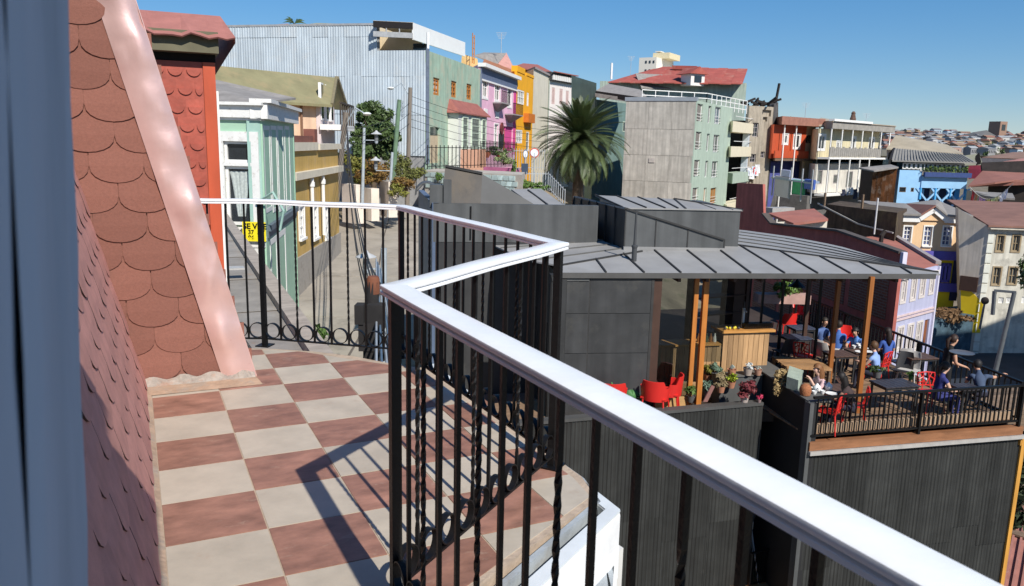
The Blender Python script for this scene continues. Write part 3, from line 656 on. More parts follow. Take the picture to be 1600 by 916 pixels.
# skylight wedge: dark ribbed flank, sunlit tapering front
S0 = Z(975, 389, -.8); S1 = Z(1131, 391.5, -.8); SF = Fac(S0, S1); SBk = Z(895, 358, -.8); SL = Fac(S0, SBk)
ptl = SF.px(976, 325); ptr = SF.px(1131, 374.5); zfb = -.84
ribs = [(0, None), (SF.sz(1023.5, 380)[0], None), (SF.sz(1074, 380)[0], None), (SF.len, None)]
def ztop(s): return ptl.z+(ptr.z-ptl.z)*s/SF.len
for (a, _), (b_, _) in zip(ribs, ribs[1:]):
    q = MB(); q.prism([SF.P(a+.012, zfb), SF.P(b_-.012, zfb), SF.P(b_-.012, ztop(b_)), SF.P(a+.012, ztop(a))], SF.n*-.05); q.build('wedge_sheet', GREYM, rest)
q = MB()
for a, _ in ribs: q.prism([SF.P(a-.012, zfb, .012), SF.P(a+.012, zfb, .012), SF.P(a+.012, ztop(a), .012), SF.P(a-.012, ztop(a), .012)], SF.n*-.05)
q.beam(ptl+SF.n*.01, ptr+SF.n*.01, .05, .035); q.build('wedge_trim', SEAM, rest)
q = MB(); q.beam(SF.P(-.02, zfb+.05, .03), SF.P(SF.len, zfb+.05, .03), .07, .08); q.build('base_flashing', ROOFM, rest)
zl = SL.sz(895, 306)[1]; NR = 6
for k in range(NR):
    a = SL.len*k/NR; b_ = SL.len*(k+1)/NR; za, zb_ = ptl.z+(zl-ptl.z)*k/NR, ptl.z+(zl-ptl.z)*(k+1)/NR
    q = MB(); q.prism([SL.P(a+.012, zfb-.1), SL.P(b_-.012, zfb-.1), SL.P(b_-.012, zb_), SL.P(a+.012, za)], SL.n*-.05); q.build('flank_sheet', SHEET, rest)
    q = MB(); q.prism([SL.P(b_-.025, zfb-.1, .03), SL.P(b_+.01, zfb-.1, .03), SL.P(b_+.01, zb_, .03), SL.P(b_-.025, zb_, .03)], SL.n*-.05); q.build('flank_rib', SEAM, rest)
# top of the wedge and the second roof box behind it
q = MB(); bk = SL.P(SL.len, zl); q.prism([ptl, ptr, ptr-SF.n*2.2, bk], (0, 0, -.03)); q.build('wedge_roof', ROOFM, rest)
B0 = SF.px(979, 326, -.35); B1 = SF.px(1166, 330, -.35); z0 = B1.z
bt = [Vector((B0.x, B0.y, z0)), Vector((B1.x, B1.y, z0))]; BF = Fac(bt[0], bt[1])
q = MB(); BF.box(q, -.02, BF.len, -.95, z0-.02, 0, -3.0); q.build('roof_box', GREYM, rest)
r0 = Z(930, 305, z0+.14); r1 = Z(1053, 311, z0+.14)
tx = [979, 1019, 1051, 1088]; bx = [(930, 305), (966, 306), (998, 307.5), (1029, 309), (1053, 311)]
top_f = [BF.P(BF.len*u-.02, z0, .03) for u in (0, .2, .36, .47, .6)]; top_b = [r0.lerp(r1, u) for u in (0, .28, .55, .8, 1)]
for i in range(4):
    MB().prism([top_f[i], top_f[i+1], top_b[i+1], top_b[i]], (0, 0, -.03)).build('roof_panel', ROOFM, rest)
    MB().beam(top_f[i]+Vector((0, 0, .01)), top_b[i]+Vector((0, 0, .01)), .026, .03).build('seam', SEAM, rest)
c = BF.P(BF.len+.04, z0, .03)
MB().prism([top_f[4], c, top_b[4]], (0, 0, -.03)).build('roof_panel', ROOFM, rest)
q = MB(); q.beam(top_b[4], top_f[4].lerp(top_f[3], .5), .04, .03); q.build('hip_cap', SEAM, rest); q = MB(); q.beam(top_b[4]+Vector((0, 0, .01)), c, .03, .03); q.build('hip_cap', SEAM, rest)
for u in (.35, .7): q = MB(); q.beam(top_b[4].lerp(c, u), top_f[4].lerp(c, u+.1), .02, .02); q.build('seam', SEAM, rest)
# flue pipe
c = onroof(990.5, 408); q = MB(); q.lathe((c.x, c.y, c.z-.05), [(.05, 0), (.05, .32), (.062, .32), (.062, .36), (.03, .37), (.02, .95), (.02, 1.0)], 12); q.build('flue_pipe', M('flue grey', (.06, .062, .065), .5, .1, 3), rest, smooth=40)

# --- glass front under the canopy: orange jambs and panes
GF = Fac(E0-nE*.42, E1-nE*.42); zt = -1.02
def jamb(x, w_, z0=ZF, nm='door_jamb', mt=None):
    s = GF.sz(x, 520)[0]; q = MB(); GF.box(q, s-w_/2, s+w_/2, z0, zt, .05, -.06); q.build(nm, mt or ORW, rest); return s
j0 = jamb(1024, .09); j1 = jamb(1083, .085); j2 = jamb(1098, .10)
GL = glass('clear glass', (.8, .85, .85), .8)
q = MB(); GF.box(q, j0+.05, j1-.05, ZF+.25, zt, .004, -.008); q.build('glass_pane', GL, rest)
s3 = GF.sz(1131, 520)[0]
q = MB(); GF.box(q, j2+.055, s3, -2.85, zt, .004, -.008); q.build('glass_pane', GL, rest)
q = MB(); GF.box(q, j0+.045, j1-.045, ZF, ZF+.24, .03, -.04); q.build('door_sill', M('pale wood', (.45, .27, .11), .6, .2, 3, stretch=(1, 1, 6)), rest)
q = MB(); WL.box(q, s2+.02, j0-.04, ZF-.5, zt, -.02, -.42); q.build('return_wall', M('brown return', (.06, .03, .02), .6, .2, 3), rest)
# --- floor of the restaurant and its boarded terrace
TA, TB = Z(1265, 682, ZF), Z(1590, 658, ZF); TF = Fac(TA, TB); tT, nT = TF.t, TF.n; TL = TF.len
tdir = unit(Z(1270, 472, -3.05)-Z(1588, 597, -3.05)); tdir = Vector((tdir.x, tdir.y, 0)).normalized()
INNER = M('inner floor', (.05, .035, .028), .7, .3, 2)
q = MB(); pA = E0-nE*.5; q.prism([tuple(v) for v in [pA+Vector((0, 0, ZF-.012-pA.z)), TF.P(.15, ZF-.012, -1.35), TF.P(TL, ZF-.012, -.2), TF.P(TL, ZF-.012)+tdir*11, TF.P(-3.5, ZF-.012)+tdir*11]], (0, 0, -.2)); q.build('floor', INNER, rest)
DK = M('deck board', (.22, .14, .085), .8, .25, 3, rnd=.3, bump=.2, stretch=(1, 6, 1))
for k in range(34):   # boards run along the front
    o = .02+k*.15
    a, b_ = TF.P(.02, ZF, -o), TF.P(TL-.02, ZF, -o)+tdir*0
    sh = (tdir-(-nT))*(o); sh = tdir*(o/(-nT).dot(tdir))-(-nT)*o
    q = MB(); L_ = TF.P(.02, ZF, -o)+sh*.0; R_ = TF.P(TL-.02, ZF, -o)+sh
    q.prism([TF.P(.02, ZF, -o), R_, TF.P(TL-.02, ZF, -o-.138)+sh+tdir*0, TF.P(.02, ZF, -o-.138)], (0, 0, -.03)); q.build('deck_board', DK, rest)
q = MB(); TF.box(q, .0, TL+.15, ZF-.02, ZF+.16, -.12, -.2); q.build('toe_beam', M('toe timber', (.32, .22, .14), .85, .3, 2, bump=.3, stretch=(8, 8, 1), dirt=((.42, .34, .26), .6, 3, .5)), rest)
q = MB(); TF.box(q, -.02, TL+.1, ZF-.26, ZF-.10, .06, -.1); q.build('orange_beam', M('orange timber', (.25, .11, .05), .7, .25, 2, stretch=(1, 1, 5)), rest)
q = MB(); TF.box(q, -.02, TL+.14, ZF-.34, ZF-.27, .10, -.1); q.build('metal_flashing', M('galvanised'), rest)
# corrugated faces below, sheet by sheet
def corr_face(fac, s0, s1, z0, z1, out, cols, rows, parent, hill=.012, pitch=.075):
    for c in range(cols):
        a, b_ = s0+(s1-s0)*c/cols, s0+(s1-s0)*(c+1)/cols; off = random.uniform(-.25, .25)
        zz = [z1]+[z1-(z1-z0)*(r_+1+off*(r_ < rows-1))/rows for r_ in range(rows)]
        for r_ in range(rows):
            top, bot = zz[r_], zz[r_+1]-.03; m = max(2, int((b_-a)/(pitch/4))); vs = []; pr = random.uniform(-.003, .003)-.004*r_
            for i in range(m+1):
                s = a-.02+(b_-a+.04)*i/m; o = out+hill*math.sin(2*math.pi*s/pitch)+pr
                vs += [fac.P(s, bot, o+.004), fac.P(s, top, o)]
            q = MB(); q.add(vs, [(2*i, 2*i+2, 2*i+3, 2*i+1) for i in range(m)]); q.build('corrugated_sheet', CORR, parent, fix=False)
q = MB(); TF.box(q, .0, TL+.12, -13, ZF-.36, -.03, -4.5); q.build('terrace_block', SEAM, rest)
corr_face(TF, 0, TL+.12, -12.5, ZF-.345, .0, 7, 4, rest)
q = MB(); sp = Fac(TA, TA+tdir*3); hh = -3.18
sp.box(q, .0, 3.2, -13, hh, .02, -.12); q.build('flank_wall', M('black flank', (.018, .018, .019), .7, .2, 2), rest)
q = MB(); TF.box(q, -.06, .02, -12.5, hh+.01, .02, -.15); q.build('corner_post', GREYM, rest)
q = MB(); sp.box(q, .05, 3.2, hh+.002, hh+.03, .05, -.42); q.build('planter_top', M('grey planter top', (.10, .10, .096), .8, .2, 4), rest)
# yellow timber at the right end, and the dark post
YW = M('yellow timber', (.55, .27, .05), .6, .2, 2.5, stretch=(6, 6, .6), dirt=((.3, .12, .04), .5, 5, .62))
q = MB(); TF.box(q, TL+.13, TL+.22, -13, ZF-.36, .05, -.05); q.build('timber_post', YW, rest)
q = MB(); q.beam(TF.P(TL+.1, ZF-.42, .0), TF.P(TL+1.4, ZF-.40, -.02), .09, .16); q.build('timber_beam', YW, rest)
# --- left deck with its parapet and corrugated face
KA, KB = Z(862, 656, -3.5), Z(1192, 628.5, -3.5); KF = Fac(KA, KB); KL = KF.len
q = MB(); KF.box(q, -.6, KL, -3.56, -3.5, .03, -.16); q.build('parapet_cap', M('dark cap', (.07, .07, .068), .5, .2, 2), rest)
q = MB(); KF.box(q, -.6, KL-.02, -13, -3.57, -.03, -.3); q.build('deck_block', SEAM, rest)
corr_face(KF, -.6, KL-.01, -12.5, -3.565, .0, 5, 4, rest)
q = MB(); q.prism([KF.P(-.6, ZF-.02, -.1), KF.P(KL-.1, ZF-.02, -.1), KF.P(KL-.3, ZF-.02, -2.2), KF.P(-.6, ZF-.02, -2.0)], (0, 0, -.15)); q.build('small_deck', DK, rest)
# low grey planter wall before the bar, and the void beside it
NF = Fac(Z(1133, 590, -3.22), Z(1192, 586, -3.22)); q = MB(); NF.box(q, -.1, NF.len+.0, -13, -3.22, 0, -.35); q.build('planter_wall', GREYM, rest)
q = MB(); q.beam(NF.P(-.1, -3.21, -.12), NF.P(NF.len+.02, -3.21, -.12), .3, .025); q.build('planter_shelf', M('grey planter top'), rest)
LOW = -7.35
q = MB(); q.prism([KF.P(KL-.4, LOW, .4), KF.P(KL+.9, LOW, .1), KF.P(KL+.9, LOW, -2.4), KF.P(KL-.4, LOW, -2.4)], (0, 0, -.2)); q.build('lower_deck', M('lower deck', (.3, .13, .05), .8, .2, 3), rest)
q = MB(); KF.box(q, KL-.5, KL+1.2, -13, -3.3, -1.6, -1.8); q.build('void_wall', M('black flank'), rest)
q = MB(); KF.box(q, KL-.02, KL+.16, LOW, LOW+2.1, -1.5, -1.58); q.build('brown_door', M('brown return'), rest)
# canopy posts
def post(xt, xb, yb, w_, d=None, z=None, mt=None, zt=-1.05):
    p = D(xb, yb, d) if d else Z(xb, yb, ZF); q = MB(); X = tE*w_/2; Y = nE*w_/2; zt_ = zt+.0
    q.box8([p*1-X-Y+Vector((0, 0, ZF-p.z)), p+X-Y+Vector((0, 0, ZF-p.z)), p+X+Y+Vector((0, 0, ZF-p.z)), p-X+Y+Vector((0, 0, ZF-p.z)), p-X-Y+Vector((0, 0, zt_-p.z)), p+X-Y+Vector((0, 0, zt_-p.z)), p+X+Y+Vector((0, 0, zt_-p.z)), p-X+Y+Vector((0, 0, zt_-p.z))]); q.build('canopy_post', mt or M('brown post', (.30, .105, .025), .5, .25, 2, stretch=(6, 6, .5)), rest)
post(1362, 1339, 645, .085); post(1313, 1300, 546, .085, 18.4); post(1265, 1257, 522, .085, 20.2, mt=M('brown return'))
for x, y, d in ((1276, 520, 18.8), (1219, 510, 19.6), (1189, 500, 21), (1170, 480, 22), (1244, 480, 23)): post(x, x, y, .05, d, mt=BLACK)
q = MB(); a = D(1148, 470, 21.0); q.box((a.x-.25, a.y-.25, ZF), (a.x+.25, a.y+.25, -1.0)); q.build('pillar', M('brown return'), rest)
# underside of the canopy: rafters
q = MB()
q = None
for k in range(10):
    q = MB(); p = E0+tE*(1.8+k*.55); q.beam(p+Vector((0, 0, -.13))-nE*.1, p-nE*(3.2-.24*k)+Vector((0, 0, -.10)), .06, .12); q.build('rafter', M('brown return'), rest)
# terrace railings
def railing(nm, label, A, B, zt, zb, n, thick=.02, posts=(0, 1), grp=None, top=.05, mt=None, drop=0):
    mt = mt or BLACK; t = T(nm, label, 'railing', tuple((A+B)/2+Vector((0, 0, zb-(A.z+B.z)/2))), grp)
    A = Vector((A.x, A.y, 0)); B = Vector((B.x, B.y, 0)); q = MB(); q.beam(A+Vector((0, 0, zt)), B+Vector((0, 0, zt)), top, top*.7); q.build('top_bar', mt, t)
    q = MB(); q.beam(A+Vector((0, 0, zb)), B+Vector((0, 0, zb)), top*.7, top*.5); q.build('bottom_bar', mt, t)
    m = MB(); m.box((-thick/2, -thick/2, zb), (thick/2, thick/2, zt)); me = m.mesh('baluster', mt); d = unit(B-A)
    for i in range(1, n): inst('baluster', me, t, frame_m(A.lerp(B, i/n), d, Vector((-d.y, d.x, 0)), (0, 0, 1)))
    for u in posts:
        p = A.lerp(B, u); q = MB(); q.box((p.x-.03, p.y-.03, zb-drop), (p.x+.03, p.y+.03, zt-.02)); q.build('post', mt, t)
    return t
ra = TF.px(1267, 626, 0); rb = TF.px(1587, 598, 0); rz = (ra.z+rb.z)/2
railing('terrace_railing', 'black bar railing along the front of the restaurant terrace above corrugated metal', TF.P(.0, 0, .02), TF.P(TL+.0, 0, .02), rz, ZF+.02, 46, .02, (.5, 1), 'terrace railings', .06, drop=.28)
rc = TF.P(TL, 0, .0); rd = rc+tdir*9.5
railing('terrace_railing', 'black bar railing down the far side of the terrace beside the brick party wall', rc, rd, -3.02, ZF+.06, 62, .022, (0, .33, .66), 'terrace railings', .06)
railing('terrace_railing', 'small black railing on the lower landing in front of the tripod', KF.P(KL-.02, 0, .1), KF.P(KL+.72, 0, .05), -6.62, LOW+.05, 14, .014, (0, 1), 'terrace railings', .04)
# red-brown party wall with brick infill
W0 = rc+tdir*4.6+tT*.55; WF = Fac(W0, W0+tdir*8)
PLAST = M('oxblood plaster', (.42, .125, .10), .9, .14, 2, bump=.15, bscale=30, dirt=((.32, .10, .08), .6, 2.5, .52), streak=.2)
pw = T('party_wall', 'oxblood plastered party wall with sloped coping behind the terrace canopy', 'wall', tuple(WF.P(3, -4)))
pts = [(1408, 396), (1310, 361.5), (1206, 350.5), (1193, 335), (1192, 288), (1152, 286)]
sz = [WF.sz(*p) for p in pts]; se = sz[0][0]
poly = [WF.P(se, -13)]+[WF.P(s, z) for s, z in sz]+[WF.P(sz[-1][0], -13)]
q = MB(); q.prism(poly, WF.n*-.09); q.build('wall_body', PLAST, pw)
q = MB()
for (a, za), (b_, zb_) in zip(sz[:4], sz[1:4]): q.beam(WF.P(a, za+.02, -.05), WF.P(b_, zb_+.02, -.05), .24, .06)
q.build('coping', M('dark coping', (.09, .075, .065), .8, .2, 4), pw)
q = MB(); WF.box(q, se-.14, se-.02, sz[0][1]-.42, sz[0][1]+.04, .03, -.085); q.build('white_edge', M('lilac white', (.62, .6, .72), .7, .08, 3), pw)
def brick_mat():
    m = M('infill brick', (.20, .085, .055), .9, .3, 3); N = m.node_tree.nodes; L = m.node_tree.links
    b = N.new('ShaderNodeTexBrick'); b.inputs['Scale'].default_value = 1; b.inputs['Brick Width'].default_value = .24; b.inputs['Row Height'].default_value = .075; b.inputs['Mortar Size'].default_value = .012
    b.inputs[1].default_value = (.22, .085, .05, 1); b.inputs[2].default_value = (.15, .06, .04, 1); b.inputs[3].default_value = (.2, .16, .13, 1)
    tc = N.new('ShaderNodeTexCoord'); sx = N.new('ShaderNodeSeparateXYZ'); cx = N.new('ShaderNodeCombineXYZ'); ad = N.new('ShaderNodeMath'); ad.operation = 'MULTIPLY'; ad.inputs[1].default_value = 1.05
    L.new(tc.outputs['Object'], sx.inputs[0]); L.new(sx.outputs[1], ad.inputs[0]); L.new(ad.outputs[0], cx.inputs[0]); L.new(sx.outputs[2], cx.inputs[1]); L.new(cx.outputs[0], b.inputs['Vector'])
    L.new(b.outputs[0], N['Principled BSDF'].inputs['Base Color']); return m
BR = brick_mat()
for k in range(4):
    a = se+.35+k*2.0
    for z0, z1 in ((-3.0, -1.75), (-4.5, -3.2)):
        q = MB(); WF.box(q, a, a+1.75, z0, z1, .02, -.05); q.build('brick_panel', BR, pw)
# ------------------------------------------------------------------ houses along the street on the left
MINT = M('mint board paint', (.34, .52, .38), .7, .08, 2, bump=.08, dirt=((.42, .5, .42), .5, 2.5, .55))
MINT_SHADE = M('shaded mint paint', (.30, .46, .40), .7, .12, 2, bump=.1, dirt=((.4, .45, .4), .5, 4, .55))  # darker, bluer copy of the mint: shade of the street face in its colour
FLAKY = M('flaky white paint', (.72, .71, .68), .7, .06, 6, bump=.15, dirt=((.42, .38, .33), .75, 9, .56))
gf = lev(343, 164, 19.5, 415, 165.5)
green = T('green_house', 'mint green boarded house with flaky white windows, just past the grey flat roof', 'house', tuple(gf.P(0, -4.3)))
s_l = gf.sz(343, 260)[0]-2.5; s_c = gf.sz(409, 260)[0]; zc = gf.sz(380, 184)[1]
gr = Fac(gf.P(s_c, 0), D(457, 200, 25.0)); gf.dv = gr.t
h = gf.rect(353, 221, 396, 388); hw = (h[0], h[1], h[2], h[3])
gf.wall(green, 'wall', MINT, s_l, s_c, -5.5, zc, [hw], .12, 6)
trans = h[3]-(h[3]-h[2])*.21
gf.window(green, (h[0], h[1], trans+.04, h[3]), FLAKY, DARKPANE, .06, (1, 1), .06)
w1 = gf.window(green, (h[0], h[1], h[2]+(h[3]-h[2])*.22, trans-.04), FLAKY, DARKPANE, .07, (1, 1), .06)
gf.window(green, (h[0], h[1], h[2], h[2]+(h[3]-h[2])*.22-.05), FLAKY, M('warm pane', (.16, .05, .025), .15, .5, 5), .06, (4, 1), .06)
q = MB()
for a, b_, c, d in ((h[0]-.17, h[0], h[2]-.25, h[3]+.22), (h[1], h[1]+.17, h[2]-.25, h[3]+.22), (h[0], h[1], h[3], h[3]+.22), (h[0], h[1], h[2]-.25, h[2]), (h[0], h[1], trans-.04, trans+.04)): gf.box(q, a, b_, c, d, .05, -.07)
gf.box(q, h[0]-.22, h[1]+.22, h[2]-.36, h[2]-.26, .1, 0); q.build('window_casing', FLAKY, green)
q = MB(); m = 8   # gathered curtain
cz1 = trans-.16; cz0 = h[2]+(h[3]-h[2])*.30; vs = []
for j in range(7):
    t = j/6; wd = (h[1]-h[0])*(.40-.24*t**.7)
    for i in range(17): u = i/16*2-1; vs.append(gf.P((h[0]+h[1])/2+u*wd*(1 if t < .6 else 1-.15*(t-.6)), cz1+(cz0-cz1)*t, -.082+.012*math.sin(u*14)*(1-t*.3)))
q.add(vs, [(j*17+i, j*17+i+1, (j+1)*17+i+1, (j+1)*17+i) for j in range(6) for i in range(16)]); q.build('curtain', M('lace curtain', (.42, .46, .44), .9, .2, 20), w1, smooth=60, fix=False)
for k, z in enumerate((h[2]-.75, h[2]-1.15, h[2]-1.55, h[2]-1.95, h[3]+.5)):
    q = MB(); gf.box(q, s_l, s_c-.002, z, z+.02, .012, -.05); q.build('clapboard_edge', MINT_SHADE, green)
# cornice
q = MB(); z1 = gf.sz(380, 165)[1]; gf.box(q, s_l, s_c+.06, zc, z1, .12, -.3); gf.box(q, s_l, s_c+.12, z1+.003, z1+.07, .22, -.3); gf.box(q, s_l, s_c+.04, zc-.06, zc-.003, .06, -.2); q.build('cornice', FLAKY, green)
q = MB(); a = gf.P(s_l, z1+.08, .1); b_ = gf.P(s_c+.05, z1+.08, .1); q.prism([a, b_, gf.P(s_c+.1, z1+.3, -2.2), gf.P(s_l, z1+1.0, -3)], (0, 0, -.05)); q.build('roof', M('grey tin roof', (.26, .24, .22), .8, .2, 3), green)
# street face with the bay
L = gr.len; ztop = zc-.02
gl = [gr.rect(x0, 200, x1, 312) for x0, x1 in ((412, 420), (423.5, 431), (434, 441), (445, 451))]
GW = [(max(.12, g[0]), g[1], g[2]-.2, g[3]-.05) for g in gl]
lo_ = [gr.rect(x0, 385, x1, 520) for x0, x1 in ((424, 432), (437, 446))]
LWn = [(g[0], g[1], -3.75, -1.25) for g in lo_]
gr.wall(green, 'street_wall', MINT_SHADE, 0, L, -5.5, ztop, GW+LWn, .1, .3)
for g in GW: gr.window(green, g, FLAKY, PALEPANE if g is GW[2] else DARKPANE, .07, (1, 3), .05, trim=True, tw=.1)
for g in LWn: gr.window(green, g, WHITE, PALEPANE, .09, (1, 2), .05, trim=True, tw=.14)
q = MB(); gr.box(q, -.1, L+.05, ztop+.003, ztop+.35, .18, -.2); gr.box(q, -.15, L+.1, ztop+.355, ztop+.44, .28, -.2); q.build('cornice', FLAKY, green)
q = MB(); zb = gr.sz(430, 372)[1]; gr.box(q, .3, L, -.86, -.72, .12, -.02); gr.box(q, .3, L, -1.02, -.863, .06, -.02); q.build('string_course', M('slate teal trim', (.10, .13, .16), .6, .2, 4), green)
q = MB(); gf.box(q, s_l, s_c+.05, -1.05, -.95, .14, -.02); gf.box(q, s_l, s_c+.02, -1.2, -1.053, .07, -.02); q.build('string_course', FLAKY, green)
q = MB(); gr.box(q, L-.12, L+.02, -5.3, ztop, .04, -.05); q.build('corner_board', MINT, green)
q = MB(); gr.box(q, .02, .14, -5.3, ztop, .04, -.05); q.build('corner_board', MINT, green)
q = MB(); q.tube([gf.P(s_c-.1, -.15, .12), gf.P(s_c+.35, .1, .3), gf.P(s_c+.6, -.3, .35), gf.P(s_c+.5, -.75, .35)], .03, 6); q.build('drain_bend', MINT_SHADE, green)
# the yellow sign
sg = gf.rect(383, 346, 419, 376); SGN = T('sale_sign', 'bright yellow cardboard sign with black lettering hung under the green house window', 'sign', tuple(gf.P(sg[0], sg[2], .16)))
q = MB(); gf.box(q, sg[0], sg[1], sg[2], sg[3], .155, .14); q.build('board', M('yellow sign board', (.85, .70, .02), .5, .05, 4), SGN)
def text3(body, fac, s, z, size, out, mat, parent, bold=.0):
    cu = bpy.data.curves.new('lettering', 'FONT'); cu.body = body; cu.size = size; cu.extrude = .002; cu.offset = bold
    tmp = bpy.data.objects.new('lettering', cu); me = bpy.data.meshes.new_from_object(tmp); bpy.data.objects.remove(tmp); me.materials.clear(); me.materials.append(mat)
    tx = fac.t if fac.t.cross(Vector((0, 0, 1))).dot(fac.n) > 0 else -fac.t
    return inst('lettering', me, parent, frame_m(fac.P(s, z, out), tx, (0, 0, 1), fac.n))
sh = sg[3]-sg[2]; sw = sg[1]-sg[0]
text3('SE VDE', gf, sg[0]+sw*.04, sg[3]-sh*.36, sh*.40, .158, BLACK, SGN, .006)
text3('37  5 7', gf, sg[0]+sw*.24, sg[3]-sh*.63, sh*.31, .158, BLACK, SGN, .004)
text3('96  2', gf, sg[0]+sw*.24, sg[3]-sh*.92, sh*.32, .158, BLACK, SGN, .004)

# ochre house
OCH = M('ochre plaster', (.52, .34, .10), .9, .12, 1.5, bump=.15, dirt=((.44, .30, .14), .6, 1.5, .5), streak=.15)
of = lev(459, 276, 27, 527, 264); s0 = of.sz(458, 300)[0]-.4; s1 = of.sz(529, 300)[0]
och = T('ochre_house', 'two storey ochre plastered house with white window frames and a pale cornice', 'house', tuple(of.P(2, -4)))
zc = of.sz(490, 270)[1]; zt = of.sz(490, 226)[1]-.2; zpl = -2.6
hs = []
for x0, x1 in ((467, 475), (487.5, 496), (507.5, 513.5)):
    a = of.rect(x0, 323, x1, 372); hs.append((a[0], a[1], a[2]+.0, a[3]))
of.wall(och, 'wall', OCH, s0, s1, -3.0, zt, hs, .12, 7)
for g in hs: of.window(och, g, WHITE, DARKPANE, .08, (2, 3), .04, WHITE, True, .07)
q = MB(); of.box(q, s0-.05, s1+.05, -6, -2.62, .06, -1); q.build('plinth', M('grey plinth', (.34, .31, .27), .95, .2, 2, bump=.3, dirt=((.22, .2, .17), .7, 2)), och)
q = MB(); of.box(q, s0, s1+.1, zc-.12, zc+.12, .22, -.05); q.build('cornice', M('pale cornice', (.62, .56, .44), .8, .1, 3), och)
q = MB(); sm = of.sz(493, 226)[0]; of.box(q, s0, sm, zt+.002, zt+.28, .1, -.4); of.box(q, sm+.15, s1+.08, zt+.002, zt+.22, .14, -.4); q.build('parapet_cap', M('pale cornice'), och)
q = MB(); of.box(q, s0, sm-.1, zt+.285, zt+.5, .0, -.3); of.box(q, sm-.35, sm+.12, zt+.283, zt+.75, .05, -.35); q.build('red_parapet', M('oxblood brick', (.2, .075, .055), .9, .2, 5), och)
for x in (482.5, 500): 
    s = of.sz(x, 300)[0]; q = MB(); q.tube([of.P(s, zc-.15, .12), of.P(s, zpl+.3, .12)], .065, 8); q.lathe(of.P(s, zc-.45, .12), [(.1, 0), (.1, .16)], 8); q.build('downpipe', WHITE, och, smooth=40)

# peach house with the mossy roof
pf = lev(415, 165, 37, 533, 172); ph = T('peach_house', 'pale peach house with a broad olive mossy roof and a timber balcony in its gable', 'house', tuple(pf.P(2, -2)))
PEACH = M('peach plaster', (.68, .47, .33), .9, .08, 1.5, streak=.12); LIL = M('pale mauve plaster', (.58, .5, .5), .9, .08, 2)
s0 = pf.sz(345, 190)[0]-3; s1 = pf.sz(500, 200)[0]; s2 = pf.sz(538, 190)[0]; ze = pf.sz(480, 165)[1]
q = MB(); pf.box(q, s0, s1, -5, ze+.1, 0, -7); q.build('wall', PEACH, ph)
dp = 6.0
gA = pf.px(507, 163.5); gApex = pf.px(527, 122); gz = gApex.z
eA = pf.px(392, 159, .5); eB = pf.px(508, 164, .5); eA = eB+(eA-eB)*2.2; eA.z = eB.z
rB = D(526, 121.5, 41.5); rA = rB+(eA-eB)
gfc = Fac(eB, D(542, 170, 43)); 
q = MB(); q.prism([eA, eB, rB, rA], (0, 0, -.12))
q.build('roof', M('mossy tin roof', (.235, .215, .115), .85, .16, 1.2, bump=.2, dirt=((.30, .24, .13), .7, 1.0, .5), streak=.0), ph)
dB = D(541.5, 169, 43.5); q = MB(); q.prism([rB, dB, dB+(eA-eB), rA], (0, 0, -.12)); q.build('roof', M('mossy tin roof'), ph)
q = MB(); q.beam(rB, dB, .2, .16); q.beam(rB, eB, .12, .16); q.build('barge_board', M('timber olive', (.2, .17, .1), .8), ph)
ins = (eA-eB).normalized()
g0 = eB+ins*.8+Vector((0, 0, .0)); g1 = dB+ins*.8; gp = rB+ins*.8
G = Fac(g0, g1); zb_ = G.sz(520, 196)[1]; 
q = MB(); q.prism([G.P(.5, -5), G.P(G.len-.1, -5), G.P(G.len-.1, g1.z-.1), Vector((gp.x, gp.y, gp.z-.25)), G.P(.5, g0.z-.1)], -G.n*.2); q.build('gable_wall', LIL, ph)
q = MB(); a = G.rect(500, 163, 534, 194); zfl = G.sz(515, 196)[1]; G.box(q, .3, G.len, zfl-.25, zfl, 1.0, 0); q.build('balcony_floor', WHITE, ph)
for i in range(7):
    s = .35+(G.len-.4)*i/6; q = MB(); q.beam(G.P(s, zfl, .95), G.P(s, zfl+1.0, .95), .06, .06); q.build('balcony_bar', M('timber dark', (.06, .045, .035), .8), ph)
q = MB(); q.beam(G.P(.3, zfl+1.0, .95), G.P(G.len, zfl+1.0, .95), .1, .08); q.build('balcony_rail', M('timber dark'), ph)
for u in (.2, .5, .8):
    g = (G.len*u-.35, G.len*u+.35, zfl+.2, zfl+1.9); q = MB(); G.box(q, *g, .03, -.1); w_ = q.build('window', WHITE, ph); q = MB(); G.box(q, g[0]+.08, g[1]-.08, g[2]+.08, g[3]-.08, .04, .0); q.build('pane', DARKPANE, w_)
q = MB(); s = pf.sz(470, 190)[0]; q.tube([pf.P(s, ze, .06), pf.P(s, -3, .06)], .06, 6); q.build('downpipe', M('rust brown', (.2, .11, .07), .8), ph)

# long corrugated wall at the top of the street, with the mint facade at its end
cf = lev(365, 43, 54, 595, 40); SILVER = M('pale corrugated sheet', (.49, .555, .60), .5, .10, .6, bump=.0, metal=.0, rnd=.05, streak=.16, dirt=((.50, .52, .52), .5, .8, .52))
long = T('corrugated_building', 'long windowless building clad in pale corrugated sheets with an open roof terrace', 'building', tuple(cf.P(4, 0)))
zt = cf.sz(480, 41)[1]; sa = cf.sz(343, 60)[0]-2; sb = cf.sz(592, 60)[0]; sc = cf.sz(667, 120)[0]; zm = cf.sz(630, 79)[1]
zr = [zt, cf.sz(480, 57)[1], cf.sz(500, 118)[1], cf.sz(630, 178)[1]-.0, cf.sz(650, 232)[1]-.4]
q = MB(); cf.box(q, sa, sb, -3, zt-.05, -.06, -9); cf.box(q, sb, sc, -3, zm-.05, -.06, -9); q.build('wall', M('shadow backing', (.3, .3, .3), .9), long)
ncol = 15
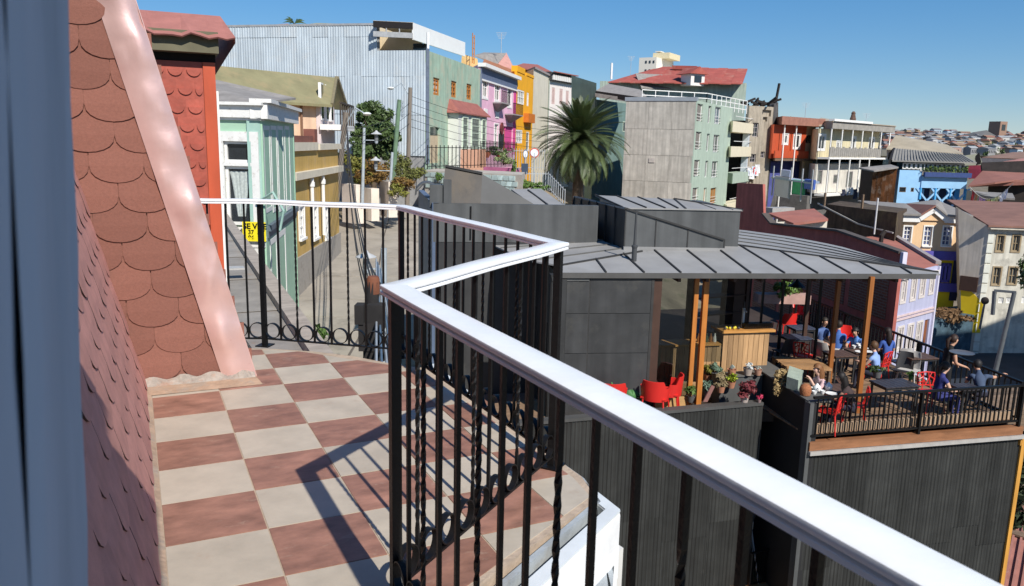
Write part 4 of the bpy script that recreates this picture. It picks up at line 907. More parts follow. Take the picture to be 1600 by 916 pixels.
def psheet(s_0, s_1, z0, z1, pr):
    m = 26; vs = []
    for i in range(m+1):
        s = s_0-.04+(s_1-s_0+.06)*i/m; o = .018*(1 if (i % 4) in (1, 2) else 0)+pr
        vs += [cf.P(s, z0-.05, o+.01), cf.P(s, z1, o)]
    q = MB(); q.add(vs, [(2*i, 2*i+2, 2*i+3, 2*i+1) for i in range(m)]); q.build('corrugated_sheet', SILVER, long, fix=False)
for c in range(ncol):
    s_0 = sa+(sc-sa)*c/ncol; s_1 = sa+(sc-sa)*(c+1)/ncol
    for r_ in range(4):
        z1, z0 = zr[r_], zr[r_+1]
        if (s_0+s_1)/2 > sb:
            if r_ == 0: continue
            if r_ == 1: z1 = zm
        if r_ == 3 and c < 7: continue
        psheet(s_0, s_1, z0, z1, random.uniform(0, .02)-.003*r_)
q = MB(); cf.box(q, sc-.02, sc+.12, zr[4]-.5, zm+.1, .06, -.1); q.build('edge_flashing', M('blue grey flashing', (.16, .19, .25), .6), long)
q = MB(); cf.box(q, sa, sb, zt, zt+.12, .05, -.3); q.build('top_flashing', M('grey flashing', (.32, .33, .34), .6), long)
# roof terrace: soffit slab, posts, back wall
ft = cf.sz(620, 41)[1]
q = MB(); t0 = cf.P(sb-.1, ft+.25, .6); t1 = D(645, 40, 49); t2 = D(726, 62, 58); t3 = cf.P(sb, ft+.3, -9); t1.z = t0.z; t2.z = t0.z
q.prism([t0, t1, t2, t3], (0, 0, -.25)); q.build('terrace_roof', M('cream soffit', (.62, .52, .36), .85, .08, 2), long)
q = MB(); q.beam(t1+Vector((0, 0, -.5)), t2+Vector((0, 0, -.45)), .1, .95); q.build('white_fascia', M('white metal', (.8, .8, .78), .5, .04, 2), long)
q = MB(); q.beam(t0+Vector((0, 0, -.2)), t1+Vector((0, 0, -.2)), .1, .36); q.build('dark_fascia', M('bitumen'), long)
q = MB(); q.beam(t0+Vector((0, 0, -.75)), t1+Vector((0, 0, -.75)), .1, .3); q.build('gutter', M('grey flashing'), long)
for u in (.33, .66): q = MB(); p = t0.lerp(t1, u); q.beam(p, p+Vector((0, 0, -.8)), .06, .06); q.build('post', M('grey flashing'), long)
q = MB(); cf.box(q, sb-5, sc-1.3, zm-.1, ft+.3, -2.6, -2.8); cf.box(q, sb-.2, sb, zm, ft+.1, -.1, -5.5); q.build('terrace_wall', M('cream soffit'), long)
q = MB(); a = cf.px(634, 71, -2.55); q.obox(a, cf.t, cf.n, (0, 0, 1), .5, .04, .4); q.build('dark_window', DARKPANE, long)
q = MB(); a = cf.P(sc-.05, zm, -.3); q.beam(a, Vector((a.x, a.y, zm+1.05)), .12, .12); q.build('post', M('white metal'), long)

def pxwin(fac, th, rects, fm, pm, fw=.08, mull=(2, 2), rec=.1, sill=None, trim=None, tw=.1, name='window'):
    for g in rects: fac.window(th, g, fm, pm, fw, mull, rec, sill, trim, tw, name=name)

# mint facade with orange windows
mf = Fac(cf.P(sc+.1, 0), Z(736.8, 156.4, D(687, 149, 52.5).z)); 
s1 = mf.sz(750, 180)[0]; mint = T('mint_house', 'mint green stucco house with three small orange windows and a shopfront bay', 'house', tuple(mf.P(3, -1)))
MST = M('mint stucco', (.335, .46, .355), .95, .14, 1.2, bump=.25, dirt=((.43, .44, .33), .7, 1.3, .48), streak=.2)
za = mf.sz(668, 82)[1]; zb_ = mf.sz(748, 108)[1]; zt = max(za, zb_)
hs = [mf.rect(677, 122, 687, 149), mf.rect(705, 127, 713.5, 152.5), mf.rect(729, 131.5, 737, 156)]; hd = mf.rect(672, 199, 687, 255)
mf.wall(mint, 'wall', MST, 0, s1, -3, zt, hs+[hd], .2, 8)
OFR = M('orange window frame', (.45, .17, .03), .6, .15, 5)
for i, g in enumerate(hs): mf.window(mint, g, OFR, PALEPANE if i == 0 else DARKPANE, .14, (2, 3), .1)
dq = MB(); mf.box(dq, hd[0]+.02, hd[1]-.02, hd[2], hd[3]-.5, -.12, -.16); dq.build('door', M('bleached door', (.5, .4, .27), .8, .2, 3, stretch=(5, 5, .5)), mint)
dq = MB(); mf.box(dq, hd[0]+.02, hd[1]-.02, hd[3]-.48, hd[3], -.14, -.17); dq.build('transom', DARKPANE, mint)
dq = MB(); bs = mf.rect(700, 180, 746, 232); zbb = mf.sz(720, 259)[1]; mf.box(dq, bs[0], bs[1], -3, bs[3], .7, 0); dq.build('bay', M('white bay', (.66, .66, .60), .8, .08, 2), mint)
dq = MB(); mf.box(dq, bs[0]+.55, bs[1]-.1, zbb-.4, bs[2]-.05, .73, .6); dq.build('peach_panel', M('peach panel', (.72, .40, .27), .85, .08, 2), mint)
bw = [(bs[0]+.65, bs[0]+1.15), (bs[0]+1.85, bs[0]+2.75), (bs[0]+3.0, bs[0]+3.4)]
for i, (a, b_) in enumerate(((.12, .27), (.42, .68), (.80, .93))):
    w_ = bs[1]-bs[0]; g = (bs[0]+w_*a, bs[0]+w_*b_, bs[2]+.1, bs[3]-.25)
    q = MB()
    for e in ((g[0]-.1, g[0], g[2], g[3]), (g[1], g[1]+.1, g[2], g[3]), (g[0]-.1, g[1]+.1, g[3], g[3]+.1), (g[0]-.1, g[1]+.1, g[2]-.1, g[2])): mf.box(q, *e, .78, .69)
    for k in (1, 2, 3): mf.box(q, g[0], g[1], g[2]+(g[3]-g[2])*k/4-.02, g[2]+(g[3]-g[2])*k/4+.02, .765, .69)
    wn = q.build('window', M('pale green frame', (.55, .64, .52), .7), mint); q = MB(); mf.box(q, g[0], g[1], g[2], g[3], .73, .702); q.build('pane', M('grey pane', (.12, .13, .12), .15, .4, 3), wn)
q = MB(); a = mf.P(bs[0]-.3, bs[3]+.05, .9); b_ = mf.P(bs[1]+.3, bs[3]+.05, .9); c = mf.P(bs[1]-.2, bs[3]+.9, 0); d = mf.P(bs[0]+.2, bs[3]+.9, 0); q.prism([a, b_, c, d], (0, 0, -.08)); q.prism([a, d, mf.P(bs[0]-.3, bs[3]+.05, 0)], (0, 0, -.05)); q.build('bay_roof', M('red tin', (.30, .105, .085), .8, .2, 3), mint)
q = MB(); mf.box(q, s1-.12, s1, -2, zt-.3, .12, 0); q.build('downpipe', M('blue grey flashing'), mint)

# pink house
kf = Fac(mf.P(s1+.02, 0), mf.P(s1+12, 0)); e = kf.sz(806, 180)[0]; pink = T('pink_house', 'pink two storey house with tall white windows, two balconies and a slate blue cornice', 'house', tuple(kf.P(3, -1)))
PNK = M('pink plaster', (.74, .43, .56), .85, .08, 1.5, dirt=((.6, .36, .46), .5, 1.2)); MAG = M('magenta paint', (.62, .07, .26), .8, .08, 2)
zt = kf.sz(752, 103)[1]; zt2 = kf.sz(807, 121)[1]; zt = (zt+zt2)/2
hs = [kf.rect(754, 120, 762, 153), kf.rect(773, 124, 781, 158), kf.rect(793, 129, 799.5, 167)]; hl = [kf.rect(753, 193, 759, 233), kf.rect(772, 194.5, 778, 236)]; hd = kf.rect(787, 198, 801, 236)
PNK_H = hs+hl+[hd]
kf.wall(pink, 'wall', PNK, 0, e, -3, zt, PNK_H, .2, 8)
pxwin(kf, pink, hs, WHITE, DARKPANE, .12, (2, 2), .08, None, True, .13); pxwin(kf, pink, hl, WHITE, DARKPANE, .12, (2, 3), .1, None, True, .1)
q = MB(); kf.box(q, 0, e+.05, zt-1.0, zt-.15, .06, -.1); q.build('slate_band', M('slate blue band', (.11, .14, .22), .7, .1, 2), pink)
q = MB(); kf.box(q, -.1, e+.15, zt-.148, zt+.12, .4, -.2); kf.box(q, 0, e+.05, zt-1.12, zt-1.003, .15, -.1); q.build('cornice', WHITE, pink)
q = MB(); kf.box(q, hs[2][0]-.9, e-.06, -1.5, zt-1.2, .03, 0) if False else kf.box(q, hd[1]+.05, e-.1, hd[2]-.3, zt-1.2, .03, -.02); q.build('magenta_panel', MAG, pink)
dq = MB(); kf.box(dq, hd[0]+.02, hd[0]+.75, hd[2], hd[3]-.35, -.12, -.17); dq.build('door', OFR, pink)
dq = MB(); kf.box(dq, hd[0]+.78, hd[1]-.02, hd[2], hd[3]-.05, -.1, -.17); dq.build('door_panel', MAG, pink)
dq = MB(); a = kf.rect(779, 209, 786, 230); kf.box(dq, *a, .08, 0); dq.build('menu_board', M('blackboard', (.03, .03, .035), .7), pink)
dq = MB(); c = kf.px(782.5, 201, .08); dq.tube([c, c+kf.n*.06], .5, 14); dq.build('round_sign', M('dark red sign', (.16, .03, .03), .6, .4, 3), pink)
for i, (x0, x1, y0, y1) in enumerate(((770, 783, 153, 163), (789, 804, 160, 181))):
    a = kf.rect(x0, y0, x1, y1); zfl = a[2]+.0
    q = MB(); m = 10; ce = (a[0]+a[1])/2; w_ = (a[1]-a[0])/2
    q.box8([kf.P(ce-w_*.25, zfl-.6, .05), kf.P(ce+w_*.25, zfl-.6, .05), kf.P(ce+w_*.25, zfl-.6, 0), kf.P(ce-w_*.25, zfl-.6, 0), kf.P(ce-w_, zfl, .7), kf.P(ce+w_, zfl, .7), kf.P(ce+w_, zfl, 0), kf.P(ce-w_, zfl, 0)])
    kf.box(q, ce-w_-.05, ce+w_+.05, zfl+.003, zfl+.1, .78, 0); q.build('balcony', M('grey stone', (.3, .27, .27), .9), pink)
    for k in range(9):
        s = ce-w_+2*w_*k/8; q = MB(); q.beam(kf.P(s, zfl+.1, .72), kf.P(s, zfl+.95, .72), .04, .04); q.build('balcony_bar', BLACK, pink)
    q = MB(); q.beam(kf.P(ce-w_, zfl+.97, .72), kf.P(ce+w_, zfl+.97, .72), .06, .05); q.build('balcony_rail', BLACK, pink)
for x, y in ((757, 236), (776, 237)):
    q = MB(); c = kf.px(x, y, .25); q.lathe(c, [(.12, -.5), (.3, -.1), (.33, 0)], 8); q.build('flower_box', M('terracotta', (.4, .13, .07), .85), pink)
for x0, x1, y0, y1 in ((756, 761, 170, 181), (774, 779, 174, 185)):
    q = MB(); kf.box(q, *kf.rect(x0, y0, x1, y1), .05, 0); q.build('white_plaque', WHITE, pink)
# orange house
ro = Fac(kf.P(e+.02, 0), kf.P(e+9, 0)); e2 = ro.sz(832, 180)[0]; ora = T('orange_house', 'narrow bright orange-yellow house with white barred windows', 'house', tuple(ro.P(2, -1)))
ORP = M('orange yellow plaster', (.80, .38, .012), .8, .07, 1.5); zt = ro.sz(820, 117)[1]
hs = [ro.rect(808.5, 141, 819, 163), ro.rect(823, 145, 826, 166)]; hl = [ro.rect(806, 203, 816, 224), ro.rect(822, 206, 826.5, 236)]
ro.wall(ora, 'wall', ORP, 0, e2, -3, zt, hs+hl, .2, 8)
pxwin(ro, ora, hs+hl[:1], WHITE, M('grey pane'), .13, (4, 2), .04); pxwin(ro, ora, hl[1:], WHITE, DARKPANE, .1, (1, 2), .04)
q = MB(); ro.box(q, 0, e2*.45, zt+.003, zt+.5, .05, -.5); ro.box(q, e2*.55, e2+.05, zt+.003, zt+.25, .05, -.5); q.build('parapet', ORP, ora)
q = MB(); a = ro.rect(818, 178, 828, 192); ro.box(q, *a, .5, 0); q.build('orange_bracket', M('burnt orange', (.55, .16, .02), .8), ora)
# cream houses further on
crm = T('cream_house', 'plain cream house with a blind side wall behind the palm', 'house', tuple(ro.P(e2+2, 0)))
c2 = Fac(ro.P(e2+.02, 0), ro.P(e2+7, 0)); q = MB(); zt = c2.sz(845, 113)[1]; w_ = c2.sz(856, 180)[0]; CRP = M('cream plaster', (.66, .61, .5), .9, .06, 1.2, streak=.15); c2.box(q, 0, w_, -4, zt, 0, -8); q.build('wall', CRP, crm)
q = MB(); c2.box(q, -.1, w_+.1, zt+.002, zt+.2, .15, -8.1); q.build('coping', M('grey stone'), crm)
q = MB(); a = c2.P(w_-.15, zt, .08); q.tube([a, a-Vector((0, 0, 8))], .07, 6); q.build('downpipe', M('green grey', (.3, .34, .3), .7), crm)
f3 = Fac(c2.P(w_+.02, 0), D(893, 150, 92)); wh = T('white_house', 'white house with pink shutters, bracketed dark cornice and red hipped roof', 'house', tuple(f3.P(2, 0)))
zt = f3.sz(870, 128)[1]; e3 = f3.sz(893, 150)[0]
hs = [f3.rect(862, 137, 867, 163), f3.rect(874, 139, 879, 163), f3.rect(884, 142, 888.5, 164)]
f3.wall(wh, 'wall', M('white plaster', (.74, .68, .64), .85, .05, 2), 0, e3, -4, zt, hs, .2, 9)
pxwin(f3, wh, hs, M('pink shutter', (.55, .4, .37), .8), M('grey pane'), .22, (2, 1), .05)
q = MB(); f3.box(q, -.2, e3, zt+.003, zt+.9, .35, -.3)
q.build('cornice', M('dark bracket', (.05, .05, .05), .8), wh)
for k in range(12):
    q = MB(); s = e3*(k+.5)/12; f3.box(q, s-.12, s+.12, zt+.1, zt+.6, .5, .36); q.build('bracket', WHITE, wh)
RT = M('red tin', (.30, .105, .085), .8, .2, 3)
q = MB(); a = f3.P(-.4, zt+.95, .7); b_ = f3.P(e3+.2, zt+.95, .7); c = D(893, 118, 97); d = D(873, 113, 93); d.z = c.z = max(c.z, d.z); q.prism([a, b_, c, d], (0, 0, -.1)); q.build('roof', RT, wh)
# roofs and attics seen over the facades
att = T('attic_house', 'house with grey and rust red tin roofs and a small gable behind the pink facade', 'house', tuple(D(780, 105, 72)))
def poly_d(px, ds, name, mat, parent, th=.12):
    q = MB(); q.prism([D(x, y, d) for (x, y), d in zip(px, ds)], (0, 0, -th)); return q.build(name, mat, parent)
poly_d([(750, 106), (808, 122), (812, 108), (757, 92)], [67, 74, 79, 73], 'roof', M('rust red tin', (.34, .14, .07), .85, .3, 2, dirt=((.2, .1, .07), .6, 2)), att)
poly_d([(742, 86), (776, 101), (792, 83), (756, 82)], [72, 74, 78, 76], 'roof', M('grey tin roof'), att)
poly_d([(776, 101), (804, 108), (791, 82)], [74.2, 76, 78], 'gable', M('rose gable', (.5, .26, .22), .85), att)
poly_d([(722, 84), (746, 92), (748, 108), (720, 106)], [62.5, 64, 64, 62.5], 'yellow_gable', M('yellow ochre plaster', (.62, .42, .17), .9, .1, 2), att, .0+.3)
poly_d([(805, 103), (855, 115), (862, 112), (840, 101), (818, 99)], [80, 86, 94, 94, 86], 'roof', RT, att)
poly_d([(800, 112), (856, 128), (856, 113), (804, 103)], [81.5, 88, 88, 81.5], 'attic_wall', M('rust red tin'), att, .3)
q = MB(); a = D(738, 99, 62); q.beam(a, a+Vector((0, 0, 2.2)), .06, .06); q.beam(a+mf.t*.5, a+mf.t*.5+Vector((0, 0, 2.1)), .06, .06)
for k in range(5): q.beam(a+Vector((0, 0, .3+.4*k)), a+mf.t*.5+Vector((0, 0, .3+.4*k)), .04, .04)
tag(q.build('roof_ladder', OFR, org=tuple(a)), 'orange wooden ladder leaning on the yellow roof gable above the mint house', 'ladder')
# ------------------------------------------------------------------ middle distance: apartments, ruin, galleries
ctf = lev(977, 157, 70, 1088, 157); s0 = ctf.sz(974, 250)[0]; s1 = ctf.sz(1086, 200)[0]
apt = T('apartment_block', 'apartment block with a bare board-marked concrete flank and a mint window front', 'building', tuple(ctf.P(3, -6)))
zt = ctf.sz(1030, 158)[1]
zj = [zt, ctf.sz(1030, 202)[1], ctf.sz(1030, 243)[1], ctf.sz(1030, 284)[1], -9]
BC = M('board marked concrete', (.47, .44, .385), .95, .16, 1.3, bump=.2, bscale=12, rnd=.12, streak=.25, dirt=((.34, .315, .27), .5, .7, .52))
nc = 3
for i in range(4):
    for k in range(nc):
        q = MB(); a = s0+(s1-s0)*k/nc; b_ = s0+(s1-s0)*(k+1)/nc; ctf.box(q, a+.006, b_-.006, zj[i+1]+.012, zj[i]-.012, random.uniform(-.008, .006), -.3); q.build('concrete_panel', BC, apt)
q = MB(); ctf.box(q, s0, s1-.02, -14, zt-.03, -.1, -11); q.build('core', M('core concrete', (.2, .18, .16), .9), apt)
q = MB(); ctf.box(q, s0-.1, s1+.02, zt, zt+.32, .05, -.5); q.build('roof_flashing', M('grey blue flashing', (.28, .31, .34), .5, .1, 2), apt)
q = MB(); a = ctf.rect(1014, 247, 1023, 254); ctf.box(q, *a, .06, 0); q.build('patch', M('patch cement', (.46, .42, .38), .9), apt)
af = Fac(ctf.P(s1, 0), Z(1141, 171, D(1090, 162, 70.3).z)); e = af.sz(1141, 220)[0]; e2 = af.sz(1168, 220)[0]
MG = M('grey mint render', (.385, .47, .385), .9, .07, 1.5, streak=.12)
wn = []
for y0, y1, yy in ((162.5, 190, 0), (206, 234, 0), (250, 276, 0), (293.5, 318, 0)):
    for k, (x0, x1) in enumerate(((1089, 1098), (1106.5, 1111), (1117, 1126), (1131, 1145))):
        dy = (x0-1089)*.17*(1 if y0 < 230 else (.45 if y0 < 280 else .05)); dx = -(y0-162)*.055
        wn.append((k, y0, af.rect(x0+dx, y0+dy, x1+dx, y1+dy*.9)))
zt2 = zt+.05
af.wall(apt, 'window_front', MG, .0, e, -14, zt2, [w_[2] for w_ in wn if w_[2][1] < e], .25, 3)
for k, y0, g in wn:
    if g[1] >= e: continue
    warm = y0 > 290
    af.window(apt, g, M('white window', (.72, .72, .7), .5) if k != 2 or not warm else OFR, M('blue pane', (.06, .09, .14), .06, .4, 2) if (k == 2 and y0 < 200) else (M('ochre blind', (.33, .2, .08), .5, .3, 4) if warm else DARKPANE), .07 if k != 1 else .04, (2, 1), .15)
    if k != 1:
        for j in range(3):
            q = MB(); q.beam(af.P(g[0], g[2]+.15+.25*j, .02), af.P(g[1], g[2]+.15+.25*j, .02), .03, .03); q.build('window_bar', WHITE, apt)
# balcony stack at the far end
q = MB(); af.box(q, e, e2, -14, zt2-.5, -2.4, -3); q.build('recess_wall', MG, apt)
CRB = M('cream balcony', (.68, .61, .45), .85, .06, 2)
for y, bc in ((191, CRB), (229, CRB), (270, MG), (316, CRB)):
    z = af.sz(1150-(y-190)*.05, y)[1]; q = MB(); af.box(q, e-1.6 if bc is CRB else e, e2, z-1.0, z, .5, -2.4); q.build('balcony', bc, apt)
    q = MB(); q.beam(af.P(e-.3, z+.5, .45), af.P(e2, z+.5, .45), .05, .05); q.build('balcony_rail', WHITE, apt)
q = MB(); af.box(q, e2-1.0, e2-.4, -14, zt2-1.5, .3, -.3); q.build('pale_pier', M('pale blue pier', (.5, .55, .6), .8), apt)
q = MB(); zt3 = af.sz(1120, 140)[1]; q2 = MB()
tr = [(980, 153, 70), (1085, 143, 73), (1168, 152, 88)]
ra_ = D(1003, 149, 72); rb_ = D(1105, 143.5, 76); rc_ = D(1168, 153, 88); ra_.z = rb_.z = rc_.z = (ra_.z+rb_.z+rc_.z)/3
for A_, B_ in ((ra_, rb_), (rb_, rc_)):
    for dz in (0, -.45, -.9):
        q = MB(); q.beam(A_+Vector((0, 0, dz)), B_+Vector((0, 0, dz)), .07, .07); q.build('roof_rail', WHITE, apt)
    n_ = max(4, int((A_-B_).length/1.3))
    for k in range(n_+1): q = MB(); p = A_.lerp(B_, k/n_); q.beam(p, p-Vector((0, 0, 1.3)), .06, .06); q.build('rail_post', WHITE, apt)
# teal grey neighbour to the left of the concrete flank
teal = T('teal_building', 'low teal grey building with a dark overhanging roof between the palm and the concrete flank', 'building', tuple(D(940, 200, 80)))
TG = M('teal grey render', (.16, .245, .225), .9, .1, 1.2, streak=.15)
poly_d([(893, 118), (893, 260), (932, 262), (932, 130)], [82, 82, 79, 79], 'side_wall', TG, teal, .0+.4)
tf = lev(930, 156, 79, 980, 163); q = MB(); tf.box(q, 0, tf.sz(982, 200)[0], -12, tf.sz(950, 158)[1], 0, -4); q.build('wall', TG, teal)
poly_d([(932, 141), (930, 146), (1000, 156), (1010, 150), (1000, 140), (950, 131)], [78, 77, 75, 77, 82, 84], 'roof', M('grey tin roof'), teal, .35)
q = MB(); a = D(931, 146, 77.2); b_ = D(1000, 156, 75); q.beam(a, b_, .2, .45); q.build('dark_eave', M('bitumen'), teal)
a = tf.rect(973, 190, 977, 206); q = MB(); tf.box(q, *a, .03, -.1); w_ = q.build('window', M('pale green frame'), teal); q = MB(); tf.box(q, a[0]+.05, a[1]-.05, a[2]+.1, a[3]-.1, .05, 0); q.build('pane', DARKPANE, w_)
# the red roofed mansion behind
man = T('red_roof_building', 'large grey green building under a patched rust red tin roof with a dormer', 'building', tuple(D(1080, 140, 105)))
mnf = lev(1026, 128, 105, 1166, 130); q = MB(); mnf.box(q, mnf.sz(937, 140)[0], mnf.sz(1166, 140)[0], -10, mnf.sz(1100, 129)[1], 0, -8); q.build('wall', M('grey green wall', (.33, .4, .34), .9, .15, .8, streak=.25), man)
RR = M('rusty red roof', (.35, .085, .065), .85, .18, .6, bump=.1, dirt=((.42, .22, .16), .65, .7, .54), streak=0)
rp = [((952, 128), 104), ((1050, 129), 103.5), ((1158, 130), 104.5), ((1171, 111), 111), ((1036, 105), 112), ((1000, 114), 110)]
ncol = 9
lo_ = [D(950, 128, 104), D(1050, 129.5, 103.5), D(1160, 131, 104.5)]; hi2 = [D(998, 114, 112), D(1036, 104.5, 114), D(1168, 108, 113)]
for k in range(12):
    a, b_ = along(lo_, k/12), along(lo_, (k+1)/12); c, d = along(hi2, (k+1)/12), along(hi2, k/12)
    q = MB(); j = Vector((0, 0, .05*(k % 2))); q.prism([a+j, b_+j, c+j, d+j], (0, 0, -.12)); q.build('roof_sheet', RR, man)
q = MB(); a = D(1084, 122, 104.5); q.box((a.x-1.2, a.y-1, a.z-1), (a.x+.9, a.y+1, a.z+.4)); q.build('dormer', M('white plaster'), man)
q = MB(); q.prism([a+Vector((-1.6, -1.3, .4)), a+Vector((1.3, -1.3, .4)), a+Vector((-.15, -1.3, 1.3))], (0, 3, .0)); q.build('dormer_roof', RR, man)
q = MB(); q.box((a.x-.7, a.y-1.06, a.z-.6), (a.x+.4, a.y-1.0, a.z+.2)); q.build('dormer_window', DARKPANE, man)
q = MB(); a = D(1020, 122, 105); q.prism([a+Vector((-2, -.5, -1.3)), a+Vector((3, -1.5, -1.2)), a+Vector((3.5, 2, .7)), a+Vector((-1, 2.5, .7))], (0, 0, -.15)); q.build('skylight_shed', M('grey tin roof'), man)
q = MB(); a = D(955, 124, 105); q.tube([a, a+Vector((0, 0, 2.0))], .14, 6); q.build('flue', M('white metal'), man)
q = MB(); a = D(1052, 106, 112); b_ = D(1090, 107, 111); q.beam(a, b_, 1.2, .5); q.build('ridge_box', RR, man)
# white tower block far behind
tw = T('tower_block', 'distant white tower block rising behind the rust red roof', 'building', tuple(D(1020, 110, 240)))
twf = lev(999, 90, 240, 1026, 89); q = MB(); zt = twf.sz(1010, 90)[1]; twf.box(q, 0, twf.len, -10, zt, 0, -14); q.build('body', M('tower white', (.72, .68, .6), .85, .05, .2), tw)
q = MB(); a = twf.sz(1012, 90)[0]; twf.box(q, a, twf.sz(1038, 90)[0], zt+.01, twf.sz(1030, 80)[1], -4, -13); q.build('penthouse', M('tower cream', (.72, .62, .4), .85), tw)
q = MB(); a = twf.sz(1014, 80)[0]; twf.box(q, a, a+1.6, zt+2, twf.sz(1020, 77)[1], -5, -8); q.build('tank', M('tower white'), tw)
for k in range(3):
    for j in range(4):
        q = MB(); s = twf.len*(.36+.22*k); twf.box(q, s, s+.5, zt-1.6-2.4*j, zt-.9-2.4*j, .1, 0); q.build('window', DARKPANE, tw)
q = MB(); twf.box(q, twf.len+.05, twf.len+4.5, -10, zt-3.2, -1, -14); q.build('side_body', M('tower white'), tw)
# ruin
rf = lev(1172, 170, 88, 1206, 172); ruin = T('ruined_tower', 'gutted narrow building with charred roof timbers and washing hung from a window', 'building', tuple(rf.P(2, -6)))
RU = M('stained beige render', (.37, .32, .25), .95, .2, 1.2, bump=.25, streak=.35, dirt=((.2, .17, .14), .6, 1.2, .54))
hs = [rf.rect(1176, 192, 1185, 214), rf.rect(1191, 172, 1205, 182), rf.rect(1192, 183, 1199, 190), rf.rect(1188.5, 237, 1195, 247), rf.rect(1172, 241, 1181, 254), rf.rect(1169, 281, 1177, 287)]
zt = rf.sz(1185, 166)[1]; a0 = rf.sz(1166, 230)[0]; a1 = rf.sz(1204, 230)[0]
rf.wall(ruin, 'wall', RU, a0, a1, -14, zt, hs, .3, .8)
for i in (0, 3, 4): rf.window(ruin, hs[i], M('grey stone'), DARKPANE, .08, (2, 3 if i == 0 else 2), .15)
q = MB(); rf.box(q, a0, a1, -14, zt-1.5, -.85, -7); q.build('core', M('bitumen'), ruin)
q = MB(); q.prism([rf.P(a1+.02, -14), D(1216, 300, 93)*1, D(1216, 160, 93), rf.P(a1+.02, zt+.3)], (0, 1, 0)); 
ob = q.build('side_wall', M('black stained render', (.10, .095, .09), .95, .4, .8, streak=.4, dirt=((.4, .38, .36), .8, .8, .6)), ruin)
for k in range(14):
    q = MB(); s = random.uniform(a0, a1+.8); p = rf.P(s, zt+random.uniform(.0, .5), random.uniform(-3, .2)); q.beam(p, p+Vector((random.uniform(-2, 2), random.uniform(-2, 2), random.uniform(-.2, 1.0))), .16, .22); q.build('charred_beam', M('charred wood', (.025, .02, .018), .95, .4, 4), ruin)
q = MB(); p = D(1212, 160, 92.5); q.beam(p, p+Vector((.3, 0, 2.0)), .2, .2); q.build('charred_post', M('charred wood'), ruin)
cl_cols = [(.7, .7, .72), (.62, .66, .75), (.75, .73, .7), (.5, .55, .66), (.6, .1, .1), (.68, .68, .7)]
for k in range(7):
    p = rf.px(1168+2.2*k, 262-.8*k+(k % 3)*2.5, .25); ww, hh = random.uniform(.25, .4), random.uniform(.7, 1.1); q = MB(); n = 4; vs = []
    for j in range(n+1):
        for i in range(3): vs.append(p+rf.t*(ww*(i-1)/1)+Vector((0, 0, -hh*j/n))+rf.n*(.06*math.sin(i*2+j)))
    q.add(vs, [(j*3+i, j*3+i+1, (j+1)*3+i+1, (j+1)*3+i) for j in range(n) for i in range(2)]); cc = cl_cols[k % 6]
    tag(q.build('hanging_cloth', M('cloth %d' % (k % 6), cc, .9, .08, 3), org=tuple(p), fix=False), ('small red' if k == 4 else 'pale')+' garment hung out below the ruined tower window', 'laundry', 'washing at the ruined tower')
# gallery building: orange bay and cream arcades
gf2 = lev(1213, 195, 90, 1282, 199); gal2 = lev(1282, 199, 91.5, 1395, 206.5)
gb = T('gallery_building', 'old three storey building with open timber galleries, orange bay at left and cream bays', 'building', tuple(gal2.P(3, -8)))
zt = gf2.sz(1250, 197)[1]; zt2 = gal2.sz(1330, 204)[1]
ORG_ = M('orange red paint', (.55, .12, .035), .85, .12, 2); CRM = M('faded yellow cream', (.62, .55, .36), .9, .1, 1.2, streak=.18); CRL = M('grubby white wash', (.62, .59, .52), .9, .1, 1.2, streak=.2)
hs = [gf2.rect(1223, 210, 1231, 225), gf2.rect(1240, 210, 1250, 232)]; hh = [gf2.rect(1259, 211, 1267, 224)]
gf2.wall(gb, 'orange_wall', ORG_, -.5, gf2.sz(1258, 230)[0], gf2.sz(1230, 248)[1], zt, hs, .2, 3)
gf2.wall(gb, 'cream_wall', M('buff plaster', (.5, .38, .24), .9, .12, 2), gf2.sz(1258, 230)[0]+.01, gf2.sz(1272, 230)[0], -8, zt, hh, .2, 3)
pxwin(gf2, gb, hs, WHITE, DARKPANE, .14, (2, 1), .06, None, True, .12); pxwin(gf2, gb, hh, TIMBER, DARKPANE, .08, (2, 2), .06)
q = MB(); zz = gf2.sz(1235, 247)[1]; gf2.box(q, -.6, gf2.sz(1257, 240)[0], zz, gf2.sz(1235, 236)[1], .5, .35); q.build('balcony_front', ORG_, gb)
q = MB(); gf2.box(q, -.6, gf2.sz(1272, 240)[0], zt+.0, zt+.85, 1.0, -3); q.build('eave', M('brown fascia', (.30, .14, .10), .85, .2, 2), gb)
for x in (1216, 1234.5, 1271): s = gf2.sz(x, 225)[0]; q = MB(); q.beam(gf2.P(s, zt, .6), gf2.P(s, -9, .6), .11, .11); q.build('gallery_post', WHITE, gb)
q = MB(); gf2.box(q, -.5, gf2.sz(1272, 240)[0], -12, zz-.4, -1.0, -3); q.build('lower_wall', M('ultramarine wall', (.07, .08, .25), .85, .2, 1), gb)
q = MB(); gf2.box(q, -.5, gf2.sz(1272, 240)[0], zz-.3, zz-.05, .5, -3); q.build('gallery_floor', TIMBER, gb)
hs = [gal2.rect(1279, 211, 1289, 234), gal2.rect(1307, 221, 1312, 233), gal2.rect(1329, 215, 1336, 240), gal2.rect(1357, 216, 1365, 243)]
hl = [gal2.rect(1278, 266, 1285, 288), gal2.rect(1302, 273, 1309, 287), gal2.rect(1322, 268, 1332, 293)]
zf1 = gal2.sz(1310, 245)[1]; zf2 = gal2.sz(1310, 300)[1]; L2 = gal2.sz(1372, 230)[0]
gal2.wall(gb, 'upper_wall', CRM, 0, L2, zf1-.3, zt2, hs, .2, 4)
gal2.wall(gb, 'lower_wall', CRL, 0, gal2.sz(1345, 270)[0], zf2, zf1-.8, hl, .2, 4)
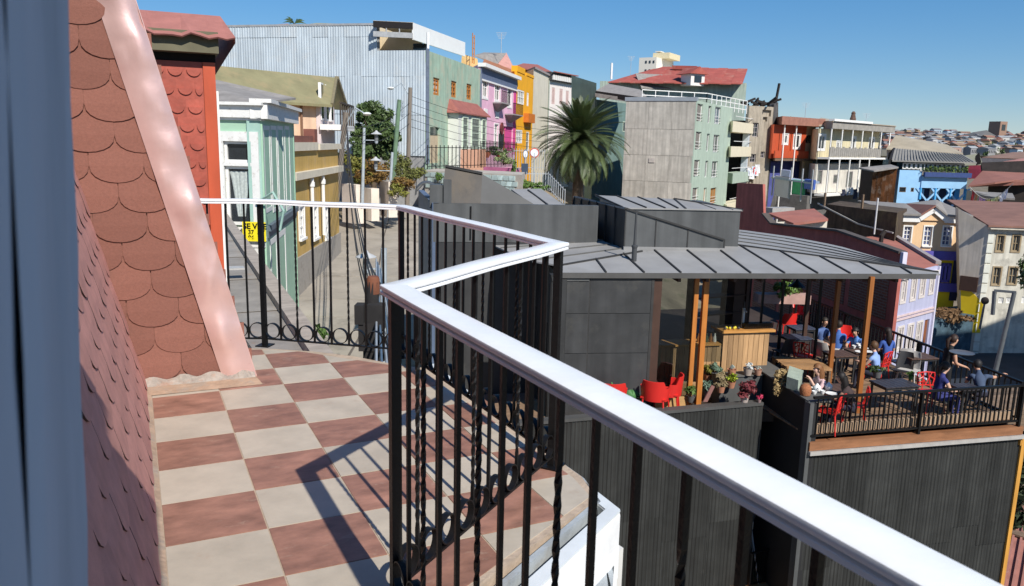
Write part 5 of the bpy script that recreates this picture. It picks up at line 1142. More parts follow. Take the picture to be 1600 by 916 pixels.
q = MB(); gal2.box(q, gal2.sz(1345, 270)[0], L2+1, -12, zf1-.8, -1, -4); gal2.box(q, -.5, L2, -14, zf2-.3, -.5, -4); q.build('shadow_wall', M('grey board', (.13, .125, .12), .9, .3, 2), gb)
pxwin(gal2, gb, hs, WHITE, DARKPANE, .13, (2, 1), .05, None, True, .14); pxwin(gal2, gb, hl, M('grey stone'), M('grey pane'), .1, (1, 1), .05)
q = MB(); gal2.box(q, 0, L2+1.2, zt2, zt2+.75, 1.3, -4); q.build('eave', M('grey weathered board', (.30, .28, .25), .9, .2, 2), gb)
q = MB(); gal2.box(q, -.1, L2*.62, zt2+.76, zt2+1.0, 1.5, .9); q.build('white_gutter', WHITE, gb)
q = MB(); gal2.box(q, 0, L2+.5, zf1-.25, zf1-.05, 1.3, 0); gal2.box(q, 0, gal2.sz(1345, 270)[0]+1, zf2-.25, zf2-.05, 1.3, 0); q.build('gallery_floor', WHITE, gb)
for k in range(26):
    s = L2*.86*k/26; q = MB(); gal2.box(q, s+.03, s+L2*.86/26-.03, zf1, zf1+1.0+.08*math.sin(k*2.3), 1.28, 1.2); q.build('gallery_board', M('grey weathered board', (.30, .28, .25)), gb)
for k in range(7):
    s = .1+L2*k/6; q = MB(); q.beam(gal2.P(s, zt2, 1.2), gal2.P(s, zf2 if k < 5 else zf1, 1.2), .11, .11); q.build('gallery_post', WHITE, gb)
rp = [gal2.P(-.3, zt2+.8, 1.4), gal2.P(L2+1.2, zt2+.8, 1.4), D(1372, 199, 104), D(1275, 190, 103)]
q = MB(); q.prism(rp, (0, 0, -.1)); q.build('roof', M('dusty tin roof', (.36, .3, .23), .9, .2, .8), gb)
q = MB(); q.prism([D(1262, 195, 95), D(1300, 196, 96), D(1298, 186.5, 100), D(1283, 184, 101)], (0, 0, -.15)); q.prism([D(1298, 186.5, 100), D(1310, 190, 99), D(1300, 196, 96)], (0, 0, -.15)); q.build('roof_hip', M('dusty tin roof'), gb)
# washing on the lower gallery
for k in range(9):
    p = gal2.P(gal2.sz(1298+6.2*k, 300)[0], gal2.sz(1310, 294)[1]+random.uniform(-.1, .15), 1.4); ww, hh = random.uniform(.25, .55), random.uniform(.7, 1.3); q = MB(); vs = []
    for j in range(4):
        for i in range(4): vs.append(p+gal2.t*(ww*(i-1.5)/1.5)+Vector((0, 0, -hh*j/3))+gal2.n*(.08*math.sin(i*2+j)))
    q.add(vs, [(j*4+i, j*4+i+1, (j+1)*4+i+1, (j+1)*4+i) for j in range(3) for i in range(3)])
    kind = ['dark navy', 'pale grey', 'white'][k % 3]
    tag(q.build('hanging_cloth', M('cloth g%d' % (k % 3), [(.02, .025, .05), (.45, .48, .52), (.74, .72, .7)][k % 3], .9), org=tuple(p), fix=False), kind+' washing draped over the lower cream gallery rail', 'laundry', 'washing on the cream gallery')
# stairs, stage boxes and tank below the orange bay
yard = T('yard_stair', 'rusty stair landing with blue side panels below the orange gallery', 'stair', tuple(D(1225, 290, 84)))
yf = lev(1208, 275, 84, 1275, 284)
q = MB(); yf.box(q, 0, yf.sz(1273, 280)[0], yf.sz(1240, 281)[1]-.15, yf.sz(1240, 281)[1], .2, -3); q.build('landing', M('blue grey board', (.3, .36, .45), .8), yard)
for x0, x1, y0, y1, nm, mt in ((1239, 1257, 282, 304, 'green_panel', M('green panel', (.03, .32, .13), .7, .3, 2)), (1258, 1273, 281, 296, 'blue_panel', M('royal blue panel', (.06, .12, .42), .7, .3, 2)), (1211, 1234, 276, 308, 'tank', M('grey lilac', (.45, .44, .5), .7, .1, 1)), (1222, 1236, 266, 276, 'pale_panel', M('lilac panel', (.42, .45, .66), .8))):
    q = MB(); yf.box(q, *yf.rect(x0, y0, x1, y1), .1, -.8); q.build(nm, mt, yard)
for x in (1211, 1239, 1257, 1273): s = yf.sz(x, 290)[0]; q = MB(); q.beam(yf.P(s, yf.sz(1240, 312)[1], .25), yf.P(s, yf.sz(1240, 262)[1], .25), .1, .1); q.build('post', M('grey flashing'), yard)
# plants: a cloud of leaf faces
def leaf_cloud(q, c, rad_, n, size, clumps=12, rng=None, flat=.6, seedc=None):
    rng = rng or random; c = Vector(c); cl = []
    for k in range(clumps):
        v = Vector((rng.gauss(0, 1), rng.gauss(0, 1), rng.gauss(0, 1))).normalized()*(rng.random()**.4)*.8
        cl.append((Vector((v.x*rad_[0], v.y*rad_[1], v.z*rad_[2])), rng.uniform(.25, .5)))
    for k in range(n):
        a, r_ = cl[rng.randrange(clumps)]; v = Vector((rng.gauss(0, 1), rng.gauss(0, 1), rng.gauss(0, 1))).normalized()
        p = c+a+Vector((v.x*rad_[0]*r_, v.y*rad_[1]*r_, v.z*rad_[2]*r_))*rng.uniform(.6, 1.05)
        d = (v+Vector((rng.gauss(0, .5), rng.gauss(0, .5), rng.gauss(0, .5)+.2))).normalized(); t = d.cross(Vector((rng.gauss(0, 1), rng.gauss(0, 1), rng.gauss(0, 1)))).normalized(); b_ = d.cross(t)
        s = size*rng.uniform(.6, 1.3); q.face([p-t*s, p-b_*s*.45, p+t*s*1.1, p+b_*s*.45])
LEAF = M('dark leaf', (.06, .095, .028), .55, .45, .9, rnd=.1, spec=.4)
# ------------------------------------------------------------------ right side: houses below the terrace
# lilac house
lf = lev(1397, 428, 38, 1466, 415); lil = T('lilac_house', 'pale lilac plastered house with tall trimmed windows and a red roof beside the party wall', 'house', tuple(lf.P(2, -9)))
LLC = M('lilac plaster', (.41, .42, .57), .85, .06, 1.5, streak=.1); zt = lf.sz(1464, 416)[1]; e = lf.sz(1463, 440)[0]; a0 = lf.sz(1385, 470)[0]-1.0
up = [lf.rect(1408.5, 440, 1414.5, 471), lf.rect(1424, 436, 1430, 467), lf.rect(1438, 433, 1444, 462), lf.rect(1453, 430, 1458, 457)]
dn = [lf.rect(1402, 513, 1409, 545), lf.rect(1417, 509, 1424, 545), lf.rect(1431, 505, 1438, 545), lf.rect(1443, 500, 1450, 540)]
lf.wall(lil, 'wall', LLC, a0, e, -13, zt, up+dn, .15, 6)
TRM = M('cream grey trim', (.6, .55, .52), .8, .08, 3)
pxwin(lf, lil, up+dn[:3], TRM, PALEPANE, .09, (2, 2), .05, None, True, .1)
q = MB(); lf.box(q, dn[3][0], dn[3][1], -12, dn[3][3], -.08, -.15); q.build('door', M('brown door', (.2, .07, .03), .7), lil)
for y in (487, 492): q = MB(); z = lf.sz(1430, y)[1]; lf.box(q, a0, e+.02, z-.06, z+.02, .07, -.02); q.build('string_course', M('pinkish trim', (.58, .46, .46), .8), lil)
for g in up: q = MB(); lf.box(q, g[0]-.2, g[1]+.2, g[3]+.12, g[3]+.22, .14, -.01); q.build('window_head', TRM, lil)
q = MB(); lf.box(q, e-.05, e+.08, -12, zt, .1, -.05); q.build('downpipe', M('lilac white'), lil)
RDF = M('dusty red tin', (.33, .125, .095), .85, .14, 1.2, bump=.08, dirt=((.27, .15, .12), .5, 1.6, .54))
rpx = [((1398, 428), 37.5), ((1466, 414), 42.5), ((1388, 366), 50), ((1340, 372), 47)]
poly_d([p for p, d in rpx], [d for p, d in rpx], 'roof', RDF, lil, None or .1)
q = MB(); a = D(1388, 366, 50); b_ = D(1466, 414, 42.6); q.beam(a+Vector((0, 0, .1)), b_+Vector((0, 0, .1)), .25, .18); q.build('barge_board', M('grey stone'), lil)
q = MB(); a = D(1465, 413, 42.8); q.prism([a, D(1468, 440, 42.8), D(1452, 424, 41.9)], (.3, .4, 0)); q.build('gable_end', LLC, lil)
q = MB(); a = D(1376, 383, 46.5); q.tube([a, a+Vector((0, 0, .5)), a+Vector((.2, 0, .75))], .12, 6); q.build('stove_pipe', M('charred wood'), lil)
# dark brown windowless building
db = lev(1292, 318, 52, 1400, 331); drk = T('brown_building', 'dark brown weathered building with a blind wall and rusty parapet', 'building', tuple(db.P(3, -8)))
q = MB(); db.box(q, 0, db.sz(1400, 350)[0], -13, db.sz(1340, 325)[1], 0, -4); q.build('wall', M('dark brown render', (.075, .052, .035), .95, .3, .8, bump=.2, streak=.4, dirt=((.13, .10, .05), .7, .7, .52)), drk)
q = MB(); q.beam(db.px(1282, 318, .2), db.px(1345, 350, .2), .07, .07); q.beam(db.px(1345, 350, .2), db.px(1400, 364, .2), .07, .07); q.build('handrail_pipe', M('grey pipe', (.35, .34, .32), .6), drk)
for x, y in ((1291, 322), (1350, 326)): q = MB(); p = db.px(x, y, .15); q.beam(p, p+Vector((0, 0, .8)), .1, .1); q.build('post', TIMBER, drk)
q = MB(); p = db.px(1374, 366, .35); q.tube([p, p+Vector((0, 0, 2.0))], .05, 6); q.build('vent_pipe', M('pale pipe', (.55, .56, .57), .5), drk)
# small cream shed with red roof
sh = T('red_roof_shed', 'low cream shed with a plain red tin roof beyond the party wall', 'shed', tuple(D(1250, 335, 45)))
poly_d([(1200, 333), (1240, 349), (1294, 342), (1272, 326)], [44, 42, 43, 48], 'roof', RDF, sh)
poly_d([(1215, 347), (1293, 343), (1291, 362), (1215, 362)], [42.5, 43.3, 43.3, 42.5], 'wall', M('cream plaster'), sh, .2)
q = MB(); a = D(1218, 330, 46); q.box((a.x-.8, a.y-.3, a.z-.2), (a.x+.8, a.y+.4, a.z+.2)); q.build('hatch', M('grey pipe'), sh)
# peach gabled house
pg = lev(1366, 346, 50, 1503, 350); pe = T('gabled_house', 'peach house with a white raked central gable, tall windows and violet and yellow shop below', 'house', tuple(pg.P(3, -9)))
PCH = M('warm peach plaster', (.74, .50, .29), .9, .06, 1.5, streak=.1)
sA, sB = pg.sz(1399, 380)[0], pg.sz(1502, 380)[0]; zE = pg.sz(1420, 345)[1]; zG = pg.sz(1457, 328)[1]; zpb = pg.sz(1480, 399)[1]
hs = [pg.rect(1412, 354, 1423.5, 380), pg.rect(1443.5, 354, 1455.5, 384), pg.rect(1473, 354, 1486, 384)]
pg.wall(pe, 'wall', PCH, sA, sB, zpb, zE, hs, .18, 6)
sm = pg.sz(1457, 330)[0]; wg = pg.sz(1476, 345)[0]-sm
q = MB(); q.prism([pg.P(sm-wg, zE+.002, 0), pg.P(sm+wg, zE+.002, 0), pg.P(sm, zG-.1, 0)], pg.dv*3); q.build('gable', PCH, pe)
pxwin(pg, pe, hs, WHITE, M('violet pane', (.10, .12, .22), .12, .5, 3), .055, (2, 4), .1, WHITE, WHITE, .07)
for x0, y0, x1, y1 in ((1399, 346, sm-wg, 0), ):
    q = MB(); pg.box(q, sA-.15, sm-wg+.05, zE-.05, zE+.38, .2, -.1); q.build('white_cornice', WHITE, pe); q = MB(); pg.box(q, sm+wg-.05, sB+.25, zE-.05, zE+.38, .2, -.1); q.build('white_cornice', WHITE, pe)
for sg_ in (-1, 1):
    q = MB(); q.beam(pg.P(sm+sg_*wg, zE+.16, .12), pg.P(sm, zG+.05, .12), .22, .32); q.build('raked_cornice', WHITE, pe)
q = MB(); h1 = hs[1]; q.prism([pg.P(h1[0]-.25, h1[3]+.35, .1), pg.P(h1[1]+.25, h1[3]+.35, .1), pg.P((h1[0]+h1[1])/2, h1[3]+.9, .1)], pg.n*-.1); q.build('pediment', PCH, pe)
RGR = M('grey tin roof'); RBR = M('brown red tin roof', (.27, .12, .09), .85, .2, 1.5)
R_ = [pg.P(sA-.2, zE+.42, .35), pg.P(sm-wg, zE+.42, .35), pg.P(sm, zG+.3, .35), pg.P(sm+wg, zE+.42, .35), pg.P(sB+.3, zE+.42, .35)]
K = [D(1340, 313, 60), D(1415, 318, 56), D(1463, 312, 62), D(1470, 315, 60), D(1500, 330, 54)]
q = MB(); q.prism([R_[0], R_[1], K[1], K[0]], (0, 0, -.1)); q.build('roof', RGR, pe)
q = MB(); q.prism([R_[1], R_[2], K[1]], (0, 0, -.1)); q.build('valley_roof', RBR, pe)
q = MB(); q.prism([R_[2], R_[3], K[3], K[2]], (0, 0, -.1)); q.build('roof', RGR, pe); q = MB(); q.prism([R_[3], R_[4], K[3]], (0, 0, -.1)); q.build('roof', RGR, pe)
q = MB(); q.prism([R_[2], K[2], K[1]], (0, 0, -.1)); q.build('roof', RGR, pe)
for k in range(8): q = MB(); z = zE-.1-.42*k; pg.box(q, sA-.06, sA+.22, z-.34, z, .06, -.1); q.build('quoin', M('cream plaster'), pe)
# shop storey in violet and yellow
VIO = M('violet paint', (.10, .085, .36), .6, .1, 2); YEL = M('strong yellow paint', (.80, .56, .015), .75, .08, 1.5)
zy0 = pg.sz(1478, 485)[1]; s_y = pg.sz(1450, 440)[0]
q = MB(); pg.box(q, s_y-2, sB, -13, zpb-.02, .01, -5); q.build('shop_wall', YEL, pe)
for y in (399.5, 449): q = MB(); z = pg.sz(1480, y)[1]; pg.box(q, s_y-1, sB+.1, z-.25, z+.25, .16, -.02); q.build('violet_band', VIO, pe)
g = pg.rect(1467, 411, 1484, 441); q = MB()
for a in ((g[0], g[0]+.16, g[2], g[3]), (g[1]-.16, g[1], g[2], g[3]), (g[0], g[1], g[2], g[2]+.16), (g[0], g[1], g[3]-.16, g[3]), ((g[0]+g[1])/2-.06, (g[0]+g[1])/2+.06, g[2], g[3])): pg.box(q, *a, .14, .0)
w_ = q.build('window', VIO, pe); q = MB(); pg.box(q, g[0]+.1, g[1]-.1, g[2]+.1, g[3]-.1, .06, .015); q.build('pane', DARKPANE, w_)
g = pg.rect(1486, 406, 1498, 470); q = MB(); pg.box(q, *g, .05, 0); q.build('shadow_bay', M('painted bay shade', (.03, .028, .07), .8), pe)  # shade of the bay painted in as a dark sheet
# grey blind wall and weathered cream house
bw_ = Fac(D(1497, 330, 50.5), D(1546, 356, 50)); cr = T('weathered_house', 'weathered white house with sash windows, blind grey side wall with painted yellow base', 'house', tuple(D(1550, 480, 50)))
cfz = Fac(D(1546, 356, 50), D(1600, 362, 50.7)); cfz.dv = Vector((math.sin(rad(61)), math.cos(rad(61)), 0)); c0 = 0; zt = cfz.sz(1560, 358)[1]
ptsb = [bw_.px(1478, 313), bw_.px(1546, 355)]
q = MB(); q.prism([bw_.px(1501, 520), bw_.P(bw_.len, -14), bw_.px(1547, 355), bw_.px(1497, 326)], (.6, .6, 0)); q.build('side_wall', M('grey blind render', (.62, .55, .46), .95, .15, 1, streak=.3, dirt=((.56, .48, .37), .6, .8, .5)), cr)
q = MB(); a = bw_.sz(1505, 440)[0]; b_ = bw_.sz(1546, 440)[0]; z1 = bw_.sz(1510, 436)[1]; z2 = bw_.sz(1538, 476)[1]; q.prism([bw_.px(1502, 520, .02), bw_.px(1531, 520, .02), bw_.px(1536, 474, .02), bw_.px(1501, 438, .02)], bw_.n*-.05); q.build('yellow_base', YEL, cr)
g = bw_.rect(1500, 432, 1528, 455); q = MB(); bw_.box(q, *g, .1, 0); q.build('dark_hatch', M('brown return'), cr)
hs = [cfz.rect(1557.5, 368, 1568, 393), cfz.rect(1582, 368, 1593, 393), cfz.rect(1551.5, 418, 1562.5, 445), cfz.rect(1576, 418, 1588, 444)]
hs2 = [cfz.rect(1549, 465, 1556, 474), cfz.rect(1560, 465, 1568, 474), cfz.rect(1572, 465, 1580, 474), cfz.rect(1596, 464, 1602, 474)]
cfz.wall(cr, 'wall', M('flaking cream render', (.62, .59, .50), .95, .14, 1.5, bump=.2, dirt=((.35, .33, .28), .65, 1.3, .52), streak=.2), 0, 8, -14, zt, hs+hs2, .18, 6)
pxwin(cfz, cr, hs, M('ochre sash', (.33, .25, .15), .7), M('grey pane'), .055, (2, 2), .08, None, True, .07); pxwin(cfz, cr, hs2, WHITE, DARKPANE, .08, (2, 1), .08)
q = MB(); cfz.box(q, -.05, 8, zt+.002, zt+.2, .3, -.2); q.build('cornice', M('cream plaster'), cr)
for k in range(16): q = MB(); z = zt-.3-.55*k; cfz.box(q, -.02, .28, z-.46, z, .05, -.1); q.build('quoin', M('pale quoin', (.66, .66, .58), .85, .1, 3), cr)
q = MB(); q.prism([cfz.P(-.2, zt+.22, .35), cfz.P(8, zt+.22, .35), D(1640, 318, 62), D(1480, 312, 66)], (0, 0, -.1)); q.build('roof', M('brown tin roof', (.24, .125, .095), .9, .2, .8, dirt=((.36, .3, .26), .7, 1.0, .62)), cr)
# blue timber house
bf = lev(1403, 293, 88, 1512, 296); blu = T('blue_house', 'sky blue timber house with glazed verandah, flower boxes and cross braced posts below', 'house', tuple(bf.P(3, -8)))
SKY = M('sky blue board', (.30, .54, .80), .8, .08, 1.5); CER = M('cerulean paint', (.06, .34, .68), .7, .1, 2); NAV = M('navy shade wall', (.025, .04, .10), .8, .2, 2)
sM = bf.sz(1441, 270)[0]; sE = bf.sz(1512, 270)[0]; zr_ = bf.sz(1450, 252)[1]; zmid = bf.sz(1420, 266)[1]; zbt = bf.sz(1420, 311)[1]; zdk = bf.sz(1480, 277)[1]
hs = [bf.rect(1405, 292.5, 1415.5, 300.5), bf.rect(1423, 293.5, 1428, 300)]
bf.wall(blu, 'wall', SKY, 0, sM, -12, zmid, hs, .15, 5)
for g in hs: bf.window(blu, g, TIMBER, DARKPANE, .06, (1, 1), .05)
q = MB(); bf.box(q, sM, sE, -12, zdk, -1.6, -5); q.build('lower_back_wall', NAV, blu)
q = MB(); bf.box(q, sM, sE, zdk-1.1, zdk-.0, .1, -1.6); q.build('deck_beam', SKY, blu)
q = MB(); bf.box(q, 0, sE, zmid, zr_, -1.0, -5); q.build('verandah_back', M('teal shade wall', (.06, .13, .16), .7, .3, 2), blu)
for k in range(4):
    a = sM+(sE-sM)*k/3; q = MB(); q.beam(bf.P(a, zbt, .0), bf.P(a, zdk-1.1, .0), .22, .22); q.build('post', CER, blu)
    for sg_ in (-1, 1):
        if 0 <= k+sg_ <= 3: q = MB(); q.beam(bf.P(a, zdk-3.2, .0), bf.P(a+sg_*1.8, zdk-1.1, .0), .16, .16); q.build('brace', SKY, blu)
for k, (x0, x1) in enumerate(((1446, 1453), (1462, 1469), (1471, 1477))):
    g = bf.rect(x0, 297, x1, 312); q = MB(); bf.box(q, *g, -1.5, -1.6); q.build('blue_shutter', SKY if k != 1 else WHITE, blu)
for x0, x1 in ((1484, 1493), (1496, 1504)): g = bf.rect(x0, 288, x1, 312); q = MB(); bf.box(q, *g, -.6, -.7); q.build('hanging_cloth_panel', CER, blu)
for k in range(14):
    a = .2+(sE-.4)*k/14; g = (a, a+(sE-.4)/14-.02, zmid+.1 if a < sM-.3 else zdk+.5, zr_-.2); q = MB(); fw = .09
    for e_ in ((g[0], g[0]+fw, g[2], g[3]), (g[1]-fw, g[1], g[2], g[3]), (g[0], g[1], g[2], g[2]+fw), (g[0], g[1], g[3]-fw, g[3])): bf.box(q, *e_, .05 if a < sM else -.3, -.03 if a < sM else -.38)
    w_ = q.build('window', WHITE, blu); q = MB(); o = .01 if a < sM else -.34; bf.box(q, g[0]+.05, g[1]-.05, g[2]+.05, g[3]-.05, o, o-.01); q.build('pane', M('greenish pane', (.07, .10, .09), .1, .5, 4), w_)
q = MB(); bf.box(q, sM+.1, sE+.2, zdk+.0, zdk+.45, .5, .05); q.build('flower_trough', M('navy trough', (.04, .07, .2), .8), blu)
for k in range(16):
    a = sM+.3+(sE-sM-.3)*k/16; q = MB()
    for j in range(14): p = bf.P(a+random.uniform(-.3, .3), zdk+.45+random.uniform(0, .5), .3+random.uniform(-.2, .2)); v = Vector((random.uniform(-1, 1), random.uniform(-1, 1), random.uniform(-1, 1)))*.14; q.face([p, p+v, p+v+Vector((.05, .03, .14)), p+Vector((-.03, .05, .12))])
    q.build('verandah_plant', M('trough foliage', (.09, .14, .035), .8, .4, 4), blu, fix=False)
q = MB(); q.prism([bf.P(-1, zr_, .5), bf.P(sE+.5, zr_, .5), D(1505, 242, 97), D(1399, 232, 97)], (0, 0, -.12)); q.build('roof', M('grey asbestos roof', (.25, .24, .22), .9, .2, 1, streak=.0), blu)
for k in range(26):
    a = bf.P(-1+(sE+1.5)*k/26, zr_+.02, .5); b_ = D(1399, 232, 97).lerp(D(1505, 242, 97), k/26); q = MB(); q.beam(a+Vector((0, 0, .02)), b_+Vector((0, 0, .03)), .07, .06); q.build('roof_rib', M('grey asbestos roof', (.25, .24, .22)), blu)
q = MB(); q.prism([bf.P(-1.1, zr_+.1, .5), bf.P(-1.1, -8, -1), D(1391, 240, 97), D(1399, 231, 97)], (-.3, 0, 0)); q.build('dark_gable', M('bitumen'), blu)
# rusty shed between the galleries and the blue house
rsf = lev(1365, 262, 80, 1402, 263); rs = T('rusty_shed', 'lean-to shed clad in streaky rusted corrugated sheets next to the blue house', 'shed', tuple(rsf.P(1, -8)))
RUST = M('rusted sheet', (.26, .12, .05), .9, .35, 1.5, streak=.6, dirt=((.42, .36, .3), .7, 1.2, .52))
zt = rsf.sz(1380, 264)[1]; zb_ = rsf.sz(1380, 312)[1]-1
for k in range(7):
    a = rsf.len*k/7; q = MB(); m = 12; vs = []
    for i in range(m+1): s = a+rsf.len/7*i/m; vs += [rsf.P(s, zb_, .05*(i % 2)), rsf.P(s, zt+random.uniform(-.1, .05)*0, .05*(i % 2))]
    q.add(vs, [(2*i, 2*i+2, 2*i+3, 2*i+1) for i in range(m)]); q.build('rusted_sheet', RUST, rs, fix=False)
q = MB(); rsf.box(q, 0, rsf.len, zb_, zt-.05, -.06, -5); q.build('core', M('charred wood'), rs)
poly_d([(1342, 262), (1366, 267), (1404, 261), (1392, 257)], [80, 79, 80, 86], 'roof', M('grey tin roof'), rs)
# further tin roofs to the right
def simple_house(nm, label, roofpx, roofd, wallpx, walld, rm, wm, cat='house'):
    t = T(nm, label, cat, tuple(D(*roofpx[0], roofd[0])))
    poly_d(roofpx, roofd, 'roof', rm, t, None or .15)
    if wallpx: poly_d(wallpx, walld, 'wall', wm, t, .4)
    return t
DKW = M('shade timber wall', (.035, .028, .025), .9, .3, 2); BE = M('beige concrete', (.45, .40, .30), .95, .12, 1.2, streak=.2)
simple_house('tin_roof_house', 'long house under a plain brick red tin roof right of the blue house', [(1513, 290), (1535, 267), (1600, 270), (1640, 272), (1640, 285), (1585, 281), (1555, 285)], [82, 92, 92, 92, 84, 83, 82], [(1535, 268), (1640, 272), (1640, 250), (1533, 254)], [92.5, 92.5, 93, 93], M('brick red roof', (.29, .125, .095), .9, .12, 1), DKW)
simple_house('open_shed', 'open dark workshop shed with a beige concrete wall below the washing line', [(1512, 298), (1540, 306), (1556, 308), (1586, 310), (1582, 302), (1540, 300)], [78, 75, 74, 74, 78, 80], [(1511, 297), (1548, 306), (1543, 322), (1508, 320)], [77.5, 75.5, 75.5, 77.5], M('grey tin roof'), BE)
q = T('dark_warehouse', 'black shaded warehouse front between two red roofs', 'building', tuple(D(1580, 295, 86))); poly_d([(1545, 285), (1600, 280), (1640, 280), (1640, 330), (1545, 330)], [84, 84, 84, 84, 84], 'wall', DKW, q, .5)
simple_house('beige_roof_house', 'house with broad beige tin roof behind the blue house verandah', [(1385, 232), (1505, 240), (1480, 226), (1430, 217), (1400, 211)], [104, 106, 118, 118, 112], [(1386, 231), (1500, 239), (1500, 244), (1386, 240)], [105, 106, 106, 105], M('beige tin roof', (.36, .31, .23), .9, .15, .6), M('grey stone'))
simple_house('low_roof_house', 'low house under wide beige and rust roofs at the right edge', [(1534, 246), (1640, 250), (1640, 236), (1582, 238)], [112, 110, 130, 128], [(1533, 247), (1640, 252), (1640, 258), (1533, 256)], [112, 110, 110, 112], M('dull rust roof', (.25, .15, .11), .9, .2, .8), M('grey stone'))
simple_house('rose_roof_house', 'house with a pale rose tin roof right of the narrow dark gable', [(1540, 257), (1640, 258), (1640, 243), (1595, 248)], [104, 102, 112, 110], None, None, M('rose tin roof', (.40, .19, .16), .9, .12, .8), None)
t = simple_house('pink_shack', 'small bright pink and red shack behind the blue verandah', [(1506, 259), (1536, 258), (1530, 240), (1508, 243)], [99, 98, 104, 104], [(1513, 259), (1536, 258), (1535, 272), (1514, 274)], [98.5, 98, 98, 98.5], M('moss grey tin', (.3, .29, .2), .9), M('hot pink board', (.62, .09, .14), .8, .15, 2))
poly_d([(1524, 244), (1530, 238), (1533, 252), (1526, 254)], [97.5, 97.5, 97.5, 97.5], 'dark_gable', M('bitumen'), t, .3)
# washing line with coloured cloths
a = D(1515, 292, 74); b_ = D(1583, 287, 73); pts = [a.lerp(b_, k/16)-Vector((0, 0, 1.1*math.sin(math.pi*min(1, k/16*1.0)))) for k in range(17)]
q = MB(); q.tube(pts, .025, 4); tag(q.build('washing_line', M('grey pipe'), org=tuple(a)), 'sagging washing line hung with coloured cloths over the beige concrete wall', 'washing line')
for k, (nm, c) in enumerate((('small red', (.5, .06, .06)), ('orange', (.7, .3, .12)), ('pink', (.7, .35, .5)), ('mauve', (.5, .3, .55)), ('yellow', (.75, .6, .15)), ('pale yellow green', (.6, .62, .3)), ('long yellow', (.72, .62, .3)), ('white', (.78, .76, .8)), ('broad white', (.76, .72, .8)))):
    i0 = 1+k*1.55; p = pts[int(i0)].lerp(pts[int(i0)+1], i0-int(i0)); p2 = pts[min(16, int(i0+1.3))].lerp(pts[min(16, int(i0+1.3)+1)], .3)
    q = MB(); vs = []; hh = .9 if k < 7 else .7
    for j in range(4):
        for i in range(5): u = i/4; vs.append(p.lerp(p2, u)+Vector((0, -.08*math.sin(u*9+j), -hh*j/3)))
    q.add(vs, [(j*5+i, j*5+i+1, (j+1)*5+i+1, (j+1)*5+i) for j in range(3) for i in range(4)]); tag(q.build('hanging_cloth', M('line cloth %d' % k, c, .9), org=tuple(p), fix=False), nm+' cloth pegged on the sagging washing line', 'laundry', 'cloths on the washing line')
# far hill with its town
hm = MB(); nx_, ny_ = 26, 7
def hill_p(u, v):   # u across, v up the slope
    x = 1180+u*560; yr = 196+u*33 if u < .45 else 211+(u-.45)*20; d = 800+v*420
    yb = 244-4*v; y = yb+(yr-yb)*v; y += 1.2*math.sin(u*23)*v
    return D(x, y, d)
for j in range(ny_+1):
    for i in range(nx_+1): hm.v.append(tuple(hill_p(i/nx_, j/ny_)))
for i in range(nx_+1): p = Vector(hm.v[ny_*(nx_+1)+i]); hm.v.append((p.x*1.2, p.y*1.2, -30))
for j in range(ny_+1):
    for i in range(nx_): hm.f.append((j*(nx_+1)+i, j*(nx_+1)+i+1, (j+1)*(nx_+1)+i+1, (j+1)*(nx_+1)+i)); hm.mi.append(0)
tag(hm.build('hill', M('hill scrub', (.16, .15, .10), .95, .35, .01, dirt=((.06, .075, .035), .8, .03, .5)), smooth=60, fix=False), kind='structure')
hc = [('white', (.52, .51, .49)), ('cream', (.44, .39, .30)), ('grey', (.26, .26, .27)), ('rose', (.36, .24, .2)), ('ochre', (.38, .28, .17)), ('pale blue', (.4, .48, .55))]
rc_ = [('red roof', (.26, .12, .09)), ('grey roof', (.22, .22, .23)), ('rust roof', (.26, .17, .12)), ('pale roof', (.30, .31, .32))]
rnd = random.Random(3)
for k in range(285):
    v = rnd.random()**.8; u = rnd.uniform(.36, .80); p = hill_p(u, v); wd = rnd.uniform(2.8, 7); dp_ = rnd.uniform(2.8, 5); ht = rnd.uniform(3.2, 8.5); a = rnd.uniform(-.5, .5)
    ca, sa_ = math.cos(a), math.sin(a)
    def L(x, y, z): return (p.x+x*ca-y*sa_, p.y+x*sa_+y*ca, p.z+z)
    q = MB(); q.box8([L(-wd, -dp_, -4), L(wd, -dp_, -4), L(wd, dp_, -4), L(-wd, dp_, -4), L(-wd, -dp_, ht), L(wd, -dp_, ht), L(wd, dp_, ht), L(-wd, dp_, ht)])
    q.m = 2
    for j in range(rnd.randint(2, 4)): s = -wd+2*wd*(j+.6)/4.4; q.box8([L(s, -dp_-.1, ht*.35), L(s+1.1, -dp_-.1, ht*.35), L(s+1.1, -dp_+.1, ht*.35), L(s, -dp_+.1, ht*.35), L(s, -dp_-.1, ht*.75), L(s+1.1, -dp_-.1, ht*.75), L(s+1.1, -dp_+.1, ht*.75), L(s, -dp_+.1, ht*.75)])
    q.m = 1; rh = rnd.uniform(.8, 2.2); q.add([L(-wd*1.08, -dp_*1.1, ht), L(wd*1.08, -dp_*1.1, ht), L(wd*1.08, dp_*1.1, ht), L(-wd*1.08, dp_*1.1, ht), L(-wd*1.08, 0, ht+rh), L(wd*1.08, 0, ht+rh)], [(0, 1, 5, 4), (2, 3, 4, 5), (0, 4, 3), (1, 2, 5), (0, 3, 2, 1)])
    c = hc[rnd.randrange(6)]; r_ = rc_[rnd.randrange(4)]
    tag(q.build('hillside_house', [M('hill '+c[0], c[1], .9, .08, .3), M('hill '+r_[0], r_[1], .9, .1, .3), DARKPANE], org=(p.x, p.y, p.z)), 'small '+c[0]+' house with '+r_[0]+' on the far hillside', 'house', 'houses on the far hillside')
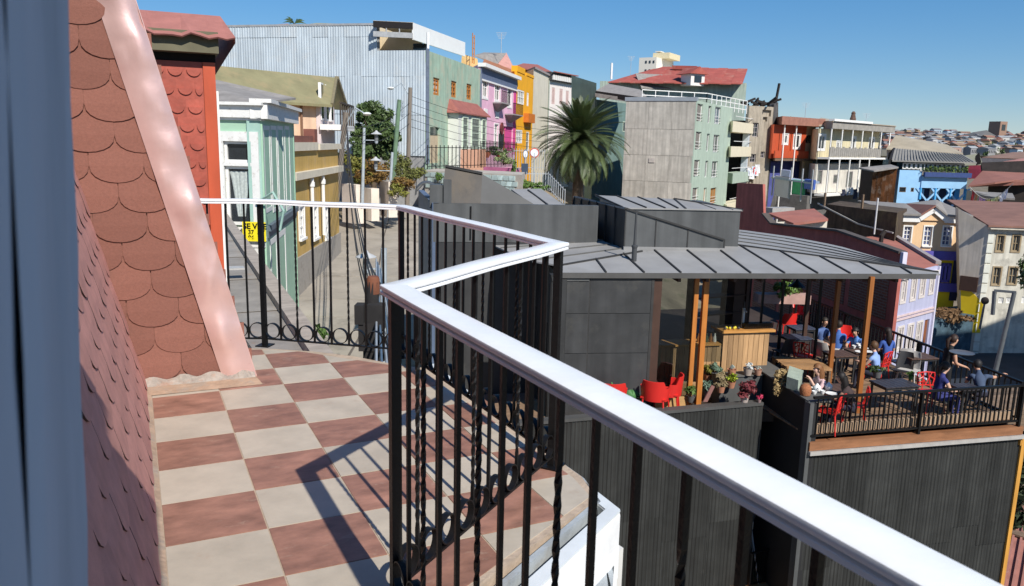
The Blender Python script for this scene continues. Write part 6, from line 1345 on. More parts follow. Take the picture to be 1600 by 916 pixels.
p = D(1557, 217, 1120); ch = T('church', 'far brick church with a square bell tower on the hill skyline', 'church', tuple(p)); q = MB(); q.box((p.x-7, p.y-7, p.z-20), (p.x+6, p.y+7, p.z+20)); q.build('bell_tower', M('far brick', (.28, .18, .13), .9), ch)
q = MB(); q.box((p.x-28, p.y-4, p.z-20), (p.x-7.02, p.y+20, p.z+2.6)); q.build('nave', M('far tan brick', (.45, .3, .18), .9), ch); q = MB(); q.add([(p.x-38, p.y-5, p.z+2.2), (p.x-6.9, p.y-5, p.z+2.8), (p.x-6.9, p.y+22, p.z+2.8), (p.x-38, p.y+22, p.z+2.2), (p.x-30, p.y+9, p.z+7), (p.x-6.9, p.y+9, p.z+10)], [(0, 1, 5, 4), (2, 3, 4, 5), (0, 4, 3), (1, 2, 5), (0, 3, 2, 1)]); q.build('roof', M('far grey roof', (.12, .12, .12), .9), ch)
q = MB(); q.box((p.x-3.8, p.y-7.2, p.z+9.5), (p.x+2.8, p.y-6.9, p.z+16.5)); q.build('belfry_opening', DARKPANE, ch)
hillt = MB(); leafr = random.Random(8)
for k in range(170):
    v = leafr.random()**.9; u = leafr.uniform(.36, .80); p = hill_p(u, v)
    leaf_cloud(hillt, p+Vector((0, 0, 2.5)), (3.5, 3.5, 3.2), 26, 1.5, 4, leafr)
tag(hillt.build('hillside_trees', LEAF, fix=False), 'scattered dark trees among the houses of the far hillside', 'trees', kind='stuff')
# house tops on the left skyline
t = simple_house('skyline_house', 'grey roofed house peeping above the long corrugated wall', [(455, 41), (535, 41), (528, 37), (495, 36)], [80, 80, 84, 84], [(455, 41), (535, 41), (535, 55), (455, 55)], [80.4, 80.4, 80.4, 80.4], M('moss grey tin'), M('grey stone'))
t = simple_house('pantile_house', 'house with a low pinkish ridge roof above the corrugated wall near the red felt roof', [(415, 43), (455, 42), (450, 37), (420, 39)], [80, 80, 83, 83], [(340, 46), (455, 42), (455, 55), (340, 55)], [80.5, 80.5, 80.5, 80.5], M('rose tin roof'), M('greenish plaster', (.45, .5, .45), .9))
# lower right: tin roofs and shaded bank beside the terrace
lr = T('lower_roof', 'dusty red ribbed tin roof below the yellow timber post at the lower right', 'roof', tuple(Z(1590, 850, -8)))
zz = -8.2; A_ = Z(1530, 800, zz); B_ = Z(1700, 850, zz); C_ = Z(1690, 1000, zz-.4); D_ = Z(1480, 980, zz-.4)
for k in range(14):
    u0, u1 = k/14, (k+1)/14; q = MB(); q.prism([A_.lerp(B_, u0), A_.lerp(B_, u1)-(B_-A_)*.004, D_.lerp(C_, u1)-(C_-D_)*.004, D_.lerp(C_, u0)], (0, 0, -.03)); q.build('roof_strip', M('dusty rose tin', (.34, .15, .12), .85, .2, 2, rnd=.12, dirt=((.42, .34, .3), .5, 3, .6)), lr)
    q = MB(); q.beam(A_.lerp(B_, u0)+Vector((0, 0, .03)), D_.lerp(C_, u0)+Vector((0, 0, .03)), .05, .06); q.build('roof_rib', M('dusty rose tin'), lr)
q = MB(); q.beam(A_.lerp(D_, .12)+Vector((0, 0, .05)), B_.lerp(C_, .15)+Vector((0, 0, .05)), .3, .05); q.build('roof_batten', TIMBER, lr)
q = MB(); q.prism([A_, B_, B_+Vector((0, 3.5, .9)), A_+Vector((0, 2.0, .6))], (0, 0, -.1)); q.build('upper_strip', M('brown tin roof'), lr)
ft = T('side_platform', 'weathered timber landing just beyond the terrace corner post', 'platform', tuple(TF.P(TL+.5, ZF)))
for k in range(6): q = MB(); TF.box(q, TL+.2, TL+2.0, ZF-.02-.05*0, ZF+.03, -.6-.2*k, -.78-.2*k); q.build('plank', TIMBER, ft)
q = MB(); TF.box(q, TL+.2, TL+2.0, ZF-.45, ZF-.03, -.55, -.62); q.build('edge_beam', TIMBER, ft)
# road on the right, retaining wall, mural bush planter
rdA = [D(1478, 610, 30), D(1500, 565, 38), D(1530, 520, 46), D(1600, 470, 56), D(1700, 440, 66)]
zr0 = -10.0
rp_ = [Z(1440, 640, -10.2), Z(1490, 560, -9.8), Z(1545, 505, -9.0), Z(1640, 470, -8.4)]; rq = [Z(1560, 700, -10.2), Z(1620, 580, -9.8), Z(1680, 530, -9.0), Z(1800, 490, -8.4)]
q = MB()
for i in range(3): q.prism([rp_[i], rq[i], rq[i+1], rp_[i+1]], (0, 0, -1))
tag(q.build('road', M('asphalt', (.05, .05, .052), .9, .25, 1.5, bump=.3, bscale=30)), kind='structure')
q = MB()
for i in range(3): q.beam(rp_[i]+Vector((0, 0, .1)), rp_[i+1]+Vector((0, 0, .1)), .5, .3)
tag(q.build('kerb', M('kerb stone', (.22, .21, .2), .9, .2, 2)), kind='structure')
mw = Fac(D(1454, 520, 47), D(1520, 512, 50)); mt_ = T('mural_wall', 'low planter wall covered in dark painted mural splashes below the yellow shop', 'wall', tuple(mw.P(2, -9)))
MU = M('mural paint', (.05, .09, .12), .8, .5, 1.6, dirt=((.30, .42, .46), .9, 1.4, .6)); q = MB(); mw.box(q, 0, mw.len, -13, mw.sz(1485, 497)[1], 0, -3); q.build('painted_wall', MU, mt_)
# unseen block added right of the view to shade that road
oh = T('shade_block', 'added unseen plastered block right of the balcony, put there to shade the lower road', 'building', (46, 8, -10))
q = MB(); q.box((37, -4, -16), (62, 6, 10.2)); q.build('wall', M('cream plaster'), oh); q = MB(); q.box((36.6, -4.4, 10.21), (62.4, 6.4, 10.6)); q.build('roof', RDF, oh)
# ------------------------------------------------------------------ plants
LEAF = M('dark leaf', (.06, .095, .028), .55, .45, .9, rnd=.1, spec=.4); LEAF2 = M('yellow green leaf', (.17, .17, .03), .7, .4, 2); LEAF3 = M('dry leaf', (.20, .115, .03), .8, .4, 2); LEAF4 = M('fresh leaf', (.09, .16, .03), .6, .4, 3)
BARK = M('bark', (.11, .08, .055), .9, .3, 4, bump=.4)
def plant(nm, label, c, rad_, n, size, mat, cat='shrub', group=None, clumps=10, stem=True, base=None, pn='foliage'):
    c = Vector(c); t = T(nm, label, cat, (c.x, c.y, base if base is not None else c.z-rad_[2]), group); q = MB(); leaf_cloud(q, c, rad_, n, size, clumps); q.build(pn, mat, t, fix=False)
    if stem:
        q = MB(); b0 = Vector((c.x, c.y, base if base is not None else c.z-rad_[2]))
        for k in range(4): q.tube([b0, b0.lerp(c, .5)+Vector((random.uniform(-.2, .2)*rad_[0], random.uniform(-.2, .2)*rad_[1], 0)), c+Vector((random.uniform(-.6, .6)*rad_[0], random.uniform(-.6, .6)*rad_[1], random.uniform(-.1, .5)*rad_[2]))], [size*.25, size*.18, size*.08], 5)
        q.build('stem', BARK, t, smooth=40)
    return t
# the round tree below the corrugated wall
tc = D(581, 205, 47); tr = T('leafy_tree', 'dense dark green round tree in front of the pale corrugated wall', 'tree', (tc.x, tc.y, -2.6))
q = MB()
for dx, dz, r_ in ((0, .2, 1.1), (-.95, -.3, .9), (.95, -.2, .9), (.1, 1.2, .75), (-.6, .9, .7), (.65, .85, .7), (0, -1.1, 1.0), (-1.05, -1.2, .75), (1.1, -1.1, .75), (.5, .1, .9)): leaf_cloud(q, tc+_r0*dx*.95+Vector((random.uniform(-.3, .3), random.uniform(-.3, .3), dz*1.0)), (.95*r_, .95*r_, .85*r_), 1100, .14, 14)
q.build('crown', LEAF, tr, fix=False)
q = MB(); b0 = Vector((tc.x, tc.y, -2.9)); q.tube([b0, b0+Vector((.1, 0, 1.4)), tc+Vector((0, 0, -.6)), tc+Vector((.1, 0, .7))], [.22, .18, .13, .04], 8)
for a in range(5): q.tube([tc+Vector((0, 0, -1.0+.2*a)), tc+Vector((math.cos(a*1.3)*.8, math.sin(a*1.3)*.8, .1+.15*a))], [.09, .03], 6)
q.build('trunk', BARK, tr, smooth=40)
# the palm
pc = D(906, 216, 60); palm = T('palm_tree', 'big feathery date palm with drooping fronds left of the concrete flank', 'palm', (pc.x, pc.y, -6))
PALM = M('palm frond', (.085, .115, .04), .5, .35, .8, rnd=.35, spec=.5); PALMD = M('dry palm frond', (.2, .15, .06), .7, .3, 1, rnd=.2)
def frond(L, droop, name):
    q = MB(); n = 30; p = Vector((0, 0, 0)); ang = 0; pts = []
    for i in range(n+1):
        pts.append((p.copy(), ang)); ang = -droop*(i/n)**1.4; p = p+Vector((0, math.cos(ang), math.sin(ang)))*(L/n)
    q.tube([a for a, _ in pts[::3]], [.035*(1-.85*i/10) for i in range(len(pts[::3]))], 5)
    for i in range(3, n+1):
        a, an = pts[i]; u = i/n; ll = .62*math.sin(math.pi*min(1, .12+.86*u))**.7*L/3.2; fw = Vector((0, math.cos(an), math.sin(an))); up = Vector((0, -math.sin(an), math.cos(an)))
        for sg_ in (-1, 1):
            for h in (0, .5):
                b0 = a+fw*(h*L/n); d = (Vector((sg_, 0, 0))*.75+fw*.75+up*.38-Vector((0, 0, .32))).normalized(); w_ = fw*.021
                tip = b0+d*ll*random.uniform(.85, 1.1)-Vector((0, 0, .10*ll)); mid = b0+d*ll*.55
                q.face([b0-w_, mid-w_*1.1, tip, mid+w_*1.1, b0+w_])
    return q.mesh(name, PALM, fix=False)
fm = [frond(3.6, .7, 'frond'), frond(3.9, 1.15, 'frond'), frond(3.6, 1.45, 'frond'), frond(2.8, .4, 'frond')]
for me in fm[2:3]: pass
rp = random.Random(4); nf = 160
for k in range(nf):
    u = k/nf; az_ = k*2.39996; el = rad(84-118*u**.85+rp.uniform(-6, 6)); me = fm[3] if u < .12 else (fm[0] if u < .4 else (fm[1] if u < .75 else fm[2]))
    m = Matrix.Translation(pc+Vector((0, 0, .35-.9*u)))@Matrix.Rotation(az_, 4, 'Z')@Matrix.Rotation(el, 4, 'X')@Matrix.Rotation(rp.uniform(-.3, .3), 4, 'Y')@Matrix.Scale(rp.uniform(.86, 1.06), 4)
    inst('frond', me, palm, m)
q = MB(); q.tube([(pc.x, pc.y, -7), (pc.x, pc.y, pc.z-1.2), (pc.x, pc.y, pc.z-.2)], [.42, .4, .5], 12); q.build('trunk', BARK, palm, smooth=40)
# shrubs and weeds
def shrub(lbl, x, y, d, rx, rz, mat, n=500, size=.09, base_drop=None, group=None):
    c = D(x, y, d); return plant('shrub', lbl, c, (rx, rx*.8, rz), n, size, mat, 'shrub', group, 9)
shrub('yellow green bush at the foot of the wooden lamp pole', 545, 255, 43, 1.15, .75, LEAF2, 900, .10)
shrub('sprawling yellow shrub under the round tree', 565, 282, 42, .9, .5, LEAF2, 600, .09)
shrub('dry rust coloured shrub between the two street lanterns', 592, 268, 42, .75, .85, LEAF3, 700, .09)
shrub('dry orange shrub on the bank beside the tall bare pole', 632, 290, 40, .9, .55, LEAF3, 800, .08)
shrub('broad dry green shrub at the foot of the tall bare pole', 645, 272, 41, .95, .55, M('bank leaf', (.14, .15, .04), .8, .4, 2), 900, .09)
shrub('rust and green shrub over the pale retaining wall', 578, 276, 40.5, .8, .5, LEAF3, 700, .08)
shrub('yellow green shrub right of the pale lantern post', 622, 296, 39.5, .6, .4, LEAF2, 500, .08)
shrub('grassy green shrub on the bank left of the mint house', 628, 258, 44, .9, .7, M('bank leaf', (.14, .15, .04), .8, .4, 2), 800, .09)
shrub('low green weed by the stone wall under the mint house', 684, 277, 44, .35, .3, LEAF4, 250, .06)
shrub('leafy green plant climbing the kerb near the round road sign', 803, 268, 46, .25, 1.0, LEAF4, 500, .07)
shrub('bright green shrub behind the dark flat roof', 822, 288, 44, .75, .42, LEAF4, 700, .07)
shrub('second bright green shrub beside the stair handrail', 846, 291, 44, .65, .35, LEAF4, 600, .07)
shrub('flowering bush in the pink planter', 787, 248, 50, .75, .4, M('pale flower leaf', (.2, .25, .1), .8, .5, 5), 500, .08)
shrub('dark hedge along the fence before the pink house', 785, 236, 54, 1.3, .35, LEAF, 600, .08)
shrub('dark tree crown cut by the right edge of the view', 1606, 428, 30, .5, .7, LEAF, 700, .08)
shrub('flowering shrub on top of the mural wall', 1487, 491, 48.5, 1.5, .42, M('flower mix leaf', (.16, .09, .04), .8, .6, 6), 900, .12)
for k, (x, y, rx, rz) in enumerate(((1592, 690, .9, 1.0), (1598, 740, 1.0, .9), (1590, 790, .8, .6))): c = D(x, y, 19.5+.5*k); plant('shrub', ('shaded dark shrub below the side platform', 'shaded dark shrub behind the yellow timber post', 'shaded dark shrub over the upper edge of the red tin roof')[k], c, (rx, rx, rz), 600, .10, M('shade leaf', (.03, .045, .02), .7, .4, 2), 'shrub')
shrub('potted spiky plant on the street below the balcony railing', 470, 522, 19, .55, .22, M('spiky leaf', (.09, .16, .04), .6, .4, 4), 160, .16)
c = Z(463, 540, -4.1); q = MB(); q.lathe(c, [(.22, 0), (.3, .5), (.27, .5), (.2, .1)], 12); tag(q.build('flower_pot', M('white glazed pot', (.75, .75, .78), .4), org=tuple(c), smooth=40), 'pale pot with a dark pattern at the corner of the green house', 'pot')

# ------------------------------------------------------------------ poles, lamps, wires
WOODP = M('grey pole timber', (.20, .17, .14), .9, .25, 3, stretch=(6, 6, .5), bump=.3); GALV = M('galvanised post', (.42, .47, .50), .5, .15, 4, metal=.2); GRP = M('green pole paint', (.13, .21, .13), .8, .25, 3); LAMPG = M('lamp glass', (.7, .72, .68), .2, .05, 3)
def pole(lbl, top, d, bot, r_, mat, extra=None, cat='utility pole', nm='utility_pole'):
    a = D(*top, d); b_ = D(*bot, d); b_ = Vector((b_.x, b_.y, b_.z-.3)); t = T(nm, lbl, cat, tuple(b_)); q = MB(); q.tube([b_, a], [r_*1.25, r_], 10); q.build('shaft', mat, t, smooth=40); return t, a, b_
def cobra(t, a, px, d, mat=GALV):
    h = D(*px, d); q = MB(); m = a.lerp(h, .5)+Vector((0, 0, .25)); q.tube([a-Vector((0, 0, .5)), m, h], .035, 6); q.build('lamp_arm', mat, t, smooth=40)
    q = MB(); dd = (h-a).normalized(); q.ball(h+dd*.12, .2, 10, 6, (1, 1, .42)); q.build('lamp_head', LAMPG, t, smooth=60)
t1, a1, b1 = pole('leaning timber pole with a long armed street lamp beside the peach house', (541, 176), 38, (522, 335), .12, WOODP); cobra(t1, a1, (570, 178), 37.5)
q = MB(); p = a1.lerp(b1, .22); q.beam(p-_r0*.2, p+_r0*.25, .1, .1); p = a1.lerp(b1, .3); q.obox(p+_r0*.18, _r0, _f, (0, 0, 1), .1, .08, .16); q.build('bracket', GALV, t1)
t5, a5, b5 = pole('tall bare timber pole with a street lamp before the corrugated wall', (641, 137), 44, (636, 312), .11, WOODP); cobra(t5, a5, (614, 138), 44)
q = MB()
for k in range(4): p = D(628.5, 161+7*k, 44); q.tube([p, p+Vector((0, 0, .12))], .07, 6); 
q.beam(D(629, 158, 44), D(629, 185, 44), .04, .04, (1, 0, 0)); q.build('insulator_rack', GALV, t5)
t4, a4, b4 = pole('green painted timber pole next to the pale lantern post', (624, 156), 42, (610, 318), .11, GRP)
def lantern(lbl, top, d, bot, lp, armpx, r_=.07, sc=1.0, grp='street lanterns'):
    t, a, b_ = pole(lbl, top, d, bot, r_, GALV, cat='street lantern', nm='street_lantern'); t['group'] = grp
    p = D(*lp, d); ar = D(*armpx, d); s = sc
    q = MB(); q.beam(Vector((ar.x, ar.y, ar.z)), Vector((p.x, p.y, ar.z)), .05*s, .05*s); q.build('arm', GALV, t)
    q = MB(); q.lathe(p, [(.03*s, .24*s), (.06*s, .22*s), (.12*s, .14*s), (.36*s, .02*s), (.36*s, 0), (.1*s, .02*s)], 16); q.build('lamp_hat', M('tin hat', (.62, .62, .6), .4, .1, 4, metal=.3), t, smooth=50)
    q = MB(); q.lathe(p, [(.11*s, .0), (.13*s, -.35*s), (.1*s, -.42*s)], 10); q.build('lamp_glass', M('smoky lamp glass', (.18, .19, .2), .1, .2, 4, spec=.8), t, smooth=50)
    q = MB(); q.lathe(p, [(.12*s, -.42*s), (.09*s, -.55*s), (.04*s, -.6*s)], 8); q.build('lamp_base', GALV, t); return t
lantern('tall grey street lantern post in front of the round tree', (569, 200), 40, (566, 310), (588, 210), (570, 219), .07, .78)
lantern('pale street lantern post beside the green pole', (613, 238), 40, (607, 330), (587, 251), (612, 267), .07, .78)
lantern('near street lantern with a tin hat on the street right below', (600, 388), 17, (598, 600), (572, 402), (599, 420), .065, .62)
# near pole with drum and boxes
t7, a7, b7 = pole('dark cable pole with a rust brown drum and junction boxes just below the balcony', (583, 440), 9, (573, 640), .075, M('tarred pole', (.022, .02, .02), .9, .3, 4))
q = MB(); q.lathe(a7-Vector((0, 0, .12)), [(.065, 0), (.075, -.02), (.075, .15), (.06, .18)][::-1], 14); q.build('drum', M('rust brown drum', (.17, .06, .03), .8, .3, 4), t7, smooth=40)
for x, y, w_, h_ in ((563, 490, .05, .11), (588, 495, .09, .15), (576, 525, .10, .16), (586, 548, .12, .1)): q = MB(); q.obox(D(x, y, 8.9), _r0, Vector((_f.x, _f.y, 0)).normalized(), (0, 0, 1), w_, .09, h_); q.build('junction_box', M('tarred pole'), t7)
WIRE = M('cable rubber', (.03, .03, .032), .6, .1, 4); WIREB = M('pale cable', (.30, .33, .36), .5, .2, 4)
def wire(A, B, sag, r_, lbl, grp, mat=WIRE):
    pts = [A.lerp(B, k/14)-Vector((0, 0, sag*4*(k/14)*(1-k/14))) for k in range(15)]; q = MB(); q.tube(pts, r_, 5)
    tag(q.build('overhead_cable', mat, org=tuple(A), smooth=60), lbl, 'cable', grp)
for k in range(7): wire(a1-Vector((0, 0, .2+.3*k)), D(592+5*(k % 4), 462+30*(k % 3), 9), .9+.12*k, .011+.004*(k % 2), 'thin black cable from the leaning lamp pole down to the cable pole', 'cables over the street')
for k in range(6): wire(D(588+2*k, 405+5*k, 14), D(588+10*k, 600+5*k, 6.2), .05, .014, ('blue grey' if k % 2 else 'pale grey')+' cable running steeply down past the near cable pole', 'steep cable bundle', M('blue cable', (.09, .14, .2), .5) if k % 2 else WIREB)
for k in range(5): wire(D(641, 150+12*k, 44), D(900, 205+9*k, 62), .5, .012, 'fine cable strung across the mint and pink fronts', 'cables before the painted houses')
for k in range(3): wire(D(641, 160+16*k, 44), D(541, 200+12*k, 38), .4, .012, 'fine cable strung between the two timber lamp poles', 'cables between the lamp poles')

# ------------------------------------------------------------------ the upper pavement: fences, planters, signs, stairs
up = T('raised_walk', 'raised stone walk wall with teal painted stones below the mint house', 'wall', tuple(D(700, 275, 46)))
wf_ = lev(664, 269, 45, 815, 276); zt = wf_.sz(740, 270)[1]
q = MB(); wf_.box(q, 0, wf_.len, -6, zt, 0, -4); q.build('core', M('walk concrete', (.42, .38, .33), .9, .2, 1), up)
for r_ in range(3):
    for k in range(16):
        s = .05+k*.36+(.18 if r_ % 2 else 0); q = MB(); j = [random.uniform(-.03, .03) for _ in range(4)]; z0 = zt-.05-.3*(r_+1); q.prism([wf_.P(s+j[0], z0+.02, .05), wf_.P(s+.32+j[1], z0+.02, .05), wf_.P(s+.32+j[2], z0+.27, .05), wf_.P(s+j[3], z0+.27, .05)], wf_.n*-.08); q.build('stone', M('painted stone', (.42, .52, .50), .85, .3, 2, rnd=.3), up)
def fence(nm, lbl, A, B, h, n, mat, r_=.02, cat='fence', group=None):
    t = T(nm, lbl, cat, tuple(A), group); me = MB(); me.box((-r_, -r_, 0), (r_, r_, h)); me = me.mesh('picket', mat); d = B-A
    for k in range(n+1): p = A+d*(k/n); inst('picket', me, t, Matrix.Translation(p))
    for z in (h*.9, h*.12): q = MB(); q.beam(A+Vector((0, 0, z)), B+Vector((0, 0, z)), r_*2, r_*2); q.build('rail', mat, t)
    return t
A_, B_ = D(668, 268, 47), D(752, 272, 52); A_.z = B_.z = zt; fence('iron_fence', 'thin black iron fence before the mint house bay', A_, B_, 1.4, 14, BLACK, .02, 'fence', 'iron fences of the upper pavement')
A_, B_ = D(750, 271, 52), D(806, 272, 56); A_.z = B_.z = zt; fence('iron_fence', 'taller spiked black iron fence before the pink house', A_, B_, 1.7, 26, BLACK, .018, 'fence', 'iron fences of the upper pavement')
A_, B_ = D(802, 278, 48), D(850, 272, 50); A_.z = B_.z = zt; fence('white_fence', 'white bar fence by the round road sign above the stairs', A_, B_, 1.3, 12, M('white fence paint', (.40, .42, .43), .6), .013)
A_, B_ = D(822, 298, 45), D(856, 297, 45.5); A_.z = B_.z = A_.z; fence('stair_landing_rail', 'white landing rail at the head of the stairs beside the palm', A_, B_, 1.05, 8, M('white fence paint'), .015)
A_, B_ = D(856, 295, 45.5), D(882, 325, 40); fence('stair_handrail', 'sloping white stair handrail descending behind the dark roof', A_, B_, .95, 8, M('white fence paint'), .016)
q = MB(); c = D(784, 270, 50); q.obox(c, wf_.t, wf_.n, (0, 0, 1), 1.2, .25, .32); tag(q.build('pink_planter', M('pink planter paint', (.52, .15, .28), .8, .15, 3), org=tuple(c)), 'long pink painted planter on the pavement', 'planter')
def road_sign(lbl, x, y, d, w_, h_, rim, face):
    c = D(x, y, d); t = T('road_sign', lbl, 'road sign', (c.x, c.y, zt)); q = MB(); q.tube([(c.x, c.y, zt-1), c], .035, 6); q.build('sign_post', GALV, t)
    for s, m_, o, nmx in ((1, rim, 0, 'sign_rim'), (.78, face, .02, 'sign_face')):
        q = MB(); vs = [c+_r0*(w_*s*math.cos(k*math.pi/10))+Vector((0, 0, h_*s*math.sin(k*math.pi/10)))-Vector((_f.x, _f.y, 0))*o for k in range(20)]; q.prism(vs, Vector((_f.x, _f.y, 0))*.03); q.build(nmx, m_, t)
road_sign('round white road sign with a red rim left of the palm', 835, 239, 49, .30, .30, M('sign red', (.5, .1, .08), .5), M('sign white', (.75, .76, .78), .4))
road_sign('narrow oval white sign with a grey edge beside the round red rimmed one', 821, 241, 48.5, .16, .27, M('sign blue', (.1, .14, .22), .5), M('sign white'))
q = MB(); c = D(820, 264, 48.5); q.obox(c, _r0, Vector((_f.x, _f.y, 0)).normalized(), (0, 0, 1), .2, .04, .32); tag(q.build('notice_board', M('dark blue board', (.05, .07, .11), .5), org=tuple(c)), 'dark blue notice board under the oval sign', 'notice')
q = T('kerb_wall', 'pale broken retaining wall at the bend of the street under the shrubs', 'wall', tuple(D(580, 290, 41)))
for k, (x0, x1, y0, y1) in enumerate(((534, 556, 287, 316), (562, 580, 293, 312), (594, 607, 282, 306))):
    m = MB(); f_ = lev(x0, y0, 41, x1, y0+2); f_.box(m, 0, f_.len, f_.sz(x0, y1)[1]-1, f_.sz(x0, y0)[1], 0, -.45); m.build('wall_stone', M('chalky white render', (.72, .64, .55), .9, .1, 2), q)
# lamp posts and gantry on the lower right road
t, a, b_ = pole('tall slim steel post with a cross arm over the lower right road', (1585, 457), 40, (1540, 640), .09, M('road post', (.10, .11, .12), .6), cat='lamp post', nm='lamp_post')
q = MB(); q.beam(D(1553, 454, 40), D(1588, 457, 40), .1, .1); q.beam(D(1554, 455, 40), D(1551, 492, 40), .12, .12, (1, 0, 0)); q.build('cross_arm', M('road post'), t)
t, a, b_ = pole('short post with a round black head before the weathered house', (1539, 470), 46, (1532, 505), .05, M('road post'), cat='lamp post', nm='lamp_post')
q = MB(); q.ball(a, .19, 10, 8); q.build('round_head', M('charred wood'), t, smooth=60)
c = Z(1543, 508, -8.7); pc_ = T('parked_car', 'dark parked car in the shade at the foot of the weathered house', 'car', tuple(c)); DKC = M('dark car paint', (.02, .022, .026), .25, .1, 3, spec=.6)
def cm(x, y, z): return c+_r0*x+Vector((_f.x, _f.y, 0)).normalized()*y+Vector((0, 0, z))
q = MB(); pf_ = [(-2.0, .35), (-2.05, .75), (-1.3, .9), (-.8, 1.38), (.7, 1.42), (1.3, .95), (1.95, .82), (2.0, .35)]; q.prism([cm(x, -.8, z) for x, z in pf_], cm(0, .8, 0)-cm(0, -.8, 0)); q.build('body', DKC, pc_)
q = MB(); q.prism([cm(x, -.82, z) for x, z in ((-1.1, .95), (-.75, 1.3), (.6, 1.33), (1.05, .97))], cm(0, .82, 0)-cm(0, -.82, 0)); q.build('side_window', DARKPANE, pc_)
for x in (-1.3, 1.3):
    for y in (-.8, .8): q = MB(); q.tube([cm(x, y-.1, .32), cm(x, y+.1, .32)], .32, 14); q.build('wheel', M('tyre', (.02, .02, .02), .9), pc_)
for y in (-.6, .6): q = MB(); q.ball(cm(-2.04, y, .65), .14, 8, 6, (.5, 1, .7)); q.build('headlight', M('headlight', (.8, .82, .85), .1), pc_)

# bits on the roofs: aerials, a stack, skyline trees
def aerial(lbl, x, y, d, h):
    p = D(x, y, d); t = T('tv_aerial', lbl, 'aerial', tuple(p)); q = MB(); q.tube([p, p+Vector((0, 0, h))], .03, 5); q.build('mast', GALV, t)
    for k in range(5): q = MB(); z = h-.12*k; c = p+Vector((0, 0, z)); w_ = .5-.06*k; q.beam(c-_r0*w_, c+_r0*w_, .025, .025); q.build('rod', GALV, t)
aerial('thin aerial on the roof of the gallery building near its orange bay', 1257, 193, 95, 2.2)
aerial('thin aerial above the red mansion roof at its left end', 985, 118, 108, 2.4)
aerial('thin aerial on the grey tin roof behind the pink house', 783, 84, 74, 1.8)
aerial('thin aerial on the dusty roof right of the cream gallery', 1352, 200, 100, 1.6)
p = D(1332, 193, 97); q = MB(); q.lathe(p-Vector((0, 0, .2)), [(.3, 0), (.32, .7), (.26, .9), (.2, 1.2), (.24, 1.3), (.1, 1.5)], 8); tag(q.build('chimney_stack', M('sooty brick', (.12, .07, .05), .9, .3, 4), org=tuple(p)), 'dark sooty chimney stack on the roof of the cream gallery', 'chimney')
shrub('dark tree top peeping over the orange gallery roof', 1232, 192, 112, 1.6, .7, LEAF, 500, .16)
c = D(460, 37, 90); t = T('small_palm', 'small palm top on the skyline above the corrugated wall', 'palm', tuple(c)); q = MB()
for k in range(14): a = k*.9; e = Vector((math.cos(a), math.sin(a), .25+.3*(k % 3))).normalized(); q.face([c, c+e*.7+Vector((0, 0, .12)), c+e*1.3-Vector((0, 0, .25)), c+e*.7-Vector((0, 0, .05))])
q.build('fronds', LEAF, t, fix=False); q = MB(); q.tube([c, c-Vector((0, 0, 3))], .12, 6); q.build('trunk', BARK, t)
